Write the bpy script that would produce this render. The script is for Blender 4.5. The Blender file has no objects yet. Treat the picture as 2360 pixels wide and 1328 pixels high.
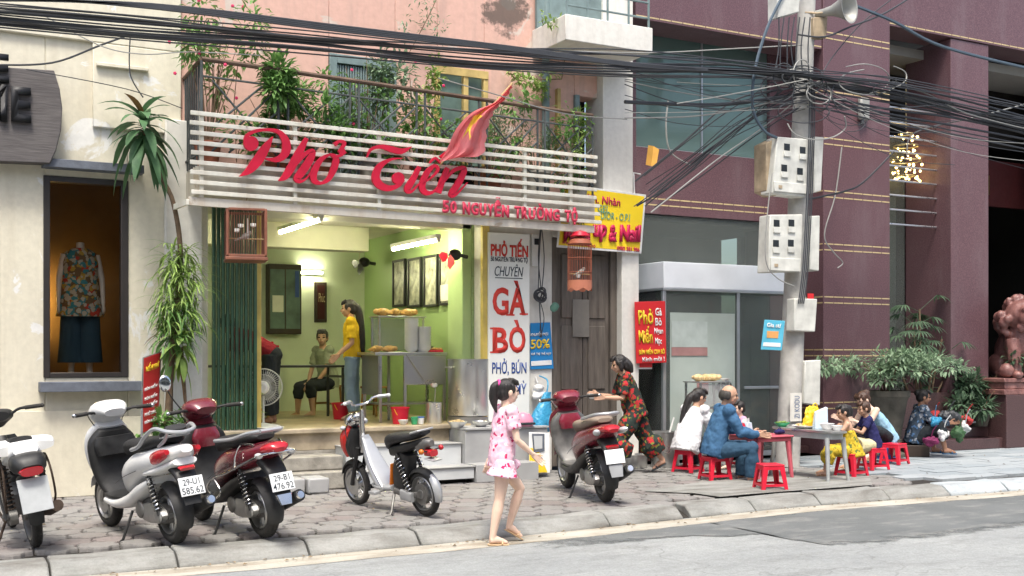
import bpy, bmesh, math, random
from mathutils import Vector, Matrix, Euler, noise
R = math.radians
random.seed(7)
SC = bpy.context.scene
COL = SC.collection

# ---------------------------------------------------------------- camera, sky, sun, exposure
FPX, CX, CY, CAMH, YAW = 2650.0, 1180.0, 820.0, 1.5, R(28.5)
cam_data = bpy.data.cameras.new("camera")
cam = bpy.data.objects.new("camera", cam_data); COL.objects.link(cam)
cam.location = (0, 0, CAMH); cam.rotation_euler = (R(90), 0, -YAW)
cam_data.sensor_width = 36; cam_data.lens = FPX / 2360 * 36
cam_data.shift_y = (CY - 664) / 2360
cam_data.clip_start = .1; cam_data.clip_end = 2000
SC.camera = cam
world = bpy.data.worlds.new("World"); SC.world = world; world.use_nodes = True
wn = world.node_tree.nodes; wl = world.node_tree.links
SUN_EL, SUN_AZ = 65, 207          # azimuth measured clockwise from +Y
sky = wn.new("ShaderNodeTexSky"); sky.sky_type = 'NISHITA'; sky.sun_disc = False
sky.sun_elevation = R(SUN_EL); sky.sun_rotation = R(SUN_AZ)
sky.air_density = 1.0; sky.dust_density = 4.5; sky.ozone_density = .6
wl.new(sky.outputs[0], wn["Background"].inputs[0]); wn["Background"].inputs[1].default_value = .10
sd = bpy.data.lights.new("sun", 'SUN'); sun = bpy.data.objects.new("sun", sd); COL.objects.link(sun)
sd.energy = 1.5; sd.angle = R(14); sd.color = (1, .975, .89)
_d = Vector((math.sin(R(SUN_AZ)) * math.cos(R(SUN_EL)), math.cos(R(SUN_AZ)) * math.cos(R(SUN_EL)), math.sin(R(SUN_EL))))
sun.rotation_euler = _d.to_track_quat('Z', 'Y').to_euler(); sun.location = (0, -5, 20)
SC.view_settings.view_transform = 'Standard'; SC.view_settings.look = 'None'
SC.view_settings.exposure = 1.5; SC.view_settings.gamma = 1

# ---------------------------------------------------------------- pixel (2360 x 1328 photo) -> place
_s, _c = math.sin(YAW), math.cos(YAW)
def ray(px, py):
    r = (px - CX) / FPX; u = (CY - py) / FPX
    return Vector((_c * r + _s, -_s * r + _c, u))
CAM = Vector((0, 0, CAMH))
def onY(px, py, Y):
    d = ray(px, py); return CAM + d * (Y / d.y)
def onZ(px, py, Z=0.0):
    d = ray(px, py); return CAM + d * ((Z - CAMH) / d.z)
def onX(px, py, X):
    d = ray(px, py); return CAM + d * (X / d.x)
def onP(px, py, p0, n):
    d = ray(px, py); n = Vector(n); return CAM + d * ((Vector(p0) - CAM).dot(n) / d.dot(n))
def XatY(px, Y): return onY(px, 800, Y).x
def ZatY(px, py, Y): return onY(px, py, Y).z

# ---------------------------------------------------------------- materials
MATS = {}
def lin(h):
    if not isinstance(h, str): return tuple(h)[:3]
    h = h.lstrip('#'); v = [int(h[i:i + 2], 16) / 255 for i in (0, 2, 4)]
    return tuple(x / 12.92 if x <= .04045 else ((x + .055) / 1.055) ** 2.4 for x in v)
def newmat(name):
    m = bpy.data.materials.new(name); m.use_nodes = True
    nt = m.node_tree; b = nt.nodes["Principled BSDF"]; MATS[name] = m
    return m, nt, b
def coords(nt, kind='obj'):
    if kind == 'world': return nt.nodes.new("ShaderNodeNewGeometry").outputs['Position']
    return nt.nodes.new("ShaderNodeTexCoord").outputs['Object' if kind == 'obj' else 'Generated']
def nnoise(nt, co, scale, detail=4, rough=.55, stretch=None, dist=0):
    if stretch:
        mp = nt.nodes.new("ShaderNodeMapping"); mp.inputs['Scale'].default_value = stretch
        nt.links.new(co, mp.inputs[0]); co = mp.outputs[0]
    n = nt.nodes.new("ShaderNodeTexNoise"); n.inputs['Scale'].default_value = scale
    n.inputs['Detail'].default_value = detail; n.inputs['Roughness'].default_value = rough; n.inputs['Distortion'].default_value = dist
    nt.links.new(co, n.inputs['Vector']); return n.outputs['Fac']
def ramp(nt, fac, stops):
    r = nt.nodes.new("ShaderNodeValToRGB"); e = r.color_ramp.elements
    while len(e) < len(stops): e.new(.5)
    for i, (p, c) in enumerate(stops):
        e[i].position = p; e[i].color = (*lin(c), 1) if not isinstance(c, (int, float)) else (c, c, c, 1)
    nt.links.new(fac, r.inputs[0]); return r.outputs[0]
def mix(nt, fac, a, b, mode='MIX'):
    m = nt.nodes.new("ShaderNodeMix"); m.data_type = 'RGBA'; m.blend_type = mode
    for sock, v in ((m.inputs[0], fac), (m.inputs[6], a), (m.inputs[7], b)):
        if isinstance(v, bpy.types.NodeSocket): nt.links.new(v, sock)
        elif isinstance(v, (int, float)): sock.default_value = v if sock == m.inputs[0] else (v, v, v, 1)
        else: sock.default_value = (*lin(v), 1)
    return m.outputs[2]
def bump(nt, b, h, strength=.3, dist=.02):
    n = nt.nodes.new("ShaderNodeBump"); n.inputs['Strength'].default_value = strength; n.inputs['Distance'].default_value = dist
    nt.links.new(h, n.inputs['Height']); nt.links.new(n.outputs[0], b.inputs['Normal'])
def sh(c, k): return tuple(min(1, x * k) for x in lin(c))
def mat(name, col, rough=.6, metal=0, var=.14, scale=6, bmp=0, kind='obj', coat=0, emit=0, spec=.4, trans=0, rand=0):
    """plain procedural material: one colour with a soft mottling, optional relief"""
    if name in MATS: return MATS[name]
    m, nt, b = newmat(name); co = coords(nt, kind)
    n = nnoise(nt, co, scale, 5)
    cc = ramp(nt, n, [(.3, sh(col, 1 - var)), (.7, sh(col, 1 + var * .6))])
    if rand:
        oi = nt.nodes.new("ShaderNodeObjectInfo")
        cc = mix(nt, 1.0, cc, ramp(nt, oi.outputs['Random'], [(0, 1 - rand), (1, 1 + rand * .0)]), 'MULTIPLY')
    nt.links.new(cc, b.inputs['Base Color'])
    b.inputs['Roughness'].default_value = rough; b.inputs['Metallic'].default_value = metal
    b.inputs['Specular IOR Level'].default_value = spec; b.inputs['Coat Weight'].default_value = coat; b.inputs['Coat Roughness'].default_value = .05
    rr = nnoise(nt, co, scale * 2.3, 3); rn = nt.nodes.new("ShaderNodeMapRange")
    rn.inputs['To Min'].default_value = max(0, rough - .1); rn.inputs['To Max'].default_value = min(1, rough + .1)
    nt.links.new(rr, rn.inputs[0]); nt.links.new(rn.outputs[0], b.inputs['Roughness'])
    if bmp: bump(nt, b, nnoise(nt, co, scale * 6, 4), bmp, .01)
    if emit:
        b.inputs['Emission Color'].default_value = (*lin(col), 1); b.inputs['Emission Strength'].default_value = emit
    if trans: b.inputs['Transmission Weight'].default_value = trans
    return m
def glassmat(name, tint, opac=.15, rough=.03, ior=1.5):
    """thin window pane: mostly see-through, fresnel reflection, a little tint"""
    m, nt, b = newmat(name); out = nt.nodes["Material Output"]
    tr = nt.nodes.new("ShaderNodeBsdfTransparent"); tr.inputs[0].default_value = (*lin(tint), 1)
    gl = nt.nodes.new("ShaderNodeBsdfGlossy"); gl.inputs['Roughness'].default_value = rough
    fr = nt.nodes.new("ShaderNodeFresnel"); fr.inputs[0].default_value = ior
    b.inputs['Base Color'].default_value = (*lin(tint), 1); b.inputs['Roughness'].default_value = .4
    m1 = nt.nodes.new("ShaderNodeMixShader"); m1.inputs[0].default_value = opac
    nt.links.new(tr.outputs[0], m1.inputs[1]); nt.links.new(b.outputs[0], m1.inputs[2])
    m2 = nt.nodes.new("ShaderNodeMixShader"); nt.links.new(fr.outputs[0], m2.inputs[0])
    nt.links.new(m1.outputs[0], m2.inputs[1]); nt.links.new(gl.outputs[0], m2.inputs[2])
    nt.links.new(m2.outputs[0], out.inputs[0]); return m
def plaster(name, base, dirt, peel=None, peel_amt=.62, streak=.5, rough=.85):
    m, nt, b = newmat(name); co = coords(nt, 'world')
    big = nnoise(nt, co, .9, 5); fine = nnoise(nt, co, 14, 5)
    c = mix(nt, ramp(nt, big, [(.35, 0.), (.75, .55)]), base, sh(base, .8))
    st = nnoise(nt, co, 1.0, 6, .6, (5, 5, .35))
    c = mix(nt, ramp(nt, st, [(.5, 0.), (.78, streak)]), c, dirt)
    if peel:
        pn = nnoise(nt, co, 1.7, 6, .65, None, .6)
        c = mix(nt, ramp(nt, pn, [(peel_amt, 0.), (peel_amt + .03, 1.)]), c, peel)
    c = mix(nt, .25, c, ramp(nt, fine, [(.3, .55), (.7, 1.)]), 'MULTIPLY')
    nt.links.new(c, b.inputs['Base Color']); b.inputs['Roughness'].default_value = rough; b.inputs['Specular IOR Level'].default_value = .25
    bump(nt, b, fine, .25, .01); return m
def cloth(name, cols, scale=12, rough=.9, mode='noise', thr=.55):
    """fabric: a ground colour with scattered printed blotches"""
    m, nt, b = newmat(name); co = coords(nt)
    c = lin(cols[0]); cc = mix(nt, ramp(nt, nnoise(nt, co, 5, 4), [(.3, 0.), (.8, .45)]), c, sh(c, .7))
    for i, k in enumerate(cols[1:]):
        v = nt.nodes.new("ShaderNodeTexVoronoi"); v.inputs['Scale'].default_value = scale * (1 + .27 * i)
        mp = nt.nodes.new("ShaderNodeMapping"); mp.inputs['Location'].default_value = (i * 3.1, i * 1.7, i * .9)
        nz = nt.nodes.new("ShaderNodeTexNoise"); nz.inputs['Scale'].default_value = scale * 1.3; nz.inputs['Detail'].default_value = 3; nt.links.new(co, nz.inputs['Vector']); vm = nt.nodes.new("ShaderNodeVectorMath"); vm.operation = 'MULTIPLY_ADD'; vm.inputs[1].default_value = (.11, .11, .11); nt.links.new(nz.outputs['Color'], vm.inputs[0]); nt.links.new(co, vm.inputs[2])
        nt.links.new(vm.outputs[0], mp.inputs[0]); nt.links.new(mp.outputs[0], v.inputs['Vector'])
        cc = mix(nt, ramp(nt, v.outputs['Distance'], [(thr * .55, 1.), (thr * .62, 0.)]), cc, k)
    nt.links.new(cc, b.inputs['Base Color']); b.inputs['Roughness'].default_value = rough; b.inputs['Specular IOR Level'].default_value = .10
    bump(nt, b, nnoise(nt, co, 16, 5, .6, (1, 1, .45)), .5, .02); return m

# ---------------------------------------------------------------- mesh building
class MB:
    def __init__(s, M=None): s.v = []; s.f = []; s.M = M or Matrix()
    def add(s, vs, fs):
        o = len(s.v); s.v += [tuple(s.M @ Vector(p)) for p in vs]; s.f += [tuple(i + o for i in f) for f in fs]; return s
    def box(s, x0, x1, y0, y1, z0, z1):
        return s.add([(x0, y0, z0), (x1, y0, z0), (x1, y1, z0), (x0, y1, z0), (x0, y0, z1), (x1, y0, z1), (x1, y1, z1), (x0, y1, z1)],
                     [(0, 3, 2, 1), (4, 5, 6, 7), (0, 1, 5, 4), (1, 2, 6, 5), (2, 3, 7, 6), (3, 0, 4, 7)])
    def cbox(s, c, d, rot=None):
        k = s.M; s.M = k @ Matrix.Translation(Vector(c)) @ (Euler(rot).to_matrix().to_4x4() if rot else Matrix())
        s.box(-d[0] / 2, d[0] / 2, -d[1] / 2, d[1] / 2, -d[2] / 2, d[2] / 2); s.M = k; return s
    def loft(s, rings, caps=True, closed=True):
        n = len(rings[0]); vs = [p for r in rings for p in r]; fs = []
        for i in range(len(rings) - 1):
            for j in range(n if closed else n - 1):
                k = (j + 1) % n; fs.append((i * n + j, i * n + k, (i + 1) * n + k, (i + 1) * n + j))
        if caps and closed:
            fs.append(tuple(reversed(range(n)))); fs.append(tuple((len(rings) - 1) * n + j for j in range(n)))
        return s.add(vs, fs)
    def tube(s, pts, r, n=8, caps=True):
        pts = [Vector(p) for p in pts]; rs = r if isinstance(r, (list, tuple)) else [r] * len(pts)
        rings = []; up = None
        for i, p in enumerate(pts):
            t = (pts[min(i + 1, len(pts) - 1)] - pts[max(i - 1, 0)])
            t = t.normalized() if t.length > 1e-9 else Vector((0, 0, 1))
            if up is None: up = Vector((0, 0, 1)) if abs(t.z) < .9 else Vector((1, 0, 0))
            a = (up - t * up.dot(t)); a = a.normalized() if a.length > 1e-6 else t.orthogonal().normalized(); up = a
            b = t.cross(a)
            rings.append([p + a * (rs[i] * math.cos(q * 2 * math.pi / n)) + b * (rs[i] * math.sin(q * 2 * math.pi / n)) for q in range(n)])
        return s.loft(rings, caps)
    def cyl(s, p0, p1, r0, r1=None, n=14): return s.tube([p0, p1], [r0, r0 if r1 is None else r1], n)
    def ell(s, c, r, n=12, m=8, rot=None):
        c = Vector(c); r = r if isinstance(r, (tuple, list)) else (r, r, r); Q = Euler(rot).to_matrix() if rot else Matrix.Identity(3)
        vs = [c + Q @ Vector((0, 0, -r[2]))]; fs = []
        for i in range(1, m):
            t = math.pi * i / m - math.pi / 2
            for j in range(n):
                a = 2 * math.pi * j / n; vs.append(c + Q @ Vector((r[0] * math.cos(t) * math.cos(a), r[1] * math.cos(t) * math.sin(a), r[2] * math.sin(t))))
        vs.append(c + Q @ Vector((0, 0, r[2]))); L = len(vs) - 1
        for j in range(n):
            k = (j + 1) % n; fs.append((0, 1 + k, 1 + j)); fs.append((L, L - n + j, L - n + k))
            for i in range(m - 2): fs.append((1 + i * n + j, 1 + i * n + k, 1 + (i + 1) * n + k, 1 + (i + 1) * n + j))
        return s.add(vs, fs)
    def lathe(s, prof, c=(0, 0, 0), n=20, axis=None):
        c = Vector(c); Q = Vector(axis).to_track_quat('Z', 'Y').to_matrix() if axis else Matrix.Identity(3)
        return s.loft([[c + Q @ Vector((r * math.cos(q * 2 * math.pi / n), r * math.sin(q * 2 * math.pi / n), z)) for q in range(n)] for r, z in prof], True)
    def torus(s, c, RR, r, axis=(0, 1, 0), n=28, m=8, a0=0, a1=360):
        c = Vector(c); Q = Vector(axis).to_track_quat('Z', 'Y').to_matrix(); full = a1 - a0 >= 360
        rr = r if isinstance(r, tuple) else (r, r)
        rings = [[c + Q @ Vector(((RR + rr[0] * math.cos(p)) * math.cos(t), (RR + rr[0] * math.cos(p)) * math.sin(t), rr[1] * math.sin(p)))
                  for p in [2 * math.pi * k / m for k in range(m)]] for t in [R(a0 + (a1 - a0) * i / n) for i in range(n + 1)]]
        return s.loft(rings, not full)
    def prism(s, poly, y0, y1):
        """polygon in (x, z) extruded along y"""
        n = len(poly); return s.add([(x, y0, z) for x, z in poly] + [(x, y1, z) for x, z in poly],
            [tuple(range(n)), tuple(range(2 * n - 1, n - 1, -1))] + [(i, i + n, (i + 1) % n + n, (i + 1) % n) for i in range(n)])
    def sheet(s, pts): return s.add(pts, [tuple(range(len(pts)))])
    def build(s, name, m, par=None, smooth=38, bevel=0, seg=2, sub=0, mods=None):
        me = bpy.data.meshes.new(name); me.from_pydata(s.v, [], s.f); me.validate()
        bm = bmesh.new(); bm.from_mesh(me); bmesh.ops.recalc_face_normals(bm, faces=bm.faces); bm.to_mesh(me); bm.free()
        o = bpy.data.objects.new(name, me); COL.objects.link(o)
        if m is not None: me.materials.append(MATS[m] if isinstance(m, str) else m)
        if smooth:
            for p in me.polygons: p.use_smooth = True
            me.set_sharp_from_angle(angle=R(smooth))
        if bevel:
            b = o.modifiers.new("bevel", 'BEVEL'); b.width = bevel; b.segments = seg; b.limit_method = 'ANGLE'; b.angle_limit = R(35)
        if sub:
            b = o.modifiers.new("sub", 'SUBSURF'); b.levels = b.render_levels = sub
        if par is not None: o.parent = par
        return o
def box(name, m, par, x0, x1, y0, y1, z0, z1, bevel=.006): return MB().box(x0, x1, y0, y1, z0, z1).build(name, m, par, bevel=bevel)
def tag(o, label=None, cat=None, group=None, kind=None):
    for k, v in (('label', label), ('category', cat), ('group', group), ('kind', kind)):
        if v: o[k] = v
    return o
def thing(name, label, cat, loc=(0, 0, 0), rz=0, group=None, rot=None):
    o = bpy.data.objects.new(name, None); COL.objects.link(o); o.location = loc
    o.rotation_euler = rot if rot else (0, 0, rz); o.empty_display_size = .1
    return tag(o, label, cat, group)
def struct(o): o['kind'] = 'structure'; return o
def copy_tree(o, par=None):
    c = o.copy(); COL.objects.link(c); c.parent = par
    for ch in list(o.children): copy_tree(ch, c)
    return c
def smoothmesh(o, vox, it=6, fac=.5):
    """voxel-remesh an object's mesh into one continuous surface and bake it"""
    r = o.modifiers.new("r", 'REMESH'); r.mode = 'VOXEL'; r.voxel_size = vox; r.use_smooth_shade = True
    if it:
        sm = o.modifiers.new("s", 'SMOOTH'); sm.iterations = it; sm.factor = fac
    dg = bpy.context.evaluated_depsgraph_get()
    me = bpy.data.meshes.new_from_object(o.evaluated_get(dg)); old = o.data; o.modifiers.clear(); o.data = me
    me.materials.clear()
    for m in old.materials: me.materials.append(m)
    bpy.data.meshes.remove(old)
    for p in me.polygons: p.use_smooth = True
    return o
def text(s, m, par, M, w=None, h=None, ext=.002, bold=0, shear=0, name='lettering', size=1, space=1, each=False):
    """lettering as flat mesh, fitted into a w x h box whose lower left corner is M's origin (x right, y up)"""
    cu = bpy.data.curves.new("t", 'FONT'); cu.body = s; cu.size = size; cu.extrude = 0; cu.offset = bold; cu.shear = shear
    cu.space_character = space; cu.resolution_u = 3; cu.fill_mode = 'BOTH' if False else 'FRONT'
    o = bpy.data.objects.new("t", cu); COL.objects.link(o)
    dg = bpy.context.evaluated_depsgraph_get(); me = bpy.data.meshes.new_from_object(o.evaluated_get(dg))
    bpy.data.objects.remove(o); bpy.data.curves.remove(cu)
    xs = [v.co.x for v in me.vertices]; ys = [v.co.y for v in me.vertices]
    if not xs: return None
    x0, x1, y0, y1 = min(xs), max(xs), min(ys), max(ys)
    sx = (w / (x1 - x0)) if w else (h / (y1 - y0)); sy = (h / (y1 - y0)) if h else sx
    me.transform(M @ Matrix.Diagonal((sx, sy, 1, 1)) @ Matrix.Translation((-x0, -y0, 0)))
    me.name = name
    if ext > .003:
        bm = bmesh.new(); bm.from_mesh(me); r = bmesh.ops.extrude_face_region(bm, geom=bm.faces[:])
        nrm = (M.to_3x3() @ Vector((0, 0, 1))).normalized()
        bmesh.ops.translate(bm, vec=nrm * ext, verts=[e for e in r['geom'] if isinstance(e, bmesh.types.BMVert)])
        bmesh.ops.recalc_face_normals(bm, faces=bm.faces); bm.to_mesh(me); bm.free()
    else: me.transform(Matrix.Translation((M.to_3x3() @ Vector((0, 0, 1))).normalized() * ext))
    o = bpy.data.objects.new(name, me); COL.objects.link(o); me.materials.append(MATS[m] if isinstance(m, str) else m)
    if par is not None: o.parent = par
    return o
FRONT = Matrix.Rotation(R(90), 4, 'X')            # text plane -> upright, facing -Y
def at(x, y, z, rz=0): return Matrix.Translation((x, y, z)) @ Matrix.Rotation(rz, 4, 'Z') @ FRONT
def bez(pts, n=8):
    """Catmull-Rom through points"""
    P = [Vector(p) for p in pts]; out = []
    for i in range(len(P) - 1):
        a, b, c, d = P[max(i - 1, 0)], P[i], P[i + 1], P[min(i + 2, len(P) - 1)]
        for k in range(n):
            t = k / n; out.append(.5 * ((2 * b) + (c - a) * t + (2 * a - 5 * b + 4 * c - d) * t * t + (3 * b - a - 3 * c + d) * t ** 3))
    out.append(P[-1]); return out
def rnd(a, b): return random.uniform(a, b)
# ================================================================ ground
def ground_mats():
    m, nt, b = newmat('asphalt'); co = coords(nt, 'world')
    n1 = nnoise(nt, co, .7, 6, .6); n2 = nnoise(nt, co, 60, 3, .7); n3 = nnoise(nt, co, 2.2, 6, .65, (1, 3, 1))
    c = ramp(nt, n1, [(.3, (.28, .295, .295)), (.7, (.385, .40, .39))])
    c = mix(nt, ramp(nt, n3, [(.55, 0.), (.72, .5)]), c, (.21, .215, .215))
    v = nt.nodes.new("ShaderNodeTexVoronoi"); v.feature = 'DISTANCE_TO_EDGE'; v.inputs['Scale'].default_value = .55
    dn = nt.nodes.new("ShaderNodeVectorMath"); dn.operation = 'ADD'; nz = nt.nodes.new("ShaderNodeTexNoise"); nz.inputs['Scale'].default_value = 2.2
    nt.links.new(co, nz.inputs['Vector']); nt.links.new(co, dn.inputs[0]); nt.links.new(nz.outputs['Color'], dn.inputs[1]); nt.links.new(dn.outputs[0], v.inputs['Vector'])
    c = mix(nt, ramp(nt, v.outputs['Distance'], [(.003, .35), (.009, 0.)]), c, (.13, .13, .125))
    st_ = nnoise(nt, co, 1.8, 7, .7, (.5, 1.6, 1)); c = mix(nt, ramp(nt, st_, [(.5, 0.), (.68, .55)]), c, (.17, .175, .17)); ag = nnoise(nt, co, 22, 6, .8); c = mix(nt, .5, c, ramp(nt, ag, [(.35, .55), (.62, 1.)]), 'MULTIPLY')
    c = mix(nt, .6, c, ramp(nt, n2, [(.3, .5), (.7, 1.)]), 'MULTIPLY')
    nt.links.new(c, b.inputs['Base Color']); b.inputs['Roughness'].default_value = .88; bump(nt, b, n2, .5, .008)
    m, nt, b = newmat('asphalt_dark'); co = coords(nt, 'world')
    n1 = nnoise(nt, co, 1.3, 6, .6); n2 = nnoise(nt, co, 70, 3, .7); n3 = nnoise(nt, co, 2.5, 6, .6, (1, 2.5, 1))
    c = ramp(nt, n1, [(.3, (.115, .125, .125)), (.7, (.17, .18, .178))])
    c = mix(nt, ramp(nt, n3, [(.52, 0.), (.70, .75)]), c, (.27, .27, .255))
    c = mix(nt, .5, c, ramp(nt, n2, [(.3, .5), (.7, 1.)]), 'MULTIPLY')
    nt.links.new(c, b.inputs['Base Color']); b.inputs['Roughness'].default_value = .75; bump(nt, b, n2, .5, .008)
    for nm, c0, c1, dirt in (('kerb_stone', (.23, .235, .22), (.33, .33, .31), (.11, .10, .085)), ('gutter', (.40, .38, .32), (.52, .49, .42), (.24, .19, .13)), ('kerb_blue', (.36, .40, .42), (.46, .50, .52), (.25, .26, .27))):
        m, nt, b = newmat(nm); co = coords(nt, 'world')
        n1 = nnoise(nt, co, 2.4, 6, .6); n2 = nnoise(nt, co, 50, 4, .7); n3 = nnoise(nt, co, 1.6, 6, .65, (1, 4, 1))
        c = mix(nt, ramp(nt, n3, [(.42, 0.), (.70, .85)]), ramp(nt, n1, [(.3, c0), (.7, c1)]), dirt)
        c = mix(nt, .4, c, ramp(nt, n2, [(.3, .5), (.7, 1.)]), 'MULTIPLY')
        nt.links.new(c, b.inputs['Base Color']); b.inputs['Roughness'].default_value = .85; bump(nt, b, n2, .5, .01)
    m, nt, b = newmat('paver'); co = coords(nt, 'world')
    oi = nt.nodes.new("ShaderNodeObjectInfo").outputs['Random']
    n1 = nnoise(nt, co, 1.1, 5); n2 = nnoise(nt, co, 40, 5, .7); n4 = nnoise(nt, co, 6, 5, .6)
    c = ramp(nt, oi, [(0, (.20, .18, .172)), (.35, (.24, .205, .198)), (.6, (.225, .218, .208)), (1, (.27, .25, .24))])
    c = mix(nt, ramp(nt, n1, [(.42, 0.), (.62, .75)]), c, (.27, .268, .255))
    c = mix(nt, ramp(nt, n4, [(.5, 0.), (.78, .5)]), c, (.17, .155, .14))
    c = mix(nt, .45, c, ramp(nt, n2, [(.3, .5), (.7, 1.)]), 'MULTIPLY')
    nt.links.new(c, b.inputs['Base Color']); b.inputs['Roughness'].default_value = .85; bump(nt, b, n2, .45, .01)
    m, nt, b = newmat('blue_slab'); co = coords(nt, 'world')
    oi = nt.nodes.new("ShaderNodeObjectInfo").outputs['Random']; n2 = nnoise(nt, co, 30, 5, .7); n4 = nnoise(nt, co, 3, 5, .6)
    c = ramp(nt, oi, [(0, (.27, .31, .335)), (.5, (.33, .365, .385)), (1, (.38, .41, .425))])
    c = mix(nt, ramp(nt, n4, [(.5, 0.), (.75, .4)]), c, (.2, .21, .22)); c = mix(nt, .4, c, ramp(nt, n2, [(.3, .55), (.7, 1.)]), 'MULTIPLY')
    nt.links.new(c, b.inputs['Base Color']); b.inputs['Roughness'].default_value = .7; bump(nt, b, n2, .3, .01)
    mat('joint_dirt', (.028, .025, .021), .95, 0, .3, 9, .5, 'world')
ground_mats()
RZ = -.12
road = MB().sheet([(-300, -300, RZ), (300, -300, RZ), (300, 300, RZ), (-300, 300, RZ)]).build('road', 'asphalt', None, 0); struct(road)
def kerbY(x): return 8.92 + .30 * (1 / (1 + math.exp(-(x - 5.6) / 1.0))) + .12 * math.exp(-((x - 8.6) / 1.6) ** 2)
XS = [-8 + .5 * i for i in range(61)]
# gutter strip and dark resurfacing strip, irregular street-side edge
mb = MB()
g = [(x, kerbY(x) - .005, RZ + .003) for x in XS]; g2 = [(x, kerbY(x) - .36 - .06 * noise.noise((x * 1.3, 0, 0)), RZ + .003) for x in XS]
mb.add(g + g2, [(i, i + 1, i + 1 + len(XS), i + len(XS)) for i in range(len(XS) - 1)])
struct(mb.build('gutter', 'gutter', None, 0))
def zz(x, y): return onZ(1200 + x / 2.034, 1050 + y / 2.034, RZ)
low = [zz(*p) for p in ((-900, 560), (-500, 505), (-150, 475), (100, 455), (350, 430), (600, 405), (800, 385), (1000, 388), (1180, 378), (1290, 402), (1420, 420), (1500, 433), (1650, 425), (1780, 425), (1850, 405), (2000, 400), (2100, 380), (2360, 345), (2700, 300), (3300, 230))]
low = bez(low, 4); mb = MB(); up_ = []; lo_ = []
for p in low:
    j = noise.noise((p.x * 3, p.y * 3, 0)) * .035 + noise.noise((p.x * 9, p.y * 9, 3)) * .015
    lo_.append((p.x, p.y + j, RZ + .006)); t = min(1, max(0, (p.x - 3.2) / 1.6))
    up_.append((p.x, max(p.y + .05, kerbY(p.x) - .34 - .05 * noise.noise((p.x * 1.7, 5, 0)) - (1 - t) * .25), RZ + .006))
nl = len(low); rows = []
for f_ in (0, .12, .45, .72, 1): rows += [tuple(Vector(a).lerp(Vector(b), f_)) for a, b in zip(up_, lo_)]
mb.add(rows, [(k * nl + i, k * nl + i + 1, (k + 1) * nl + i + 1, (k + 1) * nl + i) for k in range(4) for i in range(nl - 1)])
pt = struct(mb.build('asphalt_patch', 'asphalt_dark', None, 0)); at_ = pt.data.attributes.new('inside', 'FLOAT', 'POINT')
for k, v_ in enumerate((0.3, .9, 1, .75, 0)):
    for i in range(nl): at_.data[k * nl + i].value = v_ * min(1, max(0, (rows[i][0] - 4.4) / 2.6))
m, nt, b = MATS['asphalt_dark'], MATS['asphalt_dark'].node_tree, MATS['asphalt_dark'].node_tree.nodes['Principled BSDF']; an = nt.nodes.new('ShaderNodeAttribute'); an.attribute_name = 'inside'
ad = nt.nodes.new('ShaderNodeMath'); ad.operation = 'ADD'; nt.links.new(an.outputs['Fac'], ad.inputs[0]); nt.links.new(nnoise(nt, coords(nt, 'world'), 7, 8, .75), ad.inputs[1])
nt.links.new(ramp(nt, ad.outputs[0], [(.66, 0.), (.95, 1.)]), b.inputs['Alpha'])
# kerb of sloping stones
kerb = struct(MB().add([(x, kerbY(x) + .02, -.2) for x in XS] + [(x, kerbY(x) + .32, -.2) for x in XS] + [(x, kerbY(x) + .02, -.125) for x in XS] + [(x, kerbY(x) + .32, -.03) for x in XS],
    [(i + 61 * 2, i + 1 + 61 * 2, i + 1 + 61 * 3, i + 61 * 3) for i in range(60)]).build('kerb', 'joint_dirt', None, 0))
x = .1
while x < 19:
    L = rnd(.9, 1.05) if x < 10.4 else .98; e = x + L - rnd(.012, .03); rings = []
    if 5.5 < x < 6.4: e -= .1
    for q in range(4):
        X = x + (e - x) * q / 3; y = kerbY(X); dz = rnd(-.012, .008); dy = rnd(-.014, .012)
        rings.append([(X, y + dy, -.14), (X, y + dy, -.10 + dz), (X, y + .085 + dy, -.03 + dz), (X, y + .13, -.006 + dz), (X, y + .33, .004 + dz), (X, y + .33, -.14)])
    MB().loft(rings).build('kerb_stone', 'kerb_blue' if x > 10.6 else 'kerb_stone', kerb, 30, .014, 2); x += L
# pavement bed, then interlocking pavers and blue-grey slabs laid on it
bed = [(x, kerbY(x) + .3, -.035) for x in XS] + [(x, 30, -.035) for x in XS]
pave = struct(MB().add(bed, [(i, i + 1, i + 62, i + 61) for i in range(60)]).build('pavement', 'joint_dirt', None, 0))
def paver_mesh(rr, amp, seed):
    rng = random.Random(seed); pts = []
    for k in range(6):
        a0, a1 = R(60 * k + 30), R(60 * k + 90)
        p, q = Vector((math.cos(a0), math.sin(a0))) * rr, Vector((math.cos(a1), math.sin(a1))) * rr
        nrm = Vector((q - p).yx); nrm = Vector((q.y - p.y, -(q.x - p.x))).normalized(); s = 1 if k < 3 else -1
        pts.append(p * (1 + rng.uniform(-.02, .02))); pts.append(p.lerp(q, .33) + nrm * amp * s); pts.append(p.lerp(q, .67) - nrm * amp * s)
    n = len(pts); v = [(p.x * .95, p.y * .95, .0) for p in pts] + [(p.x * .985, p.y * .985, -.014) for p in pts] + [(p.x, p.y, -.05) for p in pts] + [(0, 0, .004)]
    f = [(i, (i + 1) % n, 3 * n) for i in range(n)]
    for r_ in (0, 1): f += [(r_ * n + i, (r_ + 1) * n + i, (r_ + 1) * n + (i + 1) % n, r_ * n + (i + 1) % n) for i in range(n)]
    me = bpy.data.meshes.new('paver'); me.from_pydata(v, [], f); me.materials.append(MATS['paver']); return me
PM = [paver_mesh(.172, .014, i) for i in range(6)]; W = .172 * math.sqrt(3) + .022
spots = []
for row in range(17):
    for k in range(44):
        X = .35 + k * W + (row % 2) * W / 2; Y = 9.3 + row * (.172 * 1.5 + .019)
        if Y > kerbY(X) + .38 and X < 11.0 + .2 * math.sin(row * 2.) and Y < 13.05 and X > .35 + (Y - 9) * .02: spots.append((X, Y))
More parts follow.
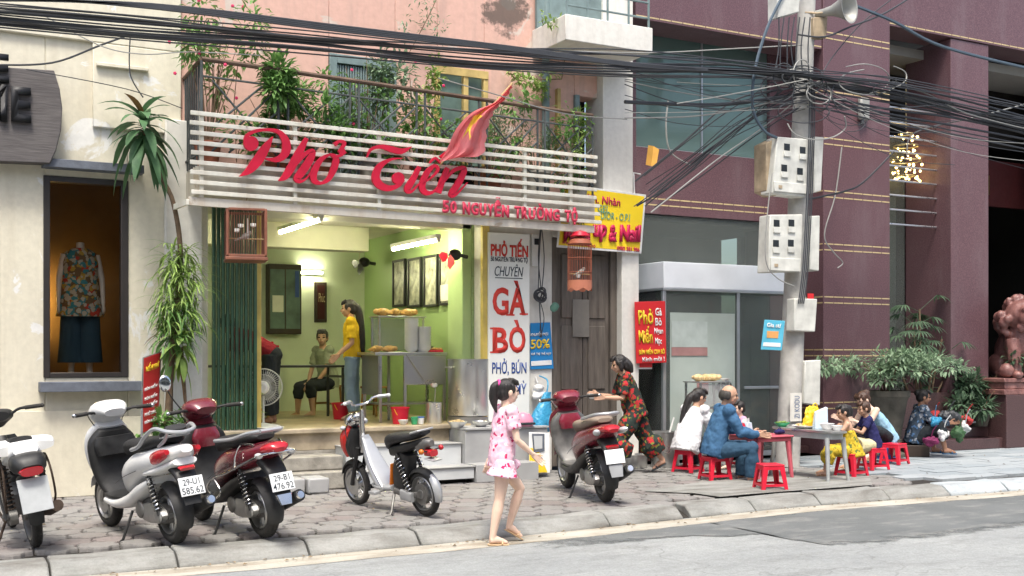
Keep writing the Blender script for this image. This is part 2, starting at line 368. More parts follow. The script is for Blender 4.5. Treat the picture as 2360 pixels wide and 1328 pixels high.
spots.sort(key=lambda p: p[0] * _s + p[1] * _c)
def place_paver(o, X, Y):
    o.location = (X + rnd(-.006, .006), Y + rnd(-.006, .006), rnd(-.008, .003)); o.rotation_euler = (rnd(-.014, .014), rnd(-.014, .014), random.choice((0, 120, 240)) * math.pi / 180 + rnd(-.02, .02))
for X, Y in spots[:300]:
    o = bpy.data.objects.new('paver', random.choice(PM)); COL.objects.link(o); o.parent = pave; place_paver(o, X, Y)
mb = MB()
for X, Y in spots[300:]:
    me = random.choice(PM); mb.M = Matrix.Translation((X, Y, rnd(-.008, .003))) @ Euler((rnd(-.014, .014), rnd(-.014, .014), rnd(-.02, .02))).to_matrix().to_4x4()
    mb.add([v.co for v in me.vertices], [tuple(p.vertices) for p in me.polygons])
if mb.v: mb.build('far_pavers', 'paver', pave, 20)['kind'] = 'stuff'
SM = MB().box(-.296, .296, -.146, .146, -.04, 0).build('tmp', 'blue_slab', None, 30); sm = SM.data; bpy.data.objects.remove(SM)
for row in range(13):
    for k in range(17):
        X = 11.25 + k * .6 + (row % 2) * .3; Y = 9.62 + row * .3
        if Y > kerbY(X) + .45 and X < 19.6 and Y < 13.2:
            o = bpy.data.objects.new('paving_slab', sm); COL.objects.link(o); o.parent = pave; o.location = (X, Y, rnd(-.006, .001)); o.rotation_euler = (rnd(-.006, .006), rnd(-.006, .006), 0)
# a cement-patched strip behind the kerb and round the pole
mb = MB(); pts = []
for px, py in ((1480, 1132), (1600, 1137), (1700, 1152), (1800, 1148), (1900, 1135), (2010, 1118), (2000, 1085), (1900, 1080), (1760, 1098), (1620, 1110)):
    p = onZ(px, py, .012); pts.append((p.x, max(p.y, kerbY(p.x) + .34), .012))
mb.sheet(pts); struct(mb.build('cement_patch', 'kerb_stone', None, 0))
# dry leaves, grit and paper scraps collected along the gutter and between pavers
mat('litter_mix', (.22, .16, .09), .9, 0, .7, 3, 0, 'world'); rgl = random.Random(21); mb = MB()
for k in range(520):
    x = rgl.uniform(.6, 15); y = kerbY(x) - abs(rgl.gauss(0, .10)) - .01 if rgl.random() < .6 else rgl.uniform(kerbY(x) + .4, 12.7); z = RZ + .012 if y < kerbY(x) else .008; s = rgl.choice((.006, .009, .012, .022)); a = rgl.uniform(0, 6.28); c, d = math.cos(a) * s, math.sin(a) * s
    mb.add([(x - c, y - d, z), (x + d * .6, y - c * .6, z + s * .3), (x + c, y + d, z + s * .1), (x - d * .6, y + c * .6, z + s * .5)], [(0, 1, 2, 3)])
lt = mb.build('litter', 'litter_mix', None, 0); tag(lt, 'dry leaves and grit scattered along the gutter', 'litter', None, 'stuff')
# ================================================================ houses across the street, out of view, added to darken reflections and block low sky
plaster('opposite_plaster', (.42, .40, .34), (.25, .22, .18), (.35, .33, .3), .6, .5)
mat('opposite_glass', (.04, .05, .05), .2)
for i, (x0, x1, hh_, nm) in enumerate(((-22, -13, 9.5, 'leftmost house of the row across the street'), (-12.9, -5, 8, 'low house left of the photographer across the street'), (-4.9, 3, 10.5, 'tall narrow house right behind the photographer'), (3.1, 12, 8.6, 'wide house across from the noodle shop'), (12.1, 21, 10, 'house across from the granite building'), (21.1, 32, 8.5, 'rightmost house of the row across the street'))):
    o = thing('opposite_house', nm, 'house', (0, 0, 0), 0, 'unseen houses across the street'); box('wall', 'opposite_plaster', o, x0, x1, -13, -5.5, RZ, hh_, .02)
    for fz in (.2, 3.6, 6.4):
        for k in range(3):
            xa = x0 + (x1 - x0) * (.1 + .3 * k)
            if fz + 1.9 < hh_: w_ = box('window', 'opposite_glass', o, xa, xa + (x1 - x0) * .2, -5.52, -5.46, fz, fz + 1.9, .01); box('awning', 'opposite_plaster', w_, xa - .1, xa + (x1 - x0) * .2 + .1, -5.49, -4.9, fz + 2.0, fz + 2.08, .01)
# ================================================================ cream shop building on the left
plaster('cream_plaster', (.74, .69, .55), (.50, .44, .33), (.78, .77, .73), .60, .45)
plaster('white_plaster', (.76, .74, .68), (.50, .45, .38), (.55, .45, .38), .70, .5)
mat('sill_grey', (.13, .145, .175), .7, 0, .3, 8, .3, 'world'); mat('dark_frame', (.035, .03, .028), .4)
mat('shop_dark', (.20, .13, .065), .8, 0, .3, 2)
glassmat('shop_glass', (.88, .88, .86), .0, .02, 1.16)
cr = thing('cream_building', 'cream plastered shop building with a dark framed display window at the left edge', 'building')
WY = 13.0
wl_, wr_, wb_, wt_ = 1.46, 2.30, 1.27, 3.40
mb = MB()
mb.box(1.02, wl_, WY, 13.35, 0, 7.5); mb.box(wr_, 2.86, WY, 13.35, 0, 7.5); mb.box(wl_, wr_, WY, 13.35, 0, wb_); mb.box(wl_, wr_, WY, 13.35, wt_, 7.5)
mb.box(-3, .2, WY, 13.35, 0, 7.5); mb.box(.2, 1.02, WY, 13.35, 3.5, 7.5); mb.box(.2, 1.02, WY, 13.35, 0, .5)
mb.build('wall', 'cream_plaster', cr, bevel=.012)
mb = MB()                                            # raised upper mouldings and lower plinth panel
mb.box(-3, 2.86, 12.95, 12.997, 4.86, 7.5); mb.box(1.93, 2.86, 12.95, 12.997, 3.95, 4.857)
mb.build('moulding', 'cream_plaster', cr, bevel=.01)
box('ledge', 'cream_plaster', cr, 1.96, 2.5, 12.90, 12.947, 4.60, 4.64)
box('plinth', 'cream_plaster', cr, -3, 2.0, 12.965, 12.997, 0, .92); box('plinth', 'cream_plaster', cr, 2.0, 2.66, 12.93, 12.997, 0, .84)
box('lintel', 'sill_grey', cr, 1.42, 2.44, 12.83, 12.997, 3.47, 3.56); box('sill', 'sill_grey', cr, 1.39, 2.42, 12.80, 12.997, 1.12, 1.225)
wf = MB().box(wl_ - .02, wl_ + .045, 12.98, 13.1, wb_, wt_).box(wr_ - .075, wr_ + .0, 12.98, 13.1, wb_, wt_).box(wl_ + .045, wr_ - .075, 12.98, 13.1, wt_ - .06, wt_).box(wl_ + .045, wr_ - .075, 12.98, 13.1, wb_, wb_ + .05).build('window_frame', 'dark_frame', cr, bevel=.005)
box('pane', 'shop_glass', wf, wl_ + .045, wr_ - .075, 13.03, 13.04, wb_ + .05, wt_ - .06, 0)
MB().add([(1.04, 13.36, 1.22), (2.8, 13.36, 1.22), (2.8, 14.6, 1.22), (1.04, 14.6, 1.22), (1.04, 13.36, 3.6), (2.8, 13.36, 3.6), (2.8, 14.6, 3.6), (1.04, 14.6, 3.6)],
    [(0, 1, 2, 3), (4, 7, 6, 5), (1, 5, 6, 2), (2, 6, 7, 3), (3, 7, 4, 0)]).build('display_recess', 'shop_dark', cr, 0)
mat('warm_lamp', (1.0, .62, .18), .5, emit=30); lp = thing('display_lamp', 'warm glowing strip lamp beside the mannequin in the display window', 'lamp', (1.52, 14.45, 1.6)); MB().tube([(0, 0, .1), (.02, 0, .5), (0, 0, .95)], .018, 8).build('tube', 'warm_lamp', lp); box('bracket', 'dark_frame', lp, -.02, .02, .02, .14, 0, 1.05, .003)
d = box('door', 'dark_frame', cr, .2, 1.02, 13.14, 13.2, .5, 3.5)
# signboard with raised black capitals
mat('board_grey', (.085, .078, .075), .75, 0, .25, 3, .4); mat('letter_black', (.012, .012, .014), .5)
m_, nt_, b_ = newmat('brushed_board'); co_ = coords(nt_, 'world'); n_ = nnoise(nt_, co_, 4, 6, .6, (1, 1, 14))
nt_.links.new(ramp(nt_, n_, [(.3, (.075, .066, .065)), (.7, (.135, .122, .118))]), b_.inputs['Base Color']); b_.inputs['Roughness'].default_value = .7; bump(nt_, b_, n_, .4, .01)
sb = thing('shop_signboard', 'dark grey brushed signboard with bowed end and raised black letters on the cream wall', 'sign', (0, 12.78, 0))
p = [onY(x, y, 12.78) for x, y in ((-60, 150), (125, 162), (138, 205), (144, 250), (141, 300), (130, 345), (116, 377), (-60, 370))]
MB().prism([(q.x, q.z) for q in p], 0, .16).build('board', 'brushed_board', sb, bevel=.01)
for s_, x0, x1, y0, y1 in (('E', 26, 72, 203, 279), ('M', -48, 17, 196, 275), ('E', -25, 21, 126, 186)):
    q0, q1 = onY(x0, y1, 12.74), onY(x1, y0, 12.74); text(s_, 'letter_black', sb, at(q0.x, -.001, q0.z), q1.x - q0.x, q1.z - q0.z, .045, .035, name='letter')
# ================================================================ pink shophouse with the noodle shop
plaster('pink_plaster', (.70, .44, .36), (.46, .33, .28), (.62, .52, .45), .58, .7)
def mould(name, centre, rad):
    """black mould blotch with its own outline added to a plaster"""
    m = MATS[name]; nt = m.node_tree; b = nt.nodes['Principled BSDF']; old = b.inputs['Base Color'].links[0].from_socket; co = coords(nt, 'world')
    mp = nt.nodes.new('ShaderNodeMapping'); mp.inputs['Location'].default_value = (-centre[0] / rad[0], 0, -centre[2] / rad[2]); mp.inputs['Scale'].default_value = (1 / rad[0], 0, 1 / rad[2]); nt.links.new(co, mp.inputs[0])
    ln_ = nt.nodes.new('ShaderNodeVectorMath'); ln_.operation = 'LENGTH'; nt.links.new(mp.outputs[0], ln_.inputs[0]); ad = nt.nodes.new('ShaderNodeMath'); ad.operation = 'MULTIPLY_ADD'; ad.inputs[1].default_value = 1.5; nt.links.new(nnoise(nt, co, 3.2, 7, .7), ad.inputs[0]); nt.links.new(ln_.outputs['Value'], ad.inputs[2]); hf = nt.nodes.new('ShaderNodeMath'); hf.operation = 'MULTIPLY'; hf.inputs[1].default_value = .5; nt.links.new(ad.outputs[0], hf.inputs[0])
    nt.links.new(mix(nt, ramp(nt, hf.outputs[0], [(.50, .85), (.58, 0.)]), old, (.09, .075, .065)), b.inputs['Base Color'])
mould('pink_plaster', (6.98, 0, 5.95), (.75, 1, .75))
plaster('grime_plaster', (.60, .56, .50), (.16, .13, .11), (.10, .085, .075), .5, .8)
plaster('soffit', (.62, .58, .50), (.40, .28, .16), (.46, .38, .28), .6, .7)
def brickwall(name, c1, c2, mort):
    m, nt, b = newmat(name); co = coords(nt, 'world'); mp = nt.nodes.new("ShaderNodeMapping"); mp.inputs['Rotation'].default_value = (R(90), 0, R(90))
    nt.links.new(co, mp.inputs[0]); br = nt.nodes.new("ShaderNodeTexBrick"); nt.links.new(mp.outputs[0], br.inputs[0])
    br.inputs['Color1'].default_value = (*c1, 1); br.inputs['Color2'].default_value = (*c2, 1); br.inputs['Mortar'].default_value = (*mort, 1)
    br.inputs['Scale'].default_value = 1; br.inputs['Brick Width'].default_value = .22; br.inputs['Row Height'].default_value = .065; br.inputs['Mortar Size'].default_value = .006
    nt.links.new(br.outputs[0], b.inputs['Base Color']); b.inputs['Roughness'].default_value = .5; bump(nt, b, br.outputs['Fac'], -.4, .01); return m
brickwall('green_brick', (.42, .56, .26), (.39, .52, .235), (.31, .44, .18))
mat('green_wall', (.42, .56, .26), .6, 0, .1, 2); mat('mint_wall', (.64, .71, .55), .6, 0, .1, 2); mat('ceiling_white', (.66, .64, .52), .8, 0, .15, 1.5)
mat('shop_floor', (.50, .40, .24), .35, 0, .3, 3, 0, 'world'); mat('marble_beige', (.40, .33, .23), .5, 0, .45, 4, .2, 'world')
mat('step_grey', (.35, .35, .345), .5, 0, .15, 3, 0, 'world'); mat('step_white', (.50, .515, .515), .4, 0, .12, 3, 0, 'world'); mat('step_old', (.30, .28, .24), .85, 0, .4, 6, .5, 'world')
mat('yellow_jamb', (.62, .47, .12), .5, 0, .25, 5); mat('gate_green', (.055, .13, .075), .45, .1, .3, 5, 0, 'obj', spec=.5)
mat('shutter_green', (.17, .23, .23), .6, 0, .25, 6); mat('ochre_frame', (.52, .38, .14), .6, 0, .3, 7); mat('curtain_green', (.11, .17, .145), .5, 0, .4, 4)
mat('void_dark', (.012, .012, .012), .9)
sh_ = thing('pink_shophouse', 'pink plastered shophouse with open green noodle shop at street level', 'building')
OX0, OX1, FZ, TZ, BY, CZ = 3.17, 6.66, .65, 3.24, 17.1, 3.32
for b_ in ((2.865, OX0, 13.0, 13.3, 0, 3.4), (OX1, 7.657, 13.0, 13.3, 0, 3.4), (8.703, 8.98, 12.92, 13.3, 0, 3.4), (7.66, 8.70, 13.0, 13.3, 3.06, 3.4)): box('wall', 'white_plaster', sh_, *b_, .01)
SX = (4.59, 5.44); WX = (6.0, 6.66); VX = (8.0, 8.36)
mb = MB()
for a, b in ((2.865, SX[0]), (SX[1], WX[0]), (WX[1], VX[0])): mb.box(a, b, 13.0, 13.3, 3.403, 7.5)
mb.box(*SX, 13.0, 13.3, 5.08, 7.5); mb.box(*WX, 13.0, 13.3, 5.05, 7.5); mb.box(*VX, 13.0, 13.3, 4.95, 7.5)
mb.build('wall', 'pink_plaster', sh_, bevel=.01)
box('wall', 'white_plaster', sh_, 8.36, 8.84, 12.86, 13.3, 3.403, 7.5)
box('pilaster', 'white_plaster', sh_, 2.68, 3.08, 12.90, 12.995, 0, 4.1, .01)
# shop interior shell
box('back_wall', 'mint_wall', sh_, 2.9, 6.63, BY, BY + .1, FZ, CZ, 0); box('side_wall', 'green_brick', sh_, 6.63, 6.75, 13.31, BY + .1, FZ, CZ, 0); box('side_wall', 'green_wall', sh_, 2.80, 2.9, 13.31, BY + .1, FZ, CZ, 0)
box('ceiling', 'ceiling_white', sh_, 2.80, 6.75, 13.0, BY + .1, CZ, CZ + .1, 0); box('floor', 'shop_floor', sh_, 2.80, 6.75, 12.93, BY + .1, .3, FZ, 0)
box('ceiling_beam', 'ceiling_white', sh_, 2.9, 6.0, 15.3, 15.62, 2.98, CZ, .01); box('ceiling_beam', 'ceiling_white', sh_, 2.9, 6.63, 13.31, 13.6, 3.13, CZ, .01)
box('wall_pier', 'green_wall', sh_, 6.50, 6.627, 13.31, 13.75, FZ, CZ, .01)
box('jamb', 'yellow_jamb', sh_, 6.60, 6.70, 12.93, 12.998, FZ, 3.2); box('jamb', 'yellow_jamb', sh_, 3.70, 3.765, 12.955, 12.99, FZ, 3.2)
# raised entrance: slab edge, marble riser and steps
st = MB().box(3.10, 6.10, 12.80, 12.927, .598, FZ + .005).build('entrance_slab', 'marble_beige', sh_, bevel=.012)
box('riser', 'marble_beige', sh_, 3.12, 6.10, 12.86, 12.93, .40, .596); box('riser', 'step_old', sh_, 3.12, 6.10, 12.86, 12.999, 0, .398)
box('step', 'step_old', sh_, 3.5, 4.58, 12.48, 12.857, .20, .36, .015); box('step', 'step_old', sh_, 3.5, 4.60, 12.30, 12.856, 0, .197, .015)
for i, (a, b) in enumerate(((3.58, 3.98), (4.0, 4.24))): box('stone_block', 'step_grey', sh_, a, b, 12.02 - .04 * i, 12.29, 0, .17, .02)
for (a, b) in ((4.62, 5.28), (5.29, 6.09)): box('step', 'step_white', sh_, a, b, 12.50, 12.857, .19, .435, .006)
box('tread', 'step_grey', sh_, 4.61, 6.095, 12.48, 12.858, .437, .452, .003)
for (a, b) in ((4.60, 5.35), (5.36, 6.09)): box('step', 'step_white', sh_, a, b, 12.15, 12.498, .05, .185, .006)
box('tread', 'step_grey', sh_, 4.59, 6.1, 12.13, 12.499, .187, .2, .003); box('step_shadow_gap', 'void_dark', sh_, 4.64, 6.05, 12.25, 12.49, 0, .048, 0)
box('pedestal', 'step_grey', sh_, 6.105, 7.25, 12.42, 12.998, 0, .60, .006); box('pedestal', 'step_grey', sh_, 6.105, 6.95, 12.12, 12.418, 0, .21, .006)
box('pedestal_top', 'step_grey', sh_, 6.102, 7.26, 12.40, 12.999, .602, .625, .003)
# brown wooden double door of the passage
m_, nt_, b_ = newmat('old_wood'); co_ = coords(nt_, 'world'); n_ = nnoise(nt_, co_, 3, 6, .65, (6, 6, .6)); n2_ = nnoise(nt_, co_, 1.4, 5)
c_ = ramp(nt_, n_, [(.3, (.07, .055, .045)), (.7, (.16, .135, .11))]); c_ = mix(nt_, ramp(nt_, n2_, [(.5, 0.), (.75, .5)]), c_, (.17, .16, .14))
nt_.links.new(c_, b_.inputs['Base Color']); b_.inputs['Roughness'].default_value = .7; bump(nt_, b_, n_, .4, .01)
dr = MB().box(7.66, 7.76, 13.04, 13.14, .04, 3.05).box(8.60, 8.70, 13.04, 13.14, .04, 3.05).box(7.76, 8.60, 13.04, 13.14, 2.96, 3.05).build('door_frame', 'old_wood', sh_, bevel=.006)
for a, b in ((7.765, 8.175), (8.185, 8.595)):
    dl = box('door_leaf', 'old_wood', sh_, a, b, 13.08, 13.12, .06, 2.955)
    for z0, z1 in ((.16, .95), (1.05, 1.9), (2.0, 2.85)): box('door_panel', 'old_wood', dl, a + .07, b - .07, 13.06, 13.079, z0, z1, .01)
mat('old_notice', (.20, .185, .16), .8); box('notice', 'old_notice', dr, 8.0, 8.26, 13.045, 13.055, 1.75, 2.25, .002)
# upper openings
s1 = MB().box(SX[0], SX[0] + .09, 12.96, 13.06, 3.42, 5.08).box(SX[1] - .09, SX[1], 12.96, 13.06, 3.42, 5.08).box(SX[0] + .09, SX[1] - .09, 12.96, 13.06, 4.97, 5.08).box(SX[0] + .09, SX[1] - .09, 12.96, 13.06, 4.12, 4.2).build('shutter', 'shutter_green', sh_, bevel=.006)
for i in range(20): x = SX[0] + .1 + i * .0325; box('shutter_bar', 'shutter_green', s1, x, x + .02, 12.985, 13.02, 3.42, 4.96, .002)
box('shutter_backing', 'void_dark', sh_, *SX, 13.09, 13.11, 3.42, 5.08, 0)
w1 = MB()
for a in (WX[0] - .04, WX[0] + .35, WX[1] - .03): w1.box(a, a + .065, 12.96, 13.08, 3.9, 5.07)
w1.box(WX[0] - .04, WX[1] + .035, 12.95, 12.958, 5.0, 5.1); w1 = w1.build('window_frame', 'ochre_frame', sh_, bevel=.005)
for a in (WX[0] + .027, WX[0] + .417): box('pane', 'curtain_green', w1, a, a + .32, 13.02, 13.04, 3.9, 5.06, 0)
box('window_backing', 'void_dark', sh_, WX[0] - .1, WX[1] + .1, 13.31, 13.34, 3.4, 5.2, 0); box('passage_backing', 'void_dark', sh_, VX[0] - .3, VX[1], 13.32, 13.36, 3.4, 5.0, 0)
box('ochre_post', 'ochre_frame', sh_, 7.70, 7.75, 12.93, 12.998, 3.9, 5.0); box('window_frame', 'shutter_green', sh_, VX[0] - .02, VX[0] + .05, 12.94, 12.998, 3.6, 4.95)
box('sky_block_roof', 'void_dark', sh_, 2.6, 9.0, 13.3, 17.3, 7.3, 7.5, 0); MB().tube([(7.52, 12.93, 3.4), (7.52, 12.93, 7.5)], .05, 12).build('downpipe', 'shutter_green', sh_)  # unseen roof slab, added to keep sky light out from above
# balcony slab, and the concrete balcony one floor higher on the right
BL, BR = Vector((2.90, 12.12)), Vector((7.95, 12.42))
def blerp(t, off=0): p = BL.lerp(BR, t); nrm = Vector(((BR - BL).y, -(BR - BL).x)).normalized(); return p + nrm * off
MB().add([(BL.x, BL.y, 3.22), (BR.x, BR.y, 3.22), (BR.x, 12.995, 3.22), (BL.x, 12.995, 3.22), (BL.x, BL.y, 3.52), (BR.x, BR.y, 3.52), (BR.x, 12.995, 3.52), (BL.x, 12.995, 3.52)],
    [(0, 3, 2, 1), (4, 5, 6, 7), (0, 1, 5, 4), (1, 2, 6, 5), (2, 3, 7, 6), (3, 0, 4, 7)]).build('balcony_slab', 'soffit', sh_, 30, .01)
ub = MB().box(7.35, 8.66, 12.15, 12.99, 5.40, 5.72).build('upper_balcony', 'white_plaster', sh_, bevel=.01)
for z in (5.85, 6.05, 6.25): MB().tube([(7.4, 12.2, z), (8.64, 12.2, z)], .014, 6).build('rail', 'shutter_green', ub)
for x in (7.4, 7.7, 8.0, 8.32, 8.63): MB().tube([(x, 12.2, 5.71), (x, 12.2, 6.6)], .016, 6).build('baluster', 'shutter_green', ub)
box('balcony_panel', 'shutter_green', ub, 7.37, 8.62, 12.9, 12.95, 5.72, 6.9)
# ================================================================ purple granite building on the right
m_, nt_, b_ = newmat('purple_granite'); co_ = coords(nt_, 'world'); n_ = nnoise(nt_, co_, 55, 4, .75); n2_ = nnoise(nt_, co_, 1.2, 5); n3_ = nnoise(nt_, co_, 1.0, 6, .65, (1.6, 1.6, .5))
c_ = ramp(nt_, n_, [(.3, (.08, .042, .050)), (.55, (.145, .078, .088)), (.72, (.215, .13, .136))]); c_ = mix(nt_, ramp(nt_, n3_, [(.5, 0.), (.75, .4)]), c_, (.24, .185, .195))
nt_.links.new(c_, b_.inputs['Base Color']); b_.inputs['Roughness'].default_value = .32; b_.inputs['Specular IOR Level'].default_value = .35
m_, nt_, b_ = newmat('brown_granite'); co_ = coords(nt_, 'world'); n_ = nnoise(nt_, co_, 60, 4, .75)
nt_.links.new(ramp(nt_, n_, [(.3, (.035, .018, .02)), (.7, (.12, .065, .065))]), b_.inputs['Base Color']); b_.inputs['Roughness'].default_value = .3
mat('gold_line', (.58, .45, .24), .5, 0, .2, 20); mat('teal_reflection_back', (.05, .075, .065), .35, 0, .5, .8); mat('lobby_dark', (.02, .017, .013), .7, 0, .4, 1); mat('lobby_wall', (.05, .05, .035), .6, 0, .3, 1)
mat('canopy_grey', (.32, .31, .28), .7, 0, .2, 1); mat('atm_white', (.80, .83, .86), .5, 0, .1, 2); mat('alu', (.48, .50, .52), .35, .7, .1, 5); mat('steel_bar', (.55, .56, .58), .3, .8, .1, 5)
glassmat('teal_reflection', (.40, .60, .55), .30, .05); glassmat('door_glass', (.74, .80, .76), .10, .05, 1.3); mat('frosted', (.40, .46, .42), .35, 0, .2, 1.2)
pu = thing('granite_building', 'purple granite hotel building with gold striped pillars at the right', 'building')
WB = 13.62
mb = MB(); mb.box(8.985, 9.42, WB, 14.2, 3.55, 7.5); mb.box(11.9, 12.39, WB, 14.2, 0, 7.5); mb.box(9.42, 11.9, WB, 14.2, 3.55, 4.50); mb.box(8.985, 9.2, WB + .1, 14.2, 0, 3.55)
mb.build('wall', 'purple_granite', pu, bevel=.006)
box('beam', 'purple_granite', pu, 8.99, 12.39, 13.02, WB - .003, 6.12, 7.5); box('beam', 'purple_granite', pu, 13.80, 20, 13.03, 13.6, 6.68, 7.8)
box('pillar', 'purple_granite', pu, 12.40, 13.79, 13.0, 14.3, 0, 7.8); box('pillar', 'purple_granite', pu, 15.22, 16.12, 13.05, 14.0, 0, 6.67)
box('pillar', 'purple_granite', pu, 18.6, 20, 13.05, 14.0, 0, 6.67)
def dashed(par, x0, x1, y, z, axis='x', step=.2):
    """row of small gilt bars set in the stone"""
    mb = MB(); t = x0
    while t < x1 - .01:
        e = min(t + step - .016, x1); (mb.box(t, e, y - .003, y + .01, z - .009, z + .009) if axis == 'x' else mb.box(y - .003, y + .01, t, e, z - .009, z + .009)); t += step
    o = mb.build('gold_stripe', 'gold_line', par, 0); o['kind'] = 'stuff'
for k in range(8):
    z = .70 + k * .80
    if k < 8:
        for dz in (0, .09):
            dashed(pu, 12.42, 13.78, 13.0, z + dz); dashed(pu, 13.01, 13.6, 12.40, z + dz, 'y')
for z in (3.68, 3.77): dashed(pu, 9.0, 11.85, WB, z)
dashed(pu, 9.0, 12.38, 13.02, 6.16); dashed(pu, 13.82, 19.9, 13.03, 6.72)
# upper window: panes and backing coloured teal like a street reflection, with a thin mullion
box('window_backing', 'teal_reflection_back', pu, 9.42, 11.9, 14.02, 14.08, 4.5, 6.6, 0)
for a, b in ((9.43, 10.62), (10.64, 11.89)): box('pane', 'teal_reflection', pu, a, b, WB + .06, WB + .07, 4.51, 6.6, 0)
box('mullion', 'alu', pu, 10.617, 10.643, WB + .04, WB + .09, 4.51, 6.6, 0); box('sill', 'alu', pu, 9.43, 11.89, WB + .02, WB + .09, 4.485, 4.508, 0)
# ground floor: dark glazing with a cash-machine kiosk and its white fascia
box('shopfront_backing', 'lobby_wall', pu, 8.99, 12.39, 15.4, 15.5, 0, 3.6, 0); box('shopfront_ceiling', 'lobby_dark', pu, 8.99, 12.39, WB + .05, 15.4, 3.45, 3.53, 0); box('shopfront_floor', 'brown_granite', pu, 8.99, 12.39, 13.3, 15.4, .02, .12, 0)
box('pane', 'door_glass', pu, 9.2, 11.9, WB + .03, WB + .045, .12, 3.54, 0)
KX, KY = 9.40, 12.93
fa = MB().box(KX, 11.75, KY, WB - .01, 2.44, 2.80).build('fascia', 'atm_white', pu, bevel=.008)
box('fascia_trim', 'alu', fa, KX - .012, 11.76, KY - .012, WB - .012, 2.40, 2.437)
ki = MB().box(KX, KX + .05, KY + .01, KY + .06, .05, 2.4).box(10.70, 10.75, KY + .01, KY + .06, .05, 2.4).box(11.70, 11.75, KY + .01, KY + .06, .05, 2.4).box(KX + .05, 11.70, KY + .01, KY + .06, .05, .12).build('kiosk_frame', 'alu', pu, bevel=.004)
box('kiosk_pane', 'door_glass', ki, KX + .05, 10.7, KY + .03, KY + .04, .12, 2.4, 0); box('kiosk_pane', 'door_glass', ki, 10.75, 11.7, KY + .03, KY + .04, .12, 2.4, 0)
box('kiosk_side', 'door_glass', ki, KX + .01, KX + .02, KY + .06, WB, .12, 2.4, 0)
fr = box('frosted_panel', 'frosted', ki, KX + .12, 10.66, KY + .016, KY + .024, .15, 2.1, 0)
mat('ad_white', (.44, .50, .47), .4); mat('ad_red', (.36, .20, .19), .4)
box('poster', 'ad_white', ki, KX + .14, KX + .76, KY + .006, KY + .013, 1.62, 1.98, 0); box('poster_band', 'ad_red', ki, KX + .14, KX + .76, KY + .004, KY + .013, 1.50, 1.617, 0)
text('MSB', 'letter_black', ki, at(KX + .85, KY + .012, .98), .36, .14, .002, .03); box('logo_mark', 'ad_red', ki, KX + .58, KX + .78, KY + .006, KY + .013, .98, 1.13, .0)
box('door_handle_bar', 'alu', ki, 10.82, 11.6, KY - .01, KY + .008, 1.02, 1.06); box('cash_machine', 'void_dark', pu, 10.85, 11.6, 13.7, 14.3, .12, 2.0, .02)
# hotel entrance: canopy, dark lobby, louvre bars and red name board
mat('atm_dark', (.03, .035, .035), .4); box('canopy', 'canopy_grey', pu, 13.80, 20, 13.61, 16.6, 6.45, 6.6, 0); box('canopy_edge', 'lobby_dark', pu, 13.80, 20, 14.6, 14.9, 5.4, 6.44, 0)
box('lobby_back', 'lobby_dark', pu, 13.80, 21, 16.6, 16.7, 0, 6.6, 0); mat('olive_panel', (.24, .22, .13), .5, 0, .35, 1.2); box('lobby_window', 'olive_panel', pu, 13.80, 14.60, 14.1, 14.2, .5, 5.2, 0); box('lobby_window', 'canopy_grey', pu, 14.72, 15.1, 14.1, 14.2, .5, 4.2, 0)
box('mullion', 'alu', pu, 14.62, 14.68, 14.05, 14.12, .5, 5.2); box('side_glass', 'door_glass', pu, 13.80, 15.2, 14.0, 14.01, .5, 5.2, 0)
for i in range(9): MB().tube([(13.79, 13.35, 3.62 + i * .235), (15.22, 13.35, 3.62 + i * .235)], .016, 8).build('louvre_bar', 'steel_bar', pu)
mat('name_red', (.05, .005, .005), .7); mat('gold_dull', (.18, .12, .035), .5, .4)
nb = box('name_board', 'name_red', pu, 15.6, 20, 14.4, 14.48, 4.25, 5.1); text('EVI', 'gold_dull', nb, at(16.9, 14.395, 4.45), .9, .36, .01, .02); box('side_wall', 'lobby_dark', pu, 20, 20.2, 13.1, 16.7, 0, 7.5, 0); box('sky_block_roof', 'lobby_dark', pu, 8.99, 20.2, 13.7, 17.2, 7.5, 7.7, 0)  # unseen side wall and roof slab, added to block sky light in the lobby
# lit round bulbs beneath the name board are glossy studs; steps and plinth
for i in range(9): MB().ell((16.0 + i * .16, 14.36, 5.06 + i * .015), .025, 8, 6).build('stud', 'steel_bar', nb)
box('ramp_wall', 'brown_granite', pu, 15.93, 19, 12.55, 13.04, 0, .86, .01); box('plinth', 'brown_granite', pu, 13.0, 15.928, 13.04, 13.2, .0, .9, .005)
for i in range(3): box('step', 'brown_granite', pu, 13.85, 15.927, 12.62 + i * .28, 13.9, i * .17 if i == 0 else i * .17 + .002, (i + 1) * .17, .008)
vt = box('vent', 'alu', pu, 15.45, 15.85, 12.88, 12.895, .40, .62); box('vent_grille', 'lobby_dark', vt, 15.48, 15.82, 12.872, 12.88, .43, .59, .0)
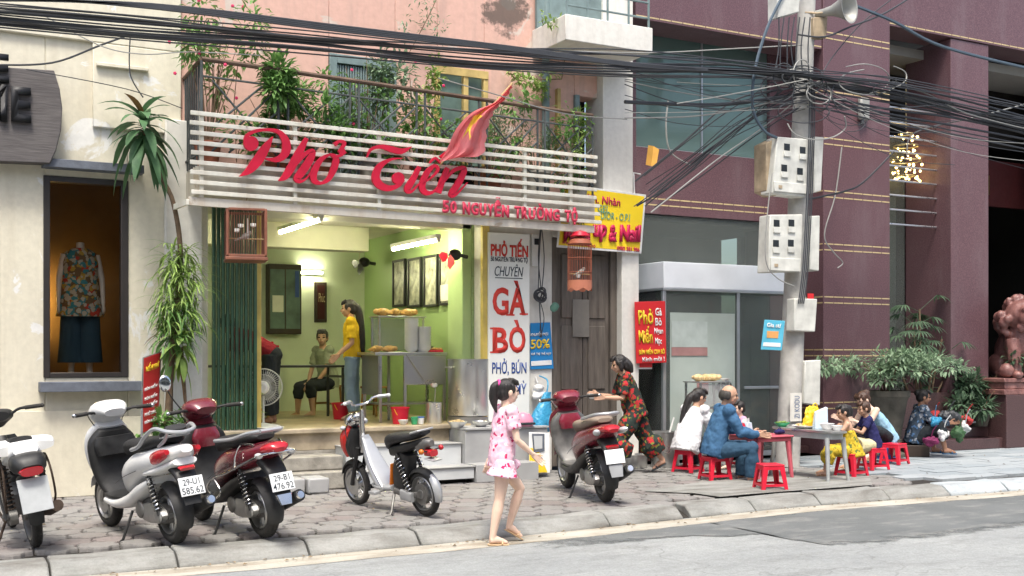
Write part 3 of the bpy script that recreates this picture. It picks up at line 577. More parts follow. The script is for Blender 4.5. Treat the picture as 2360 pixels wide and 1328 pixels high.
# ================================================================ slatted sign, railing, flag, lettered boards
plaster('slat_white', (.78, .76, .66), (.38, .25, .13), (.50, .40, .28), .70, .55, .5); mat('sign_red', (.62, .012, .045), .4); mat('address_red', (.66, .05, .10), .45)
SA, SB = Vector((2.76, 12.05)), Vector((7.90, 12.33)); SD = (SB - SA).normalized(); SN = Vector((SD.y, -SD.x)); SROT = math.atan2(SD.y, SD.x)
def onS(px, py, off=0): q = SA + SN * off; return onP(px, py, (q.x, q.y, 0), (SN.x, SN.y, 0))
sg = thing('slat_sign', 'white slatted shop sign across the balcony with big red script and address letters', 'sign', (SA.x, SA.y, 0), SROT)
LEN = (SB - SA).length; Q = sg.matrix_basis.inverted() if False else (Matrix.Translation((SA.x, SA.y, 0)) @ Matrix.Rotation(SROT, 4, 'Z')).inverted()
for i in range(9):
    z = 4.02 - i * .1025; MB().box(rnd(-.012, .004), LEN + rnd(0, .03) + (.06 if i > 5 else 0), -.012, .012, z - .023, z + .021).build('slat', 'slat_white', sg, 30, .004)
for px in (466, 682, 876, 1212, 1318): x = (Q @ onS(px, 400)).x; box('support', 'slat_white', sg, x - .022, x + .022, .014, .05, 3.15, 4.03, .003)
box('bottom_board', 'soffit', sg, -.02, LEN, .02, .06, 3.06, 3.15, .003); box('end_board', 'slat_white', sg, -.05, -.02, .0, .5, 3.06, 3.12, .003)
def zA(x, y): return onS(400 + x / 3.32, 100 + y / 3.32, .03)
def zB(x, y): return onS(900 + x / 2.657, 100 + y / 2.657, .03)
def ribbon(mb, fn, pts, ws, k=5, th=.028):
    P = bez([(x, y, w) for (x, y), w in zip(pts, ws)], k); rings = []
    for i, p in enumerate(P):
        t = Vector((P[min(i + 1, len(P) - 1)] - P[max(i - 1, 0)]).xy); t = t.normalized() if t.length > 1e-6 else Vector((1, 0))
        n = Vector((-t.y, t.x)) * max(1.5, p.z) / 2; a, b = fn(p.x + n.x, p.y + n.y), fn(p.x - n.x, p.y - n.y); o = Vector((SN.x, SN.y, 0)) * th
        rings.append([Q @ a, Q @ b, Q @ (b + o), Q @ (a + o)])
    mb.loft(rings)
def disc(mb, fn, c, r, th=.03):
    o = Vector((SN.x, SN.y, 0)) * th; a = [fn(c[0] + r * math.cos(q * math.pi / 10), c[1] + r * math.sin(q * math.pi / 10)) for q in range(20)]
    mb.loft([[Q @ p for p in a], [Q @ (p + o) for p in a]])
L = []
mb = MB(); ribbon(mb, zA, [(545, 775), (556, 712), (620, 675), (715, 664), (800, 682), (850, 745), (858, 815), (830, 868), (775, 893), (700, 886)], [30, 30, 26, 22, 34, 58, 66, 56, 40, 10]); disc(mb, zA, (588, 770), 56, .031)
ribbon(mb, zA, [(752, 718), (700, 800), (640, 895), (572, 975), (500, 1020)], [8, 62, 78, 56, 4], th=.033); L.append(mb)
mb = MB(); ribbon(mb, zA, [(1012, 728), (960, 830), (905, 935), (850, 1020), (800, 1052)], [30, 58, 64, 52, 8]); ribbon(mb, zA, [(900, 975), (980, 870), (1035, 828), (1058, 838), (1030, 905), (965, 1000), (935, 1040), (965, 1060), (1015, 1030), (1065, 955)], [8, 30, 30, 44, 60, 60, 44, 26, 12, 6], th=.031); L.append(mb)
mb = MB(); ribbon(mb, zA, [(1195, 850), (1125, 890), (1070, 980), (1070, 1050), (1120, 1072), (1180, 1040), (1225, 950), (1235, 880), (1190, 850)], [16, 36, 54, 46, 24, 36, 52, 44, 16])
ribbon(mb, zA, [(1205, 868), (1265, 862), (1300, 825)], [18, 24, 44], th=.031); disc(mb, zA, (1283, 828), 24); ribbon(mb, zA, [(1225, 778), (1262, 752), (1298, 765), (1285, 800), (1255, 830)], [34, 22, 30, 26, 10], th=.033); L.append(mb)
mb = MB(); ribbon(mb, zA, [(1475, 875), (1505, 815), (1580, 793), (1660, 812), (1740, 828), (1815, 793)], [6, 22, 30, 46, 42, 5]); ribbon(mb, zA, [(1745, 882), (1650, 893), (1570, 945), (1540, 1025), (1570, 1085), (1640, 1112), (1715, 1088), (1752, 1045)], [5, 22, 46, 58, 58, 44, 30, 22], th=.031); disc(mb, zA, (1712, 1035), 46, .033); L.append(mb)
mb = MB(); ribbon(mb, zB, [(172, 758), (135, 830), (98, 895), (125, 908), (180, 850)], [24, 36, 40, 16, 4]); L.append(mb)
mb = MB(); ribbon(mb, zB, [(190, 862), (250, 820), (285, 775), (262, 752), (215, 800), (188, 880), (215, 918), (265, 905), (305, 850)], [8, 10, 20, 20, 34, 38, 30, 14, 4]); ribbon(mb, zB, [(235, 735), (268, 705), (300, 735)], [8, 16, 8]); ribbon(mb, zB, [(300, 700), (335, 665)], [18, 5]); L.append(mb)
mb = MB(); ribbon(mb, zB, [(345, 765), (312, 845), (288, 918)], [28, 34, 34]); ribbon(mb, zB, [(300, 880), (370, 790), (425, 765), (445, 780), (415, 850), (368, 925), (395, 928), (465, 855)], [6, 20, 26, 34, 38, 36, 14, 4], th=.031); L.append(mb)
for m_ in L: m_.build('letter', 'sign_red', sg, 35)
x0 = (Q @ onS(1017, 490, .02)).x; x1 = (Q @ onS(1330, 508, .02)).x
WT = {' ': .42, 'M': .85, 'I': .35, 'N': .72, 'G': .72, 'Ư': .74, 'U': .68, 'Ờ': .76, 'O': .72}
chars = "50 NGUYỄN TRƯỜNG TỘ"; tot = sum(WT.get(c, .64) for c in chars); k = (x1 - x0) / tot; X = x0
base_h = {'Ễ': .235, 'Ờ': .20, 'Ộ': .19, 'Ư': .155}
for ch in chars:
    w = WT.get(ch, .64) * k
    if ch != ' ':
        hh = base_h.get(ch, .15); dz = -.03 if ch == 'Ộ' else 0
        text(ch, 'address_red', sg, at(X + w * .06, -.03, 3.165 + dz), w * .86, hh + (.03 if ch == 'Ộ' else 0), .018, .045, name='letter')
    X += w
# ---- balcony railing
mat('rail_grey', (.085, .095, .095), .6, .2, .35, 7); mat('rail_rust', (.13, .085, .06), .75, .1, .4, 7)
rl = thing('balcony_railing', 'rusty grey metal balcony railing with crossed bars above the slatted sign', 'railing')
RZT = 4.60
def rp(t, z, off=-.05): p = blerp(t, off); return (p.x, p.y, z)
MB().tube([rp(0, RZT + .02), rp(.5, RZT), rp(1, RZT - .02)], .026, 8).build('top_rail', 'rail_rust', rl); MB().tube([(2.90, 12.99, RZT - .02), rp(0, RZT + .02)], .024, 8).build('top_rail', 'rail_rust', rl)
MB().tube([rp(0, RZT - .16), rp(1, RZT - .19)], .012, 6).build('middle_rail', 'rail_grey', rl); MB().tube([rp(0, 3.64), rp(1, 3.64)], .014, 6).build('bottom_rail', 'rail_grey', rl)
MB().tube([(2.90, 12.99, 3.64), rp(0, 3.64)], .014, 6).build('bottom_rail', 'rail_grey', rl)
for i in range(8): y = 12.22 + i * .1; MB().tube([(2.9, y, 3.53), (2.9, y, RZT - .02)], .011, 6).build('baluster', 'rail_grey', rl)
NP = 6
for i in range(NP + 1):
    for dt in ((0, .022) if 0 < i < NP else (0,)): t = min(1, i / NP + dt); MB().tube([rp(t, 3.53), rp(t, RZT)], .016, 6).build('post', 'rail_grey', rl)
    if i < NP:
        a, b = i / NP + .022, (i + 1) / NP; z0, z1 = 3.66, RZT - .19
        for p, q in (((a, z0), (b, z1)), ((a, z1), (b, z0)), ((a + (b - a) * .25, z0), (b, z1 - .25)), ((a, z0 + .25), (b - (b - a) * .25, z1))): MB().tube([rp(*p), rp(*q)], .012, 6).build('brace', 'rail_grey', rl)
# ---- flag
m_, nt_, b_ = newmat('flag_red'); nt_.links.new(ramp(nt_, nnoise(nt_, coords(nt_), 6, 3), [(.3, (.84, .22, .24)), (.7, (.88, .34, .36))]), b_.inputs['Base Color']); b_.inputs['Roughness'].default_value = .6
tl_ = nt_.nodes.new('ShaderNodeBsdfTranslucent'); tl_.inputs[0].default_value = (.88, .26, .28, 1); mx_ = nt_.nodes.new('ShaderNodeMixShader'); mx_.inputs[0].default_value = .5; nt_.links.new(b_.outputs[0], mx_.inputs[1]); nt_.links.new(tl_.outputs[0], mx_.inputs[2]); nt_.links.new(mx_.outputs[0], nt_.nodes['Material Output'].inputs[0]); mat('flag_yellow', (.85, .62, .06), .6); mat('bamboo', (.42, .30, .14), .6)
fl = thing('flag', 'red flag with yellow star drooping from a slanted pole over the sign', 'flag', onS(1008, 385, .12))
FO = Vector(fl.location)
def fpx(x, y, off=.14): return onS(x, y, off) - FO
edgeA = bez([(1178, 196, 0), (1140, 236, 0), (1090, 258, 0), (1052, 296, 0), (1032, 340, 0), (1012, 374, 0)], 6); edgeB = bez([(1180, 200, 0), (1166, 226, 0), (1138, 258, 0), (1122, 300, 0), (1112, 356, 0), (1060, 362, 0)], 6)
def fsurf(u, v):
    i = u * (len(edgeA) - 1); k = min(int(i), len(edgeA) - 2); t = i - k
    p = edgeA[k].lerp(edgeA[k + 1], t).lerp(edgeB[k].lerp(edgeB[k + 1], t), v)
    x = p.x + (2.5 * math.sin(u * 60) * v ** 4); return fpx(x, p.y, .16 + .05 * math.sin(v * 9 + u * 5) * (.3 + u) + .03 * math.sin(v * 21 + u * 3))
N, M2 = 40, 14; mb = MB(); mb.add([fsurf(i / N, j / M2) for i in range(N + 1) for j in range(M2 + 1)], [(i * (M2 + 1) + j, i * (M2 + 1) + j + 1, (i + 1) * (M2 + 1) + j + 1, (i + 1) * (M2 + 1) + j) for i in range(N) for j in range(M2)])
mb.build('cloth', 'flag_red', fl, 60); mb = MB(); st_ = []
for k in range(10):
    a = R(-90 + 36 * k); r_ = .2 if k % 2 == 0 else .085; st_.append((.52 + r_ * 1.1 * math.sin(a), .40 + r_ * 1.0 * math.cos(a)))
oo = Vector((SN.x, SN.y, 0)) * .012; vs = []; fs = []
for k in range(10):
    for q in range(5): a = Vector((.52, .40)).lerp(Vector(st_[k]), q / 4); b = Vector((.52, .40)).lerp(Vector(st_[(k + 1) % 10]), q / 4); vs += [fsurf(*a) + oo, fsurf(*b) + oo]
    o_ = k * 10; fs += [(o_ + 2 * q, o_ + 2 * q + 1, o_ + 2 * q + 3, o_ + 2 * q + 2) for q in range(4)]
MB().add(vs, fs).build('star', 'flag_yellow', fl, 60); MB().tube([fpx(1003, 392, .03), fpx(1181, 192, .15)], .013, 8).build('pole', 'bamboo', fl)
# ---- tall white light-box sign beside the shop
mat('banner_white', (.78, .79, .74), .45, 0, .08, 2); mat('print_red', (.62, .045, .03), .5); mat('print_blue', (.035, .085, .30), .5); mat('print_dark', (.03, .04, .05), .5); mat('print_white', (.8, .8, .78), .5); mat('print_yellow', (.85, .58, .03), .5)
BYF = 12.90
bn = thing('vertical_sign', 'tall white vertical sign with red and blue noodle menu lettering beside the shop opening', 'sign')
q0, q1 = onY(1126, 1000, BYF), onY(1221, 540, BYF); box('panel', 'banner_white', bn, q0.x, q1.x, BYF, BYF + .09, .66, q1.z, .008)
def ln(s, m, par, x0, y0, x1, y1, Y=BYF, bold=.02, shear=0, k=.004):
    a, b = onY(x0, y1, Y), onY(x1, y0, Y); return text(s, m, par, at(a.x, Y - .001, a.z), b.x - a.x, b.z - a.z, k, bold, shear)
def serif(par, m, s, x0, y0, x1, y1, Y=BYF):
    """capitals with slab serifs: bold letters plus short feet and caps"""
    o = ln(s, m, par, x0, y0, x1, y1, Y, .03, 0, .005); return o
ln('PHỞ TIẾN', 'print_red', bn, 1131, 552, 1217, 590, bold=.035); ln('50 NGUYỄN TRƯỜNG TỘ', 'print_dark', bn, 1131, 589, 1216, 605, bold=.02); ln('CHUYÊN', 'print_dark', bn, 1140, 610, 1206, 636, bold=0, shear=.25)
a, b = onY(1141, 640, BYF), onY(1204, 638, BYF); box('underline', 'print_dark', bn, a.x, b.x, BYF - .005, BYF - .001, a.z - .006, a.z + .004, 0)
for s_, x0, y0, x1, y1 in (('G', 1135, 663, 1172, 727), ('À', 1173, 648, 1211, 726), ('B', 1135, 755, 1171, 814), ('Ò', 1173, 738, 1211, 814)): ln(s_, 'print_red', bn, x0, y0, x1, y1, bold=.03)
for px, py in ((1176, 726), (1207, 724), (1139, 757), (1139, 812)):     # slab feet on the big capitals
    p = onY(px, py, BYF); box('serif', 'print_red', bn, p.x - .06, p.x + .06, BYF - .006, BYF - .001, p.z - .010, p.z + .010, 0)
ln('PHỞ, BÚN', 'print_blue', bn, 1134, 826, 1213, 866, bold=.012); ln('MIẾN, MỲ', 'print_blue', bn, 1134, 872, 1213, 914, bold=.012)
# ---- yellow make-up sign
mat('yellow_board', (.86, .62, .02), .45, 0, .06, 2); mat('print_crimson', (.50, .01, .07), .45); mat('print_green', (.10, .30, .22), .5); mat('white_metal', (.72, .72, .70), .4)
ys = thing('yellow_sign', 'bright yellow hanging nail salon sign with crimson letters right of the slatted sign', 'sign')
P0, P1 = onY(1283, 510, 12.72), onY(1488, 510, 12.88); ydir = (P1 - P0).normalized(); YN = Vector((ydir.y, -ydir.x, 0))
def onG(px, py, off=0): return onP(px, py, P0 + YN * off, YN)
def board(par, m, fn, quad, th, name='panel', off=0):
    a = [fn(x, y, off) for x, y in quad]; b = [fn(x, y, off - th) for x, y in quad]; return MB().loft([a, b]).build(name, m, par, 30, .004)
board(ys, 'white_metal', onG, ((1300, 424), (1489, 449), (1478, 585), (1282, 570)), .08, 'frame', -.003); board(ys, 'yellow_board', onG, ((1303, 428), (1485, 453), (1474, 580), (1287, 565)), .02)
def lq(s, m, par, fn, tl, tr, bl, bold=.02, off=.006, ext=.004, name='lettering'):
    """lettering whose box corners are given in photo pixels on a board plane"""
    A, B, D = fn(*bl, off), fn(*tr, off), fn(*tl, off); ux = (B - D); uy = (D - A); w, h = ux.length, uy.length
    x = ux.normalized(); y = uy.normalized(); z = x.cross(y).normalized(); M = Matrix(((x.x, y.x, z.x, A.x), (x.y, y.y, z.y, A.y), (x.z, y.z, z.z, A.z), (0, 0, 0, 1)))
    return text(s, m, par, M, w, h, ext, bold, name=name)
lq('Kh. Nhàn', 'print_crimson', ys, onG, (1355, 447), (1430, 458), (1354, 466)); lq('GEL', 'print_green', ys, onG, (1378, 472), (1405, 475), (1377, 488), 0); lq('DIOR - O.P.I', 'print_green', ys, onG, (1386, 488), (1452, 494), (1385, 505), 0)
for s_, x0, x1 in (('Make', 1300, 1360), ('up', 1367, 1398), ('&', 1404, 1422), ('Nail', 1429, 1476)): lq(s_, 'print_crimson', ys, onG, (x0, 518 + (x0 - 1300) * .0), (x1, 518 + (x1 - x0) * .03), (x0 - 2, 558), .05, .006, .02)
lq('50 NGUYỄN TRƯỜNG TỘ', 'print_crimson', ys, onG, (1296, 553), (1372, 563), (1296, 563)); lq('0982 381 986', 'print_crimson', ys, onG, (1422, 567), (1474, 571), (1422, 577))
MB().tube([onG(1462, 455, -.05), onG(1460, 398, -.05), onG(1476, 402, -.05)], .012, 6).build('bracket', 'white_metal', ys); MB().tube([onG(1478, 520, -.05), onG(1478, 520, -.05) + Vector((0, .6, 0))], .015, 6).build('bracket', 'white_metal', ys)
# ---- red menu board on the kiosk, blue poster, phone poster, red stand sign
mat('board_red', (.62, .025, .03), .45, 0, .1, 3); mat('poster_blue', (.02, .22, .52), .5, 0, .1, 3)
rm = thing('red_menu_board', 'red menu board with yellow and white noodle lettering hung on the kiosk corner', 'sign')
def onK(px, py, off=0): return onY(px, py, 12.86 - off)
board(rm, 'board_red', onK, ((1462, 696), (1533, 694), (1536, 836), (1466, 838)), .03, 'panel')
lq('Phở', 'print_yellow', rm, onK, (1470, 712), (1504, 712), (1472, 748), .03); lq('Miến', 'print_yellow', rm, onK, (1471, 752), (1503, 752), (1473, 792), .03)
for i, s_ in enumerate(('Gà', 'Bò', 'Ngan', 'Mọc')): y = 710 + i * 23; lq(s_, 'print_white', rm, onK, (1510 - 2 * (i == 2), y), (1525 + 3 * (i == 2), y), (1510 - 2 * (i == 2), y + 18), .02)
lq('BÚN MIẾN CUA BÒ', 'print_yellow', rm, onK, (1473, 801), (1532, 799), (1473, 818), .03); lq('Kính mời !', 'print_white', rm, onK, (1480, 823), (1531, 821), (1481, 834), .02)
r2 = thing('small_red_placard', 'small red placard with white rim under the red menu board', 'sign'); board(r2, 'white_metal', onK, ((1470, 838), (1503, 838), (1503, 851), (1470, 851)), .02, 'panel', -.06); board(r2, 'board_red', onK, ((1474, 836), (1503, 836), (1503, 847), (1474, 847)), .01, 'print', -.045)
bp = thing('blue_poster', 'blue discount poster reading fifty percent on the wall beside the vertical sign', 'poster')
def onB(px, py, off=0): return onY(px, py, 12.97 - off)
board(bp, 'poster_blue', onB, ((1222, 745), (1268, 743), (1276, 850), (1222, 852)), .012, 'panel'); lq('50%', 'print_yellow', bp, onB, (1223, 783), (1267, 781), (1223, 805), .02); lq('KHUYẾN MẠI', 'print_white', bp, onB, (1223, 765), (1263, 763), (1223, 777)); lq('GIÁ TRỊ THẺ NẠP', 'print_white', bp, onB, (1224, 812), (1270, 811), (1224, 820)); board(bp, 'print_white', onB, ((1224, 833), (1271, 830), (1272, 841), (1224, 844)), .004, 'strip', .006)
pp = thing('phone_poster', 'yellow and white poster board with a mobile phone leaning by the maroon scooter', 'poster')
def onH(px, py, off=0): return onY(px, py, 12.30 - off)
board(pp, 'print_white', onH, ((1219, 996), (1266, 998), (1268, 1090), (1219, 1092)), .03, 'panel'); board(pp, 'print_yellow', onH, ((1220, 1032), (1240, 1036), (1262, 1089), (1220, 1090)), .003, 'print', .005)
board(pp, 'sill_grey', onH, ((1226, 1000), (1255, 1000), (1255, 1040), (1230, 1044)), .004, 'phone_print', .011); board(pp, 'step_white', onH, ((1230, 1005), (1250, 1005), (1250, 1034), (1232, 1036)), .003, 'screen_print', .015)
sr = thing('red_stand_sign', 'red menu placard in a grey frame standing by the leafy plants', 'sign')
RA = onY(326, 1000, 12.15); rdir = Vector((math.cos(R(54)), math.sin(R(54)), 0)); RN = Vector((rdir.y, -rdir.x, 0)) * 1
def onR(px, py, off=0): return onP(px, py, RA + RN * off, RN)
board(sr, 'alu', onR, ((328, 824), (372, 810), (366, 985), (324, 1003)), .03, 'frame', -.002); board(sr, 'board_red', onR, ((332, 826), (370, 813), (364, 981), (328, 999)), .008)
lq('MIẾN PHỞ', 'print_yellow', sr, onR, (337, 838), (367, 828), (336, 858), .02)
for y in (885, 907, 923, 944, 961): lq('BÚN MIẾN' if y % 2 else 'PHỞ XÀO', 'print_white', sr, onR, (334, y + 6), (362, y - 4), (333, y + 17), .01)
for px in (327, 366): q = onR(px, 940); MB().tube([q, (q.x, q.y + .02, 0)], .012, 6).build('leg', 'alu', sr)
pb = thing('blue_notice', 'light blue notice board strapped to the left of the utility pole', 'sign')
mat('sky_blue_print', (.10, .45, .62), .5); mat('orange_print', (.7, .35, .12), .5)
def onPl(px, py, off=0): return onY(px, py, 11.72 - off)
board(pb, 'sky_blue_print', onPl, ((1762, 737), (1809, 740), (1802, 808), (1753, 806)), .02, 'panel'); board(pb, 'print_white', onPl, ((1760, 789), (1799, 791), (1799, 800), (1758, 798)), .003, 'strip', .004); board(pb, 'orange_print', onPl, ((1768, 763), (1795, 764), (1793, 780), (1767, 779)), .003, 'print', .004); lq('Gia sư', 'print_white', pb, onPl, (1768, 744), (1800, 746), (1767, 754))
yp = thing('paper_sheet', 'orange paper sheet dangling high from the cables before the granite wall', 'paper', onY(1503, 360, 12.9)); w_ = yp.location.copy()
mat('paper_orange', (.75, .40, .08), .7); MB().add([onY(x, y, 12.9 + d) - w_ for x, y, d in ((1494, 335, 0), (1506, 337, .03), (1519, 345, 0), (1488, 380, .02), (1500, 383, .04), (1512, 385, .01))], [(0, 1, 4, 3), (1, 2, 5, 4)]).build('sheet', 'paper_orange', yp, 0).modifiers.new('s', 'SOLIDIFY').thickness = .004
# ================================================================ inside the noodle shop
mat('tube_lit', (1.0, .95, .62), .5, emit=34); mat('lamp_white', (.7, .7, .66), .5); mat('steel', (.60, .60, .59), .3, .9, .05, 2); mat('steel_dull', (.34, .33, .31), .4, .8, .12, 2); mat('plastic_red', (.60, .015, .04), .35, 0, .1, 5); mat('plastic_white', (.74, .74, .72), .35, 0, .08, 5)
mat('wood_brown', (.16, .06, .03), .5, 0, .3, 8); mat('wood_dark', (.045, .03, .022), .5, 0, .3, 8); mat('table_black', (.03, .032, .033), .35, 0, .2, 6); mat('chair_wood', (.30, .15, .05), .5, 0, .3, 8); mat('picture_art', (.42, .42, .32), .4, 0, .7, 9); mat('picture_black', (.02, .02, .02), .35); mat('roast_chicken', (.52, .30, .09), .35, 0, .5, 14); mat('pale_chicken', (.66, .48, .24), .4, 0, .4, 14)
glassmat('clear_plastic', (.85, .86, .86), .25); mat('plastic_blue', (.04, .15, .45), .35); mat('plastic_green', (.05, .35, .16), .35); mat('fan_mesh', (.62, .62, .60), .45); mat('paper', (.7, .68, .62), .8)
def lamp(px0, py0, px1, py1, X, label):
    a, b = onX(px0, py0, X), onX(px1, py1, X); z = (a.z + b.z) / 2
    t = thing('tube_lamp', label, 'lamp', (X, (a.y + b.y) / 2, z), 0, 'lit fluorescent tubes'); L = abs(a.y - b.y) / 2
    box('housing', 'lamp_white', t, -.04, .04, -L, L, .022, .075, .006); MB().cyl((0, -L + .03, 0), (0, L - .03, 0), .019, .019, 10).build('tube', 'tube_lit', t)
    for s in (-1, 1): MB().box(-.02, .02, s * L - .02, s * L + .02, -.02, .03).build('cap', 'lamp_white', t)
    return t
lamp(645, 532, 740, 512, 4.55, 'lit fluorescent tube nearest the bird cage under the shop ceiling'); lamp(905, 574, 1010, 555, 6.15, 'lit fluorescent tube above the row of framed pictures')
t = thing('tube_lamp', 'lit fluorescent tube on the back wall above the red scroll', 'lamp', (5.62, BY - .06, 2.78), 0, 'lit fluorescent tubes'); box('housing', 'lamp_white', t, -.42, .3, .0, .05, -.03, .03); MB().cyl((-.4, -.03, 0), (.28, -.03, 0), .019, .019, 10).build('tube', 'tube_lit', t)
# framed pictures on the green brick wall
for i, (p0, p1, t0, b0) in enumerate(((906, 934, 601, 706), (941, 971, 597, 707), (978, 1009, 591, 706), (1014, 1047, 586, 702))):
    a, b = onX(p0, t0, 6.6), onX(p1, b0, 6.6); pos = ('farthest left', 'second from the left', 'third from the left', 'rightmost')[i]
    t = thing('framed_picture', f'tall black framed picture on the green wall, {pos} of four', 'picture', (6.6, (a.y + b.y) / 2, (a.z + b.z) / 2), 0, 'four framed pictures'); w, h = abs(a.y - b.y) / 2, abs(a.z - b.z) / 2
    MB().box(-.02, .025, -w, -w + .035, -h, h).box(-.02, .025, w - .035, w, -h, h).box(-.02, .025, -w + .035, w - .035, h - .035, h).box(-.02, .025, -w + .035, w - .035, -h, -h + .035).build('frame', 'picture_black', t, bevel=.004)
    box('print', 'picture_art', t, 0, .02, -w + .035, w - .035, -h + .035, h - .035, 0)
    if i == 3: box('note', 'paper', t, -.012, -.002, -w + .07, w - .04, -h + .06, -h + .28, 0)
def wallfan(px, py, X, label, dark):
    c = onX(px, py, X); t = thing('wall_fan', label, 'fan', c, 0, 'wall fans'); m = 'picture_black' if dark else 'plastic_red'
    MB().ell((-.06, 0, 0), (.09, .07, .075)).build('motor', 'picture_black', t); MB().tube([(.12, 0, -.02), (-.02, 0, 0)], .025).build('arm', 'picture_black', t)
    for k in range(3):
        a = R(20 + 120 * k); mb = MB(); mb.M = Matrix.Translation((-.16, 0, 0)) @ Matrix.Rotation(a, 4, 'X')
        mb.loft([[(0, -.03, .03), (.02, .03, .03), (.02, .03, .035), (0, -.03, .035)], [(-.02, -.07, .13), (.03, .05, .13), (.03, .05, .135), (-.02, -.07, .135)], [(-.02, -.05, .22), (.02, .05, .2), (.02, .05, .205), (-.02, -.05, .225)]]); mb.build('blade', m if k else 'plastic_red', t)
wallfan(1058, 588, 6.45, 'red bladed wall fan above the rightmost framed picture', 0); wallfan(848, 605, 6.4, 'dark wall fan at the back corner of the green wall', 1)
# back wall: dark cabinet window, red scroll
def onBk(px, py, off=0): return onY(px, py, BY - .01 - off)
t = thing('dark_cabinet', 'dark glazed wall cabinet with a white notice on the back wall', 'cabinet'); a, b = onBk(612, 770), onBk(688, 612); MB().box(a.x, b.x, BY - .16, BY - .005, a.z, b.z).build('case', 'wood_dark', t, bevel=.01)
for u0, u1 in ((.05, .48), (.52, .95)): box('door_glass', 'curtain_green', t, a.x + (b.x - a.x) * u0, a.x + (b.x - a.x) * u1, BY - .175, BY - .162, a.z + .08, b.z - .08, 0)
c = onBk(620, 720); box('notice', 'paper', t, c.x, c.x + .17, BY - .19, BY - .18, c.z, c.z + .25, 0); box('bottle_row', 'print_blue', t, b.x - .11, b.x - .05, BY - .19, BY - .178, b.z - .5, b.z - .1, 0)
t = thing('red_scroll', 'red framed calligraphy panel on the back wall', 'picture'); a, b = onBk(724, 743), onBk(752, 651); MB().box(a.x, b.x, BY - .04, BY - .005, a.z, b.z).build('frame', 'wood_dark', t, bevel=.006); box('print', 'name_red', t, a.x + .04, b.x - .04, BY - .048, BY - .041, a.z + .05, b.z - .05, 0); text('Phúc', 'gold_line', t, at(a.x + .06, BY - .05, (a.z + b.z) / 2), .1, .14, .002)
# rolled folding gate drawn to the left
gt = thing('folding_gate', 'dark green concertina folding gate drawn to the left of the shop opening', 'gate')
x = 3.19; i = 0
while x < 3.70:
    y = 12.90 + (.035 if i % 2 else 0); MB().box(x, x + .020, y - .022, y + .03, FZ + .012, 3.2).build('gate_slat', 'gate_green', gt, 30, .005); x += .026; i += 1
box('bottom_track', 'step_old', gt, 3.15, 3.76, 12.86, 12.945, FZ + .0055, FZ + .011, 0)
# tables, stools
def table(name, label, c, w, d, h, m, mt=None, group=None):
    t = thing(name, label, 'table', c, 0, group); box('table_top', mt or m, t, -w / 2, w / 2, -d / 2, d / 2, h - .03, h, .006)
    for sx in (-1, 1):
        for sy in (-1, 1): box('leg', m, t, sx * (w / 2 - .05) - .015, sx * (w / 2 - .05) + .015, sy * (d / 2 - .05) - .015, sy * (d / 2 - .05) + .015, 0, h - .032, 0)
        box('side_bar', m, t, sx * (w / 2 - .05) - .012, sx * (w / 2 - .05) + .012, -d / 2 + .07, d / 2 - .07, h - .17, h - .14, 0)
    return t
table('dining_table', 'black dining table in the middle of the shop floor', (4.80, 15.1, FZ + .002), 1.35, .7, .72, 'table_black'); table('dining_table', 'black dining table behind the standing fan', (3.75, 15.75, FZ + .002), .9, .7, .72, 'table_black')
def wstool(name, c, label, h=.42, m='chair_wood'):
    t = thing(name, label, 'stool', c, rnd(0, 1), 'wooden stools in the shop'); box('seat', m, t, -.15, .15, -.15, .15, h - .03, h, .008)
    for sx in (-1, 1):
        for sy in (-1, 1): MB().tube([(sx * .12, sy * .12, h - .03), (sx * .14, sy * .14, 0)], .016, 6).build('leg', m, t)
    for s in (-1, 1): box('stretcher', m, t, -.12, .12, s * .132 - .01, s * .132 + .01, .14, .17, 0)
wstool('wooden_stool', (4.15, 14.65, FZ), 'brown wooden stool just right of the standing fan'); wstool('wooden_stool', (5.2, 14.75, FZ), 'brown wooden stool carrying the seated youth'); wstool('wooden_stool', (6.05, 15.2, FZ), 'brown wooden stool behind the woman in yellow')
def bottle(c, label, m='wood_brown', s=1, nm='sauce_bottle'):
    t = thing(nm, label, 'bottle', c, 0, 'bottles on the shop tables'); MB().lathe([(.03 * s, 0), (.032 * s, .12 * s), (.012 * s, .18 * s), (.012 * s, .22 * s)], n=12).build('body', m, t); MB().lathe([(.015 * s, .221 * s), (.015 * s, .245 * s)], n=10).build('cap', 'plastic_red', t)
bottle((4.55, 15.15, FZ + .722), 'dark sauce bottle at the left end of the middle table', s=1.3); bottle((4.66, 15.25, FZ + .722), 'amber sauce bottle next to the dark one on the middle table', 'chair_wood', 1.1)
# standing fan with wire cage, seen from behind
fp = onY(607, 893, 13.45); t = thing('standing_fan', 'white standing fan with round wire cage inside the gate', 'fan', (fp.x, 13.45, FZ + .001), R(-22)); hz = fp.z - FZ
MB().lathe([(.20, 0), (.20, .02), (.05, .045), (.03, .05)], n=24).build('base', 'plastic_white', t); MB().tube([(0, 0, .045), (0, 0, hz - .1)], .014, 10).build('column', 'white_metal', t)
MB().loft([[(rr * math.cos(q), y, hz + rr * math.sin(q)) for q in [k * math.pi / 8 for k in range(16)]] for rr, y in ((.05, -.20), (.075, -.18), (.08, -.06), (.06, -.01))]).build('motor', 'plastic_white', t)
cg = MB()
for k in range(48):
    a = k * math.pi / 24; r0 = Vector((math.cos(a), 0, math.sin(a))); cg.tube([Vector((0, -.02, hz)) + r0 * .05, Vector((0, -.01, hz)) + r0 * .14, Vector((0, .03, hz)) + r0 * .215], .0022, 4, False)
for rr, y in ((.09, -.015), (.15, -.005)): cg.torus((0, y, hz), rr, .0025, (0, 1, 0), 36, 4)
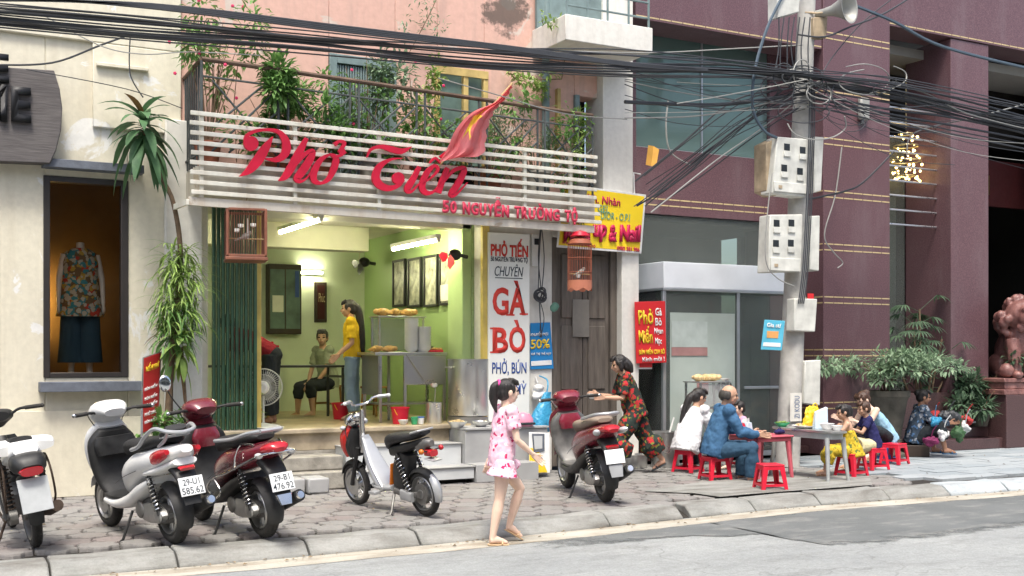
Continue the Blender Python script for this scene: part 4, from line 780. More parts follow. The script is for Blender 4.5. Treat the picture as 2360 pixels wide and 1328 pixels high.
cg.torus((0, .035, hz), .218, .007, (0, 1, 0), 40, 6); o_ = cg.build('cage', 'fan_mesh', t); o_['kind'] = 'stuff'
for k in range(3):
    mb = MB(); mb.M = Matrix.Translation((0, .04, hz)) @ Matrix.Rotation(R(30 + 120 * k), 4, 'Y'); mb.loft([[(-.03, -.01, .03), (.03, .02, .03), (.03, .025, .03), (-.03, -.005, .03)], [(-.08, -.02, .12), (.06, .02, .12), (.06, .025, .12), (-.08, -.015, .12)], [(-.06, -.02, .19), (.05, .01, .185), (.05, .015, .185), (-.06, -.015, .19)]]); mb.build('blade', 'clear_plastic', t)
# ---- steel serving cart, glass case with chickens, bowls, pots
ct = thing('serving_cart', 'stainless steel serving cart with a side shelf in the shop front', 'cart'); cy = 13.62; a, b = onY(872, 985, cy), onY(1030, 812, cy); zt = ZatY(950, 812, cy)
X0, X1 = a.x, b.x
box('work_top', 'steel', ct, X0 - .05, X1, cy - .02, cy + .62, zt - .04, zt, .006); box('front_panel', 'steel', ct, X0 + .35, X1 - .03, cy - .012, cy, zt - .42, zt - .043, .004); box('side_panel', 'steel_dull', ct, X0, X0 + .02, cy, cy + .58, zt - .55, zt - .043, .004)
for x in (X0 + .02, X0 + .36, X1 - .04):
    for y in (cy + .012, cy + .56): box('leg', 'steel', ct, x, x + .035, y, y + .035, FZ + .002, zt - .043, .003)
box('low_shelf', 'steel_dull', ct, X0 + .06, X1 - .05, cy + .05, cy + .55, FZ + .22, FZ + .24, .003); MB().tube([(X0 + .37, cy - .03, zt - .02), (X0 + .62, cy - .03, zt - .36)], .008, 6).build('brace', 'steel', ct)
ch = thing('glass_case', 'small steel framed food case on the serving cart', 'case', (X0 + .12, cy + .28, zt)); zc = ZatY(925, 732, cy + .28) - zt
for x in (0, .62):
    for y in (0, .26): box('post', 'steel', ch, x, x + .02, y, y + .02, .002, zc, 0)
box('top_shelf', 'steel', ch, -.02, .66, -.02, .30, zc + .001, zc + .02, .003); box('pane', 'clear_plastic', ch, .02, .62, .265, .27, .02, zc - .01, 0)
def chicken(c, s, label, m='roast_chicken', nm='cooked_chicken', rz=0):
    t = thing(nm, label, 'chicken', c, rz, 'cooked chickens'); b = MB().ell((0, 0, .055), (.12, .075, .06)).ell((.08, .05, .04), (.06, .03, .03)).ell((.08, -.05, .04), (.06, .03, .03)).ell((-.1, 0, .06), (.05, .05, .045)).tube([(.1, .05, .04), (.17, .06, .03)], .012).tube([(.1, -.05, .04), (.17, -.06, .03)], .012).ell((-.02, .08, .06), (.05, .02, .03)).ell((-.02, -.08, .06), (.05, .02, .03)).build('body', m, t)
    smoothmesh(b, .009, 3); t.scale = (s, s, s)
for i, dx in enumerate((.08, .26, .44)): chicken((X0 + .14 + dx, cy + .40, zt + zc + .022), .9, ('golden chicken at the left of the case top', 'golden chicken in the middle of the case top', 'golden chicken at the right of the case top')[i], rz=i * 1.3)
for i, dx in enumerate((.06, .24)): chicken((X0 + dx - .02, cy + .17, zt + .002), .75, ('roast chicken at the left end of the cart top', 'roast chicken beside the bowl stacks')[i], rz=2 + i)
def bowlstack(c, n, rr, label):
    t = thing('bowl_stack', label, 'bowls', c, 0, 'stacks of white bowls')
    for i in range(n):
        z = i * .021; o = MB().lathe([(rr * .45, z), (rr * .5, z + .005), (rr * .9, z + .04), (rr, z + .058), (rr * .97, z + .058), (rr * .85, z + .042)], n=18).build('bowl', 'plastic_white', t)
bowlstack((X0 + .50, cy + .10, zt + .001), 19, .095, 'taller stack of white bowls on the cart'); bowlstack((X0 + .66, cy + .05, zt + .001), 14, .09, 'shorter stack of white bowls in front on the cart')
def pot(name, label, c, r, h, m='steel', handle=True, lid=False, cat='pot', group=None):
    t = thing(name, label, cat, c, 0, group); MB().lathe([(r * .97, 0), (r, .012), (r, h), (r * 1.03, h + .006), (r * 1.03, h + .014), (r * .97, h + .014), (r * .96, h * .6), (0.01, h * .6)], n=32).build('body', m, t)
    if handle:
        for s in (-1, 1): MB().tube([(s * r, -.06, h * .86), (s * (r + .05), -.05, h * .87), (s * (r + .05), .05, h * .87), (s * r, .06, h * .86)], .008, 6).build('handle', m, t)
    if lid: MB().lathe([(r * 1.04, h + .016), (r * .9, h + .03), (r * .2, h + .06), (.03, h + .062), (.03, h + .09), (.01, h + .092)], n=28).build('lid', m, t)
    return t
pc = onY(1078, 948, 13.30); pr = (XatY(1128, 13.3) - XatY(1030, 13.3)) / 2; pot('stock_pot', 'huge stainless stock pot steaming beside the vertical sign', (pc.x, 13.30 - .1, .62 + .12), pr * .98, ZatY(1078, 830, 13.2) - .74); pst = thing('pot_stand', 'low dark burner stand beneath the huge stock pot', 'stand', (pc.x, 13.2, .626)); MB().lathe([(pr, .0), (pr, .1), (pr * .8, .112), (pr * .7, .112)], n=24).build('ring', 'steel_dull', pst)
pot('steel_pail', 'steel pail holding a ladle before the serving cart', (XatY(1000, 13.1), 13.10, FZ + .002), .10, .25, 'steel', False); ldl = thing('ladle', 'long steel ladle standing in the pail', 'ladle', (XatY(1000, 13.1), 13.1, FZ + .03)); MB().tube([(0, 0, 0), (.02, 0, .42)], .007, 6).build('shaft', 'steel', ldl); MB().lathe([(.01, .42), (.04, .43), (.055, .47), (.05, .47), (.03, .44)], n=14).build('scoop', 'steel', ldl)
def bowl(c, r, h, label, m='steel', food=None, nm='bowl', group='bowls and cups on the entrance edge'):
    t = thing(nm, label, 'bowl', c, 0, group); MB().lathe([(r * .5, 0), (r * .55, .004), (r * .9, h * .7), (r, h), (r * .97, h), (r * .85, h * .7), (r * .5, .012), (.004, .012)], n=22).build('body', m, t)
    if food:
        o = MB()
        for k in range(14): o.ell((rnd(-.6, .6) * r, rnd(-.6, .6) * r, h * .85 + rnd(0, .02)), (rnd(.15, .3) * r, rnd(.12, .25) * r, .012), 8, 5, (rnd(-.3, .3), rnd(-.3, .3), rnd(0, 3)))
        o.build('food', food, t)['kind'] = 'stuff'
bowl((XatY(1054, 12.62), 12.62, .627), .125, .075, 'steel basin of scraps on the grey pedestal behind the girl', 'steel', 'pale_chicken'); bowl((XatY(1108, 12.62), 12.62, .627), .11, .07, 'steel bowl hidden half behind the girl on the pedestal')
def bucket(c, r, h, label, m='plastic_red'):
    t = thing('bucket', label, 'bucket', c, .4, 'red buckets in the shop'); MB().lathe([(r * .78, 0), (r, h), (r * 1.05, h), (r * 1.05, h - .02), (r * .96, h - .02), (r * .74, .02), (.004, .02)], n=22).build('body', m, t)
    MB().tube(bez([(r * math.cos(q), -r * .9 * math.sin(q) * .5 - .01, h - .02 - .12 * math.sin(q)) for q in [k * math.pi / 6 for k in range(7)]], 3), .005, 6).build('handle', 'print_yellow', t)
bucket((XatY(922, 13.25), 13.25, FZ + .001), .115, .21, 'red plastic bucket with yellow handle under the serving cart'); bucket((XatY(785, 14.6), 14.6, FZ + .001), .12, .22, 'red plastic bucket behind the woman in yellow')
bowl((XatY(930, 12.98), 12.99, FZ + .006), .065, .06, 'white bowl at the front of the red bucket', 'plastic_white'); 
for px, m, lb in ((955, 'plastic_green', 'small green lidded tub on the entrance edge'), (972, 'plastic_white', 'small white tub with blue rim on the entrance edge')):
    t = thing('plastic_tub', lb, 'tub', (XatY(px, 13.0), 13.0 + (px - 955) * .002, FZ + .006), 0, 'bowls and cups on the entrance edge'); MB().lathe([(.035, 0), (.045, .075), (.04, .076), (.033, .01)], n=16).build('body', m, t); MB().lathe([(.047, .077), (.047, .092), (.01, .094)], n=16).build('lid', m if m == 'plastic_green' else 'plastic_blue', t)
tt = thing('tray', 'white flat tray lying at the front edge of the shop floor', 'tray', (XatY(615, 13.05), 13.02, FZ + .006), .2); MB().lathe([(.02, 0), (.16, .004), (.19, .02), (.185, .024), (.15, .01), (.01, .009)], n=24).build('dish', 'plastic_white', tt)
rt = thing('meat_tray', 'red tray of meat on the end of the serving cart', 'tray', (X1 - .16, cy + .14, zt + .001), 0); box('tray_body', 'plastic_red', rt, -.14, .13, -.10, .1, 0, .03, .008)
for k in range(6): MB().ell((rnd(-.1, .1), rnd(-.06, .06), .04), (.04, .03, .02), 8, 5, (0, 0, rnd(0, 3))).build('meat_piece', 'roast_chicken', rt)
sp = thing('saucepan', 'small steel pan behind the bowl stacks on the cart', 'pan', (X1 - .32, cy + .14, zt + .001)); MB().lathe([(.06, 0), (.075, .07), (.08, .07), (.07, .07), (.055, .01), (.004, .01)], n=20).build('body', 'steel', sp); MB().tube([(.07, 0, .06), (.2, .02, .07)], .009, 6).build('handle', 'picture_black', sp)
# ================================================================ plants
def leafmat(name, c, c2, rough=.5):
    m, nt, b = newmat(name); co = coords(nt, 'world'); n = nnoise(nt, co, 9, 3); n2 = nnoise(nt, co, 1.5, 2)
    cc = ramp(nt, n, [(.3, c), (.7, c2)]); cc = mix(nt, ramp(nt, n2, [(.45, 0.), (.7, .5)]), cc, sh(c2, 1.5)); nt.links.new(cc, b.inputs['Base Color']); b.inputs['Roughness'].default_value = rough
    b.inputs['Specular IOR Level'].default_value = .35; tl = nt.nodes.new("ShaderNodeBsdfTranslucent"); nt.links.new(cc, tl.inputs[0]); mx = nt.nodes.new("ShaderNodeMixShader"); mx.inputs[0].default_value = .3
    nt.links.new(b.outputs[0], mx.inputs[1]); nt.links.new(tl.outputs[0], mx.inputs[2]); nt.links.new(mx.outputs[0], nt.nodes["Material Output"].inputs[0]); return m
leafmat('leaf_dark', (.05, .12, .055), (.10, .20, .09)); leafmat('leaf_mid', (.10, .22, .055), (.19, .34, .10)); leafmat('leaf_lime', (.20, .32, .07), (.32, .45, .13)); leafmat('leaf_grey', (.13, .22, .12), (.25, .34, .22)); leafmat('leaf_palm', (.045, .09, .05), (.10, .16, .095))
mat('bark', (.16, .11, .07), .9, 0, .4, 12, .6); mat('stem_brown', (.20, .13, .08), .8, 0, .3, 9); mat('flower_red', (.62, .03, .12), .5); mat('terracotta', (.34, .11, .06), .8, 0, .25, 6); mat('pot_grey', (.40, .38, .34), .85, 0, .3, 5, .3); mat('old_pot', (.10, .09, .072), .9, 0, .5, 4, .6); mat('dry_leaf', (.30, .15, .06), .8)
def leaf(mb, p, d, L, w, droop=.3, n=4, fold=.25, up=None):
    """one blade: starts at p, runs along d, bends down by droop"""
    d = Vector(d).normalized(); side = d.cross(Vector((0, 0, 1))); side = side.normalized() if side.length > 1e-3 else Vector((1, 0, 0)); nrm = side.cross(d)
    rows = []; q = Vector(p); dd = d.copy()
    for i in range(n + 1):
        t = i / n; ww = w * (math.sin(math.pi * min(1, .12 + .88 * t)) ** .8) if i < n else w * .03
        rows += [q - side * ww / 2 + nrm * ww * fold, q.copy(), q + side * ww / 2 + nrm * ww * fold]; dd = (dd + Vector((0, 0, -droop / n * 2))).normalized(); q = q + dd * L / n
    mb.add(rows, [f for i in range(n) for f in ((3 * i, 3 * i + 1, 3 * i + 4, 3 * i + 3), (3 * i + 1, 3 * i + 2, 3 * i + 5, 3 * i + 4))])
def bush(mb, c, r, n, L, w, rng, tip=.6):
    c = Vector(c)
    for _ in range(n):
        v = Vector((rng.gauss(0, 1), rng.gauss(0, 1), rng.gauss(0, 1))).normalized(); k = rng.random() ** .5
        p = c + Vector((v.x * r[0], v.y * r[1], v.z * r[2])) * k; d = (v + Vector((rng.uniform(-1, 1), rng.uniform(-1, 1), rng.uniform(-.3, 1))) * tip)
        leaf(mb, p, d, L * rng.uniform(.6, 1.2), w * rng.uniform(.7, 1.2), rng.uniform(0, .6), 2, .2)
def clumpy(mb, c, r, n, L, w, rng, k=8):
    c = Vector(c)
    for _ in range(k):
        v = Vector((rng.gauss(0, .55), rng.gauss(0, .55), rng.gauss(0, .55))); s = rng.uniform(.3, .5)
        bush(mb, c + Vector((v.x * r[0], v.y * r[1], v.z * r[2])), (r[0] * s, r[1] * s, r[2] * s), n // k, L, w, rng)
def potted(name, label, loc, pot_m, pr, ph, cr, cz, n, L, w, lm, group=None, stems=5, flowers=0, seed=1, pot=True, sp=.25):
    rng = random.Random(seed); t = thing(name, label, 'plant', loc, 0, group)
    if pot: MB().lathe([(pr * .7, 0), (pr * .95, ph * .9), (pr * 1.08, ph * .9), (pr * 1.08, ph), (pr * .9, ph), (pr * .85, ph * .85), (.004, ph * .85)], n=18).build('pot', pot_m, t)
    mb = MB()
    for _ in range(stems):
        x, y = rng.uniform(-1, 1) * cr[0] * .8, rng.uniform(-1, 1) * cr[1] * .7; z = cz + rng.uniform(-.3, .8) * cr[2]
        mb.tube(bez([(x * .1, y * .1, ph * .85 if pot else 0), (x * .5 + rng.uniform(-.05, .05), y * .5, z * .55), (x, y, z)], 3), [.010, .008, .007, .006, .005, .004, .003], 5)
    mb.build('stem', 'stem_brown', t); mb = MB(); clumpy(mb, (0, 0, cz), cr, n, L, w, rng); mb.build('foliage', lm, t, 0)
    for _ in range(flowers):
        f = MB(); q = Vector((rng.uniform(-1, 1) * cr[0], -abs(rng.uniform(.3, 1)) * cr[1], cz + rng.uniform(-.6, 1) * cr[2]))
        for k in range(5): a = k * 1.257; f.ell(q + Vector((math.cos(a) * .009, -.004, math.sin(a) * .009)), (.011, .007, .011), 7, 5)
        f.ell(q + Vector((0, -.008, 0)), .007, 6, 4); f.build('flower', 'flower_red', t)
    return t
GB = 'potted plants along the balcony'
def bal(px, off=.22, z=3.525): t = (onS(px, 330).x - BL.x) / (BR.x - BL.x); p = blerp(t, -off - .05); return (p.x, p.y, z)
potted('balcony_shrub', 'tall thin stemmed shrub with small red blossoms at the left balcony corner', bal(500), 'terracotta', .15, .26, (.46, .24, .70), 1.15, 800, .10, .034, 'leaf_mid', GB, 14, 8, 3)
potted('balcony_shrub', 'dense dark green leafy shrub behind the railing left of the shutter', bal(665), 'terracotta', .17, .28, (.46, .24, .46), .80, 1700, .12, .042, 'leaf_mid', GB, 8, 0, 5)
potted('balcony_shrub', 'low bright shrub in front of the green shutter', bal(770), 'terracotta', .15, .22, (.38, .18, .24), .52, 900, .11, .034, 'leaf_mid', GB, 6, 0, 8)
potted('balcony_shrub', 'climbing rose with pink red blooms across the green shutter', bal(880), 'pot_grey', .14, .24, (.40, .16, .78), .95, 1300, .08, .045, 'leaf_grey', GB, 12, 3, 11)
potted('balcony_shrub', 'sparse pale rose bush beside the flag', bal(1010, .3), 'terracotta', .14, .24, (.30, .15, .60), .9, 620, .08, .042, 'leaf_lime', GB, 8, 3, 14)
potted('balcony_shrub', 'feathery shrub in a terracotta pot right of the flag', bal(1165), 'terracotta', .16, .26, (.40, .2, .46), .72, 1100, .065, .018, 'leaf_grey', GB, 12, 0, 17)
potted('balcony_shrub', 'grey green feathery shrub in a grey pot near the balcony right end', bal(1270), 'pot_grey', .18, .30, (.40, .2, .38), .62, 1200, .065, .018, 'leaf_grey', GB, 12, 0, 19)
potted('balcony_shrub', 'bright lime leafed climber at the right end of the balcony', bal(1362, .12), 'pot_grey', .12, .2, (.14, .10, .50), .62, 320, .08, .03, 'leaf_lime', GB, 5, 0, 21)
rgv = random.Random(12)
vn = thing('railing_vine', 'leafy vine running along the whole balcony railing', 'plant'); mb = MB(); sm_ = MB()
for k in range(34):
    tt_ = rgv.uniform(.0, 1.0); z_ = rgv.choice((rgv.uniform(3.75, 4.2), rgv.uniform(4.1, 4.7))); q_ = Vector(rp(tt_, z_, rgv.uniform(-.3, -.05))); rr_ = rgv.uniform(.10, .24); bush(mb, q_, (rr_ * 1.3, .12, rr_), int(60 * rr_ / .15), .085, .045, rgv); sm_.tube([(q_.x, q_.y + .05, 3.6), (q_.x + rgv.uniform(-.15, .15), q_.y, z_ * .5 + 1.9), tuple(q_)], .005, 4)
mb.build('foliage', 'leaf_mid', vn, 0); sm_.build('stem', 'stem_brown', vn)
hv = thing('hanging_vine', 'lime green vine hanging from the upper balcony edge', 'plant', onY(1235, 195, 12.9)); mb = MB(); rg = random.Random(4); clumpy(mb, (0, -.1, 0), (.36, .12, .14), 320, .08, .03, rg); mb.build('foliage', 'leaf_lime', hv, 0); MB().tube([(-.4, .02, .1), (0, -.05, .05), (.4, .02, .12), (.5, .05, .6)], .008, 5).build('stem', 'stem_brown', hv)
hv = thing('hanging_vine', 'thin vine trailing at the top beside the damp patch', 'plant', onY(985, 55, 12.9)); mb = MB(); clumpy(mb, (0, -.08, 0), (.42, .1, .35), 150, .06, .024, rg); mb.build('foliage', 'leaf_grey', hv, 0); MB().tube(bez([(-.3, .02, -.5), (-.1, -.05, -.1), (.1, -.04, .3), (.3, .02, .8)], 4), .006, 5).build('stem', 'stem_brown', hv)
hv = thing('hanging_vine', 'lime sprig growing by the downpipe at the top', 'plant', onY(1265, 48, 12.4)); mb = MB(); clumpy(mb, (0, 0, 0), (.14, .08, .09), 70, .07, .028, rg); mb.build('foliage', 'leaf_lime', hv, 0); MB().tube([(-.1, .0, 0), (.12, .35, .05)], .006, 5).build('stem', 'stem_brown', hv)
def dracaena(name, label, pts, crownpx, nleaf, L, w, seed, m='leaf_dark', droop=(.5, 1.3), tr=.022, cat='tree', spread=.34):
    """cane with a rosette of long strap leaves, every leaf its own part"""
    rng = random.Random(seed); b = Vector(pts[0]); t = thing(name, label, cat, b); P = bez([Vector(p) - b for p in pts], 5); MB().tube(P, [tr * (1 - .45 * i / (len(P) - 1)) for i in range(len(P))], 8).build('trunk', 'bark', t)
    c = Vector(crownpx) - b
    for i in range(nleaf):
        a = i * 2.399 + rng.uniform(-.4, .4); u = i / nleaf; e = 1.1 - 1.7 * (1 - u) + rng.uniform(-.3, .3); d = Vector((math.cos(a), math.sin(a) * .85, e)); mb = MB(); leaf(mb, c + Vector((rng.uniform(-.02, .02), 0, (u - .6) * spread)), d, L * rng.uniform(.6, 1.1) * (1.1 - .45 * u), w * rng.uniform(.75, 1.2), rng.uniform(*droop) * (1.25 - .8 * u), 6, .10); mb.build('leaf', m if rng.random() > .03 else 'dry_leaf', t, 60)
    return t
DY = 12.55
dracaena('dracaena_tree', 'tall dracaena with a drooping strap leaf crown against the cream wall', [onY(382, 1010, DY), onY(398, 800, DY), onY(416, 600, DY), onY(400, 470, DY), onY(368, 400, DY), onY(330, 300, DY)], onY(328, 290, DY), 46, .66, .095, 2, 'leaf_dark', (.5, 1.5), .035)
dracaena('dracaena_tree', 'short dracaena with bright leaves behind the red stand sign', [onY(392, 1020, DY + .1), onY(394, 900, DY + .1), onY(396, 790, DY + .1)], onY(396, 785, DY + .1), 30, .42, .085, 5, 'leaf_mid', (.8, 1.9), .03)
dracaena('dracaena_tree', 'thin dracaena sprouting beside the gate', [onY(425, 1020, DY), onY(428, 940, DY), onY(420, 800, DY - .1)], onY(420, 790, DY - .1), 22, .38, .075, 9, 'leaf_lime', (.9, 1.9), .02)
def clump(name, label, px, py, Y, r, n, L, w, m, seed, droop=1.2):
    rng = random.Random(seed); t = thing(name, label, 'plant', onY(px, py, Y)); mb = MB()
    for i in range(n): a = rng.uniform(0, 6.28); leaf(mb, (rng.uniform(-1, 1) * r * .7, rng.uniform(-1, 1) * r * .45, rng.uniform(-1, 1) * r), (math.cos(a), math.sin(a), rng.uniform(-.2, 1.2)), L * rng.uniform(.6, 1.2), w, rng.uniform(.4, droop), 5, .1)
    mb.build('foliage', m, t, 0); MB().ell((0, .03, -.04), (.06, .05, .08), 10, 8).build('root_ball', 'bark', t); return t
clump('orchid_clump', 'tuft of narrow orchid leaves tied high on the dracaena trunk', 412, 612, DY - .03, .2, 190, .34, .022, 'leaf_lime', 31); clump('orchid_clump', 'second tuft of thin trailing leaves halfway down the trunk', 412, 690, DY - .03, .3, 260, .32, .020, 'leaf_lime', 32, 1.8); clump('orchid_clump', 'third tuft of thin leaves below the trailing one on the trunk', 405, 748, DY - .03, .25, 200, .30, .022, 'leaf_mid', 33, 1.6)
potted('ground_shrub', 'leafy shrub growing at the foot of the dracaena', (XatY(385, 12.5), 12.5, 0), 'old_pot', .16, .16, (.36, .26, .36), .45, 1000, .11, .045, 'leaf_mid', None, 7, 0, 41); potted('ground_shrub', 'small weed shrub between the dracaena and the entrance steps', (XatY(535, 12.7), 12.70, .36), 'terracotta', .07, .1, (.13, .1, .12), .18, 60, .09, .03, 'leaf_lime', None, 4, 0, 43)
potted('ground_shrub', 'small green sprout at the foot of the cream wall', (XatY(318, 12.75), 12.75, 0), 'old_pot', .1, .12, (.16, .12, .24), .36, 260, .10, .04, 'leaf_mid', None, 5, 0, 44)
potted('floor_plant', 'small potted sprout on the shop floor by the fan', (XatY(575, 13.1), 13.08, FZ + .002), 'plastic_white', .06, .09, (.07, .06, .14), .24, 50, .12, .03, 'leaf_lime', None, 4, 0, 46)
# big stone planter and rhapis palm at the right
pl = thing('stone_planter', 'tall dark weathered stone planter with ringed foot on the pavement', 'planter', (*onZ(2040, 1052, 0).xy, 0)); MB().lathe([(.30, 0), (.30, .05), (.19, .09), (.17, .14), (.20, .19), (.235, .22), (.235, .26), (.22, .27), (.32, .86), (.36, .90), (.36, .98), (.30, .98), (.27, .9), (.004, .9)], n=28).build('body', 'old_pot', pl)
lc = Vector(pl.location); sh2 = thing('planter_shrub', 'round green leafy shrub growing from the stone planter', 'plant', lc + Vector((0, 0, .9))); rg = random.Random(77); mb = MB()
clumpy(mb, (.08, 0, .46), (.92, .6, .20), 2000, .12, .045, rg, 26); mb.build('foliage', 'leaf_grey', sh2, 0); mb = MB()
for k in range(7): a = k * .9; mb.tube(bez([(0, 0, 0), (.12 * math.cos(a), .12 * math.sin(a), .2), (.35 * math.cos(a), .35 * math.sin(a), .5)], 3), .014, 5)
mb.build('trunk', 'bark', sh2)
def rhapis(loc, label, canes, seed):
    rng = random.Random(seed); t = thing('fan_palm', label, 'palm', loc, 0, 'fan palms by the hotel entrance')
    for cx, cy_, h in canes:
        MB().tube(bez([(cx * .3, cy_ * .3, 0), (cx * .6, cy_ * .6, h * .5), (cx, cy_, h)], 3), .016, 6).build('cane', 'bark', t)
        for k in range(8):
            a = rng.uniform(0, 6.28); st = Vector((cx, cy_, h - rng.uniform(0, .35))); e = Vector((math.cos(a) * .3, math.sin(a) * .3, rng.uniform(.0, .3))); mb = MB(); mb.tube([st, st + e], .005, 4)
            for j in range(9):
                b = R(-75 + 150 * j / 8); ax = Vector((e.x, e.y, 0)).normalized(); d = ax * math.cos(b) + Vector((-ax.y, ax.x, 0)) * math.sin(b) + Vector((0, 0, .15)); leaf(mb, st + e, d, rng.uniform(.22, .32), .032, .55, 3, .15)
            mb.build('frond', 'leaf_palm', t, 0)
rhapis((14.75, 13.22, .515), 'tall dark fan palm clump in front of the second granite pillar', [(-.25, 0, 1.15), (.05, .1, 1.75), (.40, -.05, 1.25), (-.45, .05, .75), (.5, .0, .6), (.15, -.1, .9), (-.1, .1, 1.5)], 6)
potted('low_shrub', 'low broad leafed bush between the palm and the lion statue', (15.75, 12.95, .345), 'old_pot', .2, .2, (.55, .35, .40), .55, 800, .18, .055, 'leaf_palm', None, 8, 0, 52)
# ================================================================ stone lion on its pedestal
m_, nt_, b_ = newmat('lion_stone'); co_ = coords(nt_); n_ = nnoise(nt_, co_, 8, 6, .65); nt_.links.new(ramp(nt_, n_, [(.3, (.12, .048, .044)), (.7, (.32, .155, .135))]), b_.inputs['Base Color']); b_.inputs['Roughness'].default_value = .38; bump(nt_, b_, nnoise(nt_, co_, 22, 4), .6, .02)
LX, LY = 16.30, 12.80; LZ = .862
pd = thing('lion_pedestal', 'polished reddish granite pedestal under the stone lion', 'pedestal', (LX, LY, LZ)); m_ = 'lion_stone'
MB().box(-.42, 1.0, -.25, .3, 0, .09).box(-.36, 1.0, -.21, .26, .092, .2).box(-.40, 1.0, -.24, .29, .202, .27).build('body', m_, pd, bevel=.012)
li = thing('lion_statue', 'reddish brown carved guardian lion statue on the granite pedestal', 'statue', (LX + .34, LY + .05, LZ + .272), R(-122)); li.scale = (1.38, 1.38, 1.40); mb = MB()
for c, r in (((-.25, 0, .30), (.25, .20, .28)), ((.05, 0, .42), (.22, .2, .30)), ((.12, 0, .74), (.22, .22, .20)), ((.30, 0, .70), (.13, .13, .11)), ((.28, 0, .60), (.11, .10, .06)), ((-.30, .17, .14), (.20, .09, .15)), ((-.30, -.17, .14), (.20, .09, .15)), ((-.46, 0, .4), (.09, .08, .22))): mb.ell(c, r, 16, 12)
for s in (-1, 1):
    mb.tube([(.16, s * .13, .45), (.22, s * .14, .2), (.24, s * .14, .03)], [.10, .075, .07], 10); mb.ell((.29, s * .14, .04), (.10, .075, .05), 10, 8); mb.ell((-.12, s * .19, .04), (.12, .06, .05), 10, 8); mb.ell((.36, s * .07, .80), .035, 8, 6); mb.ell((.10, s * .17, .90), (.04, .03, .06), 8, 6)
rg = random.Random(3)
for k in range(60):
    a = rg.uniform(0, 6.28); e = rg.uniform(-.7, 1.2); d = Vector((math.cos(a) * math.cos(e) - .35, math.sin(a) * math.cos(e), math.sin(e))); mb.ell(Vector((.05, 0, .68)) + d.normalized() * .265, rg.uniform(.045, .07), 8, 6)
for k in range(14): a = k * .45; mb.ell((-.46 + .05 * math.sin(k), .06 * math.cos(k * 2.1), .25 + .04 * k * .7), .05, 8, 6)
mb.ell((.36, 0, .595), (.06, .07, .02), 8, 6); smoothmesh(mb.build('body', 'lion_stone', li), .012, 1)
mb = MB().ell((.30, -.26, .09), .085, 12, 8); mb.build('ball', 'lion_stone', li)
for s in (-1, 1): MB().ell((.395, s * .062, .765), (.02, .022, .022), 8, 6).build('eye', 'brown_granite', li)
# ================================================================ utility pole, boxes, loudspeaker, cables
mat('pole_concrete', (.44, .43, .40), .9, 0, .3, 4, .5); mat('box_grey', (.60, .60, .55), .6, 0, .25, 5); mat('box_rust', (.42, .33, .22), .7, 0, .4, 5); mat('horn_grey', (.36, .36, .33), .5, .2, .2, 5); mat('cable_black', (.045, .048, .054), .5); mat('cable_grey', (.30, .30, .28), .6); mat('cable_blue', (.07, .10, .13), .5); mat('glass_dark', (.03, .035, .04), .15)
PY = 11.92; PB = onZ(1815, 1075, 0); PT = onY(1862, -60, PY)
up = thing('utility_pole', 'grey concrete utility pole carrying meter boxes and cable bundles', 'pole', (PB.x, PY, 0)); PO = Vector(up.location)
MB().tube([(0, 0, 0), (PT - PO) * .5, (PT - PO)], [.165, .14, .115], 20).build('shaft', 'pole_concrete', up)
def polept(z): return PO + (PT - PO) * (z / PT.z)
for z in (1.05, 2.05, 2.35): q = polept(z) - PO; MB().torus(q, .158 - z * .008, .006, (0, 0, 1), 24, 6).build('strap', 'cable_black', up)
mat('paint_blue', (.10, .16, .30), .8); mat('paint_red', (.45, .10, .10), .8); lb_ = MB().box(-.11, .09, -.180, -.172, .62, 1.0).build('pasted_notice', 'paper', up, 0); text('ZI KODU', 'paint_blue', up, Matrix.Translation((.05, -.183, .66)) @ FRONT @ Matrix.Rotation(R(90), 4, 'Z'), .30, .09, .002)
def meterbox(q4, Y, label, wins, lower, d=.22, rim='box_grey'):
    P = [onY(x, y, Y) for x, y in q4]; o = thing('meter_box', label, 'meter box', (P[3].x, Y, P[3].z), 0, 'electricity meter boxes on the pole'); off = Vector(o.location)
    MB().loft([[p - off for p in P], [p - off + Vector((0, d, 0)) for p in P]]).build('case', rim, o, 30, .012)
    def uv(u, v): return (P[0].lerp(P[1], u)).lerp(P[3].lerp(P[2], u), v) - off
    for u, v in wins: c = uv(u, v); wn_ = box('window', 'glass_dark', o, c.x - .05, c.x + .05, c.y - .008, c.y - .001, c.z - .045, c.z + .045, .004); box('seal_plate', 'box_grey', wn_, c.x - .06, c.x + .06, c.y - .02, c.y - .002, c.z - .13, c.z - .055, .006)
    if lower: c0, c1 = uv(.05, .97), uv(.95, .78); box('lower_cover', 'box_grey', o, c0.x, c1.x, c0.y - .02, c0.y - .001, c0.z, c1.z, .008); c = uv(.15, .88); box('latch', 'box_rust', o, c.x, c.x + .06, c.y - .028, c.y - .021, c.z - .02, c.z + .02, 0)
    return o
meterbox(((1792, 315), (1876, 322), (1858, 455), (1778, 445)), 11.70, 'upper tilted grey meter box with four dark windows on the pole', ((.28, .17), (.72, .2), (.27, .54), (.72, .57)), True)
meterbox(((1775, 495), (1850, 494), (1847, 626), (1770, 628)), 11.70, 'lower upright grey meter box with four dark windows on the pole', ((.2, .15), (.65, .15), (.2, .5), (.65, .5)), True)
meterbox(((1766, 330), (1791, 318), (1790, 452), (1766, 440)), 11.80, 'narrow rusty box side edge left of the upper meter box', (), False, .25, 'box_rust')
meterbox(((1878, 315), (1899, 316), (1893, 440), (1876, 445)), 11.80, 'narrow grey box right of the upper meter box', (), False, .25, 'box_grey'); meterbox(((1868, 498), (1890, 497), (1888, 625), (1866, 622)), 11.80, 'narrow grey box right of the lower meter box', (), False, .25)
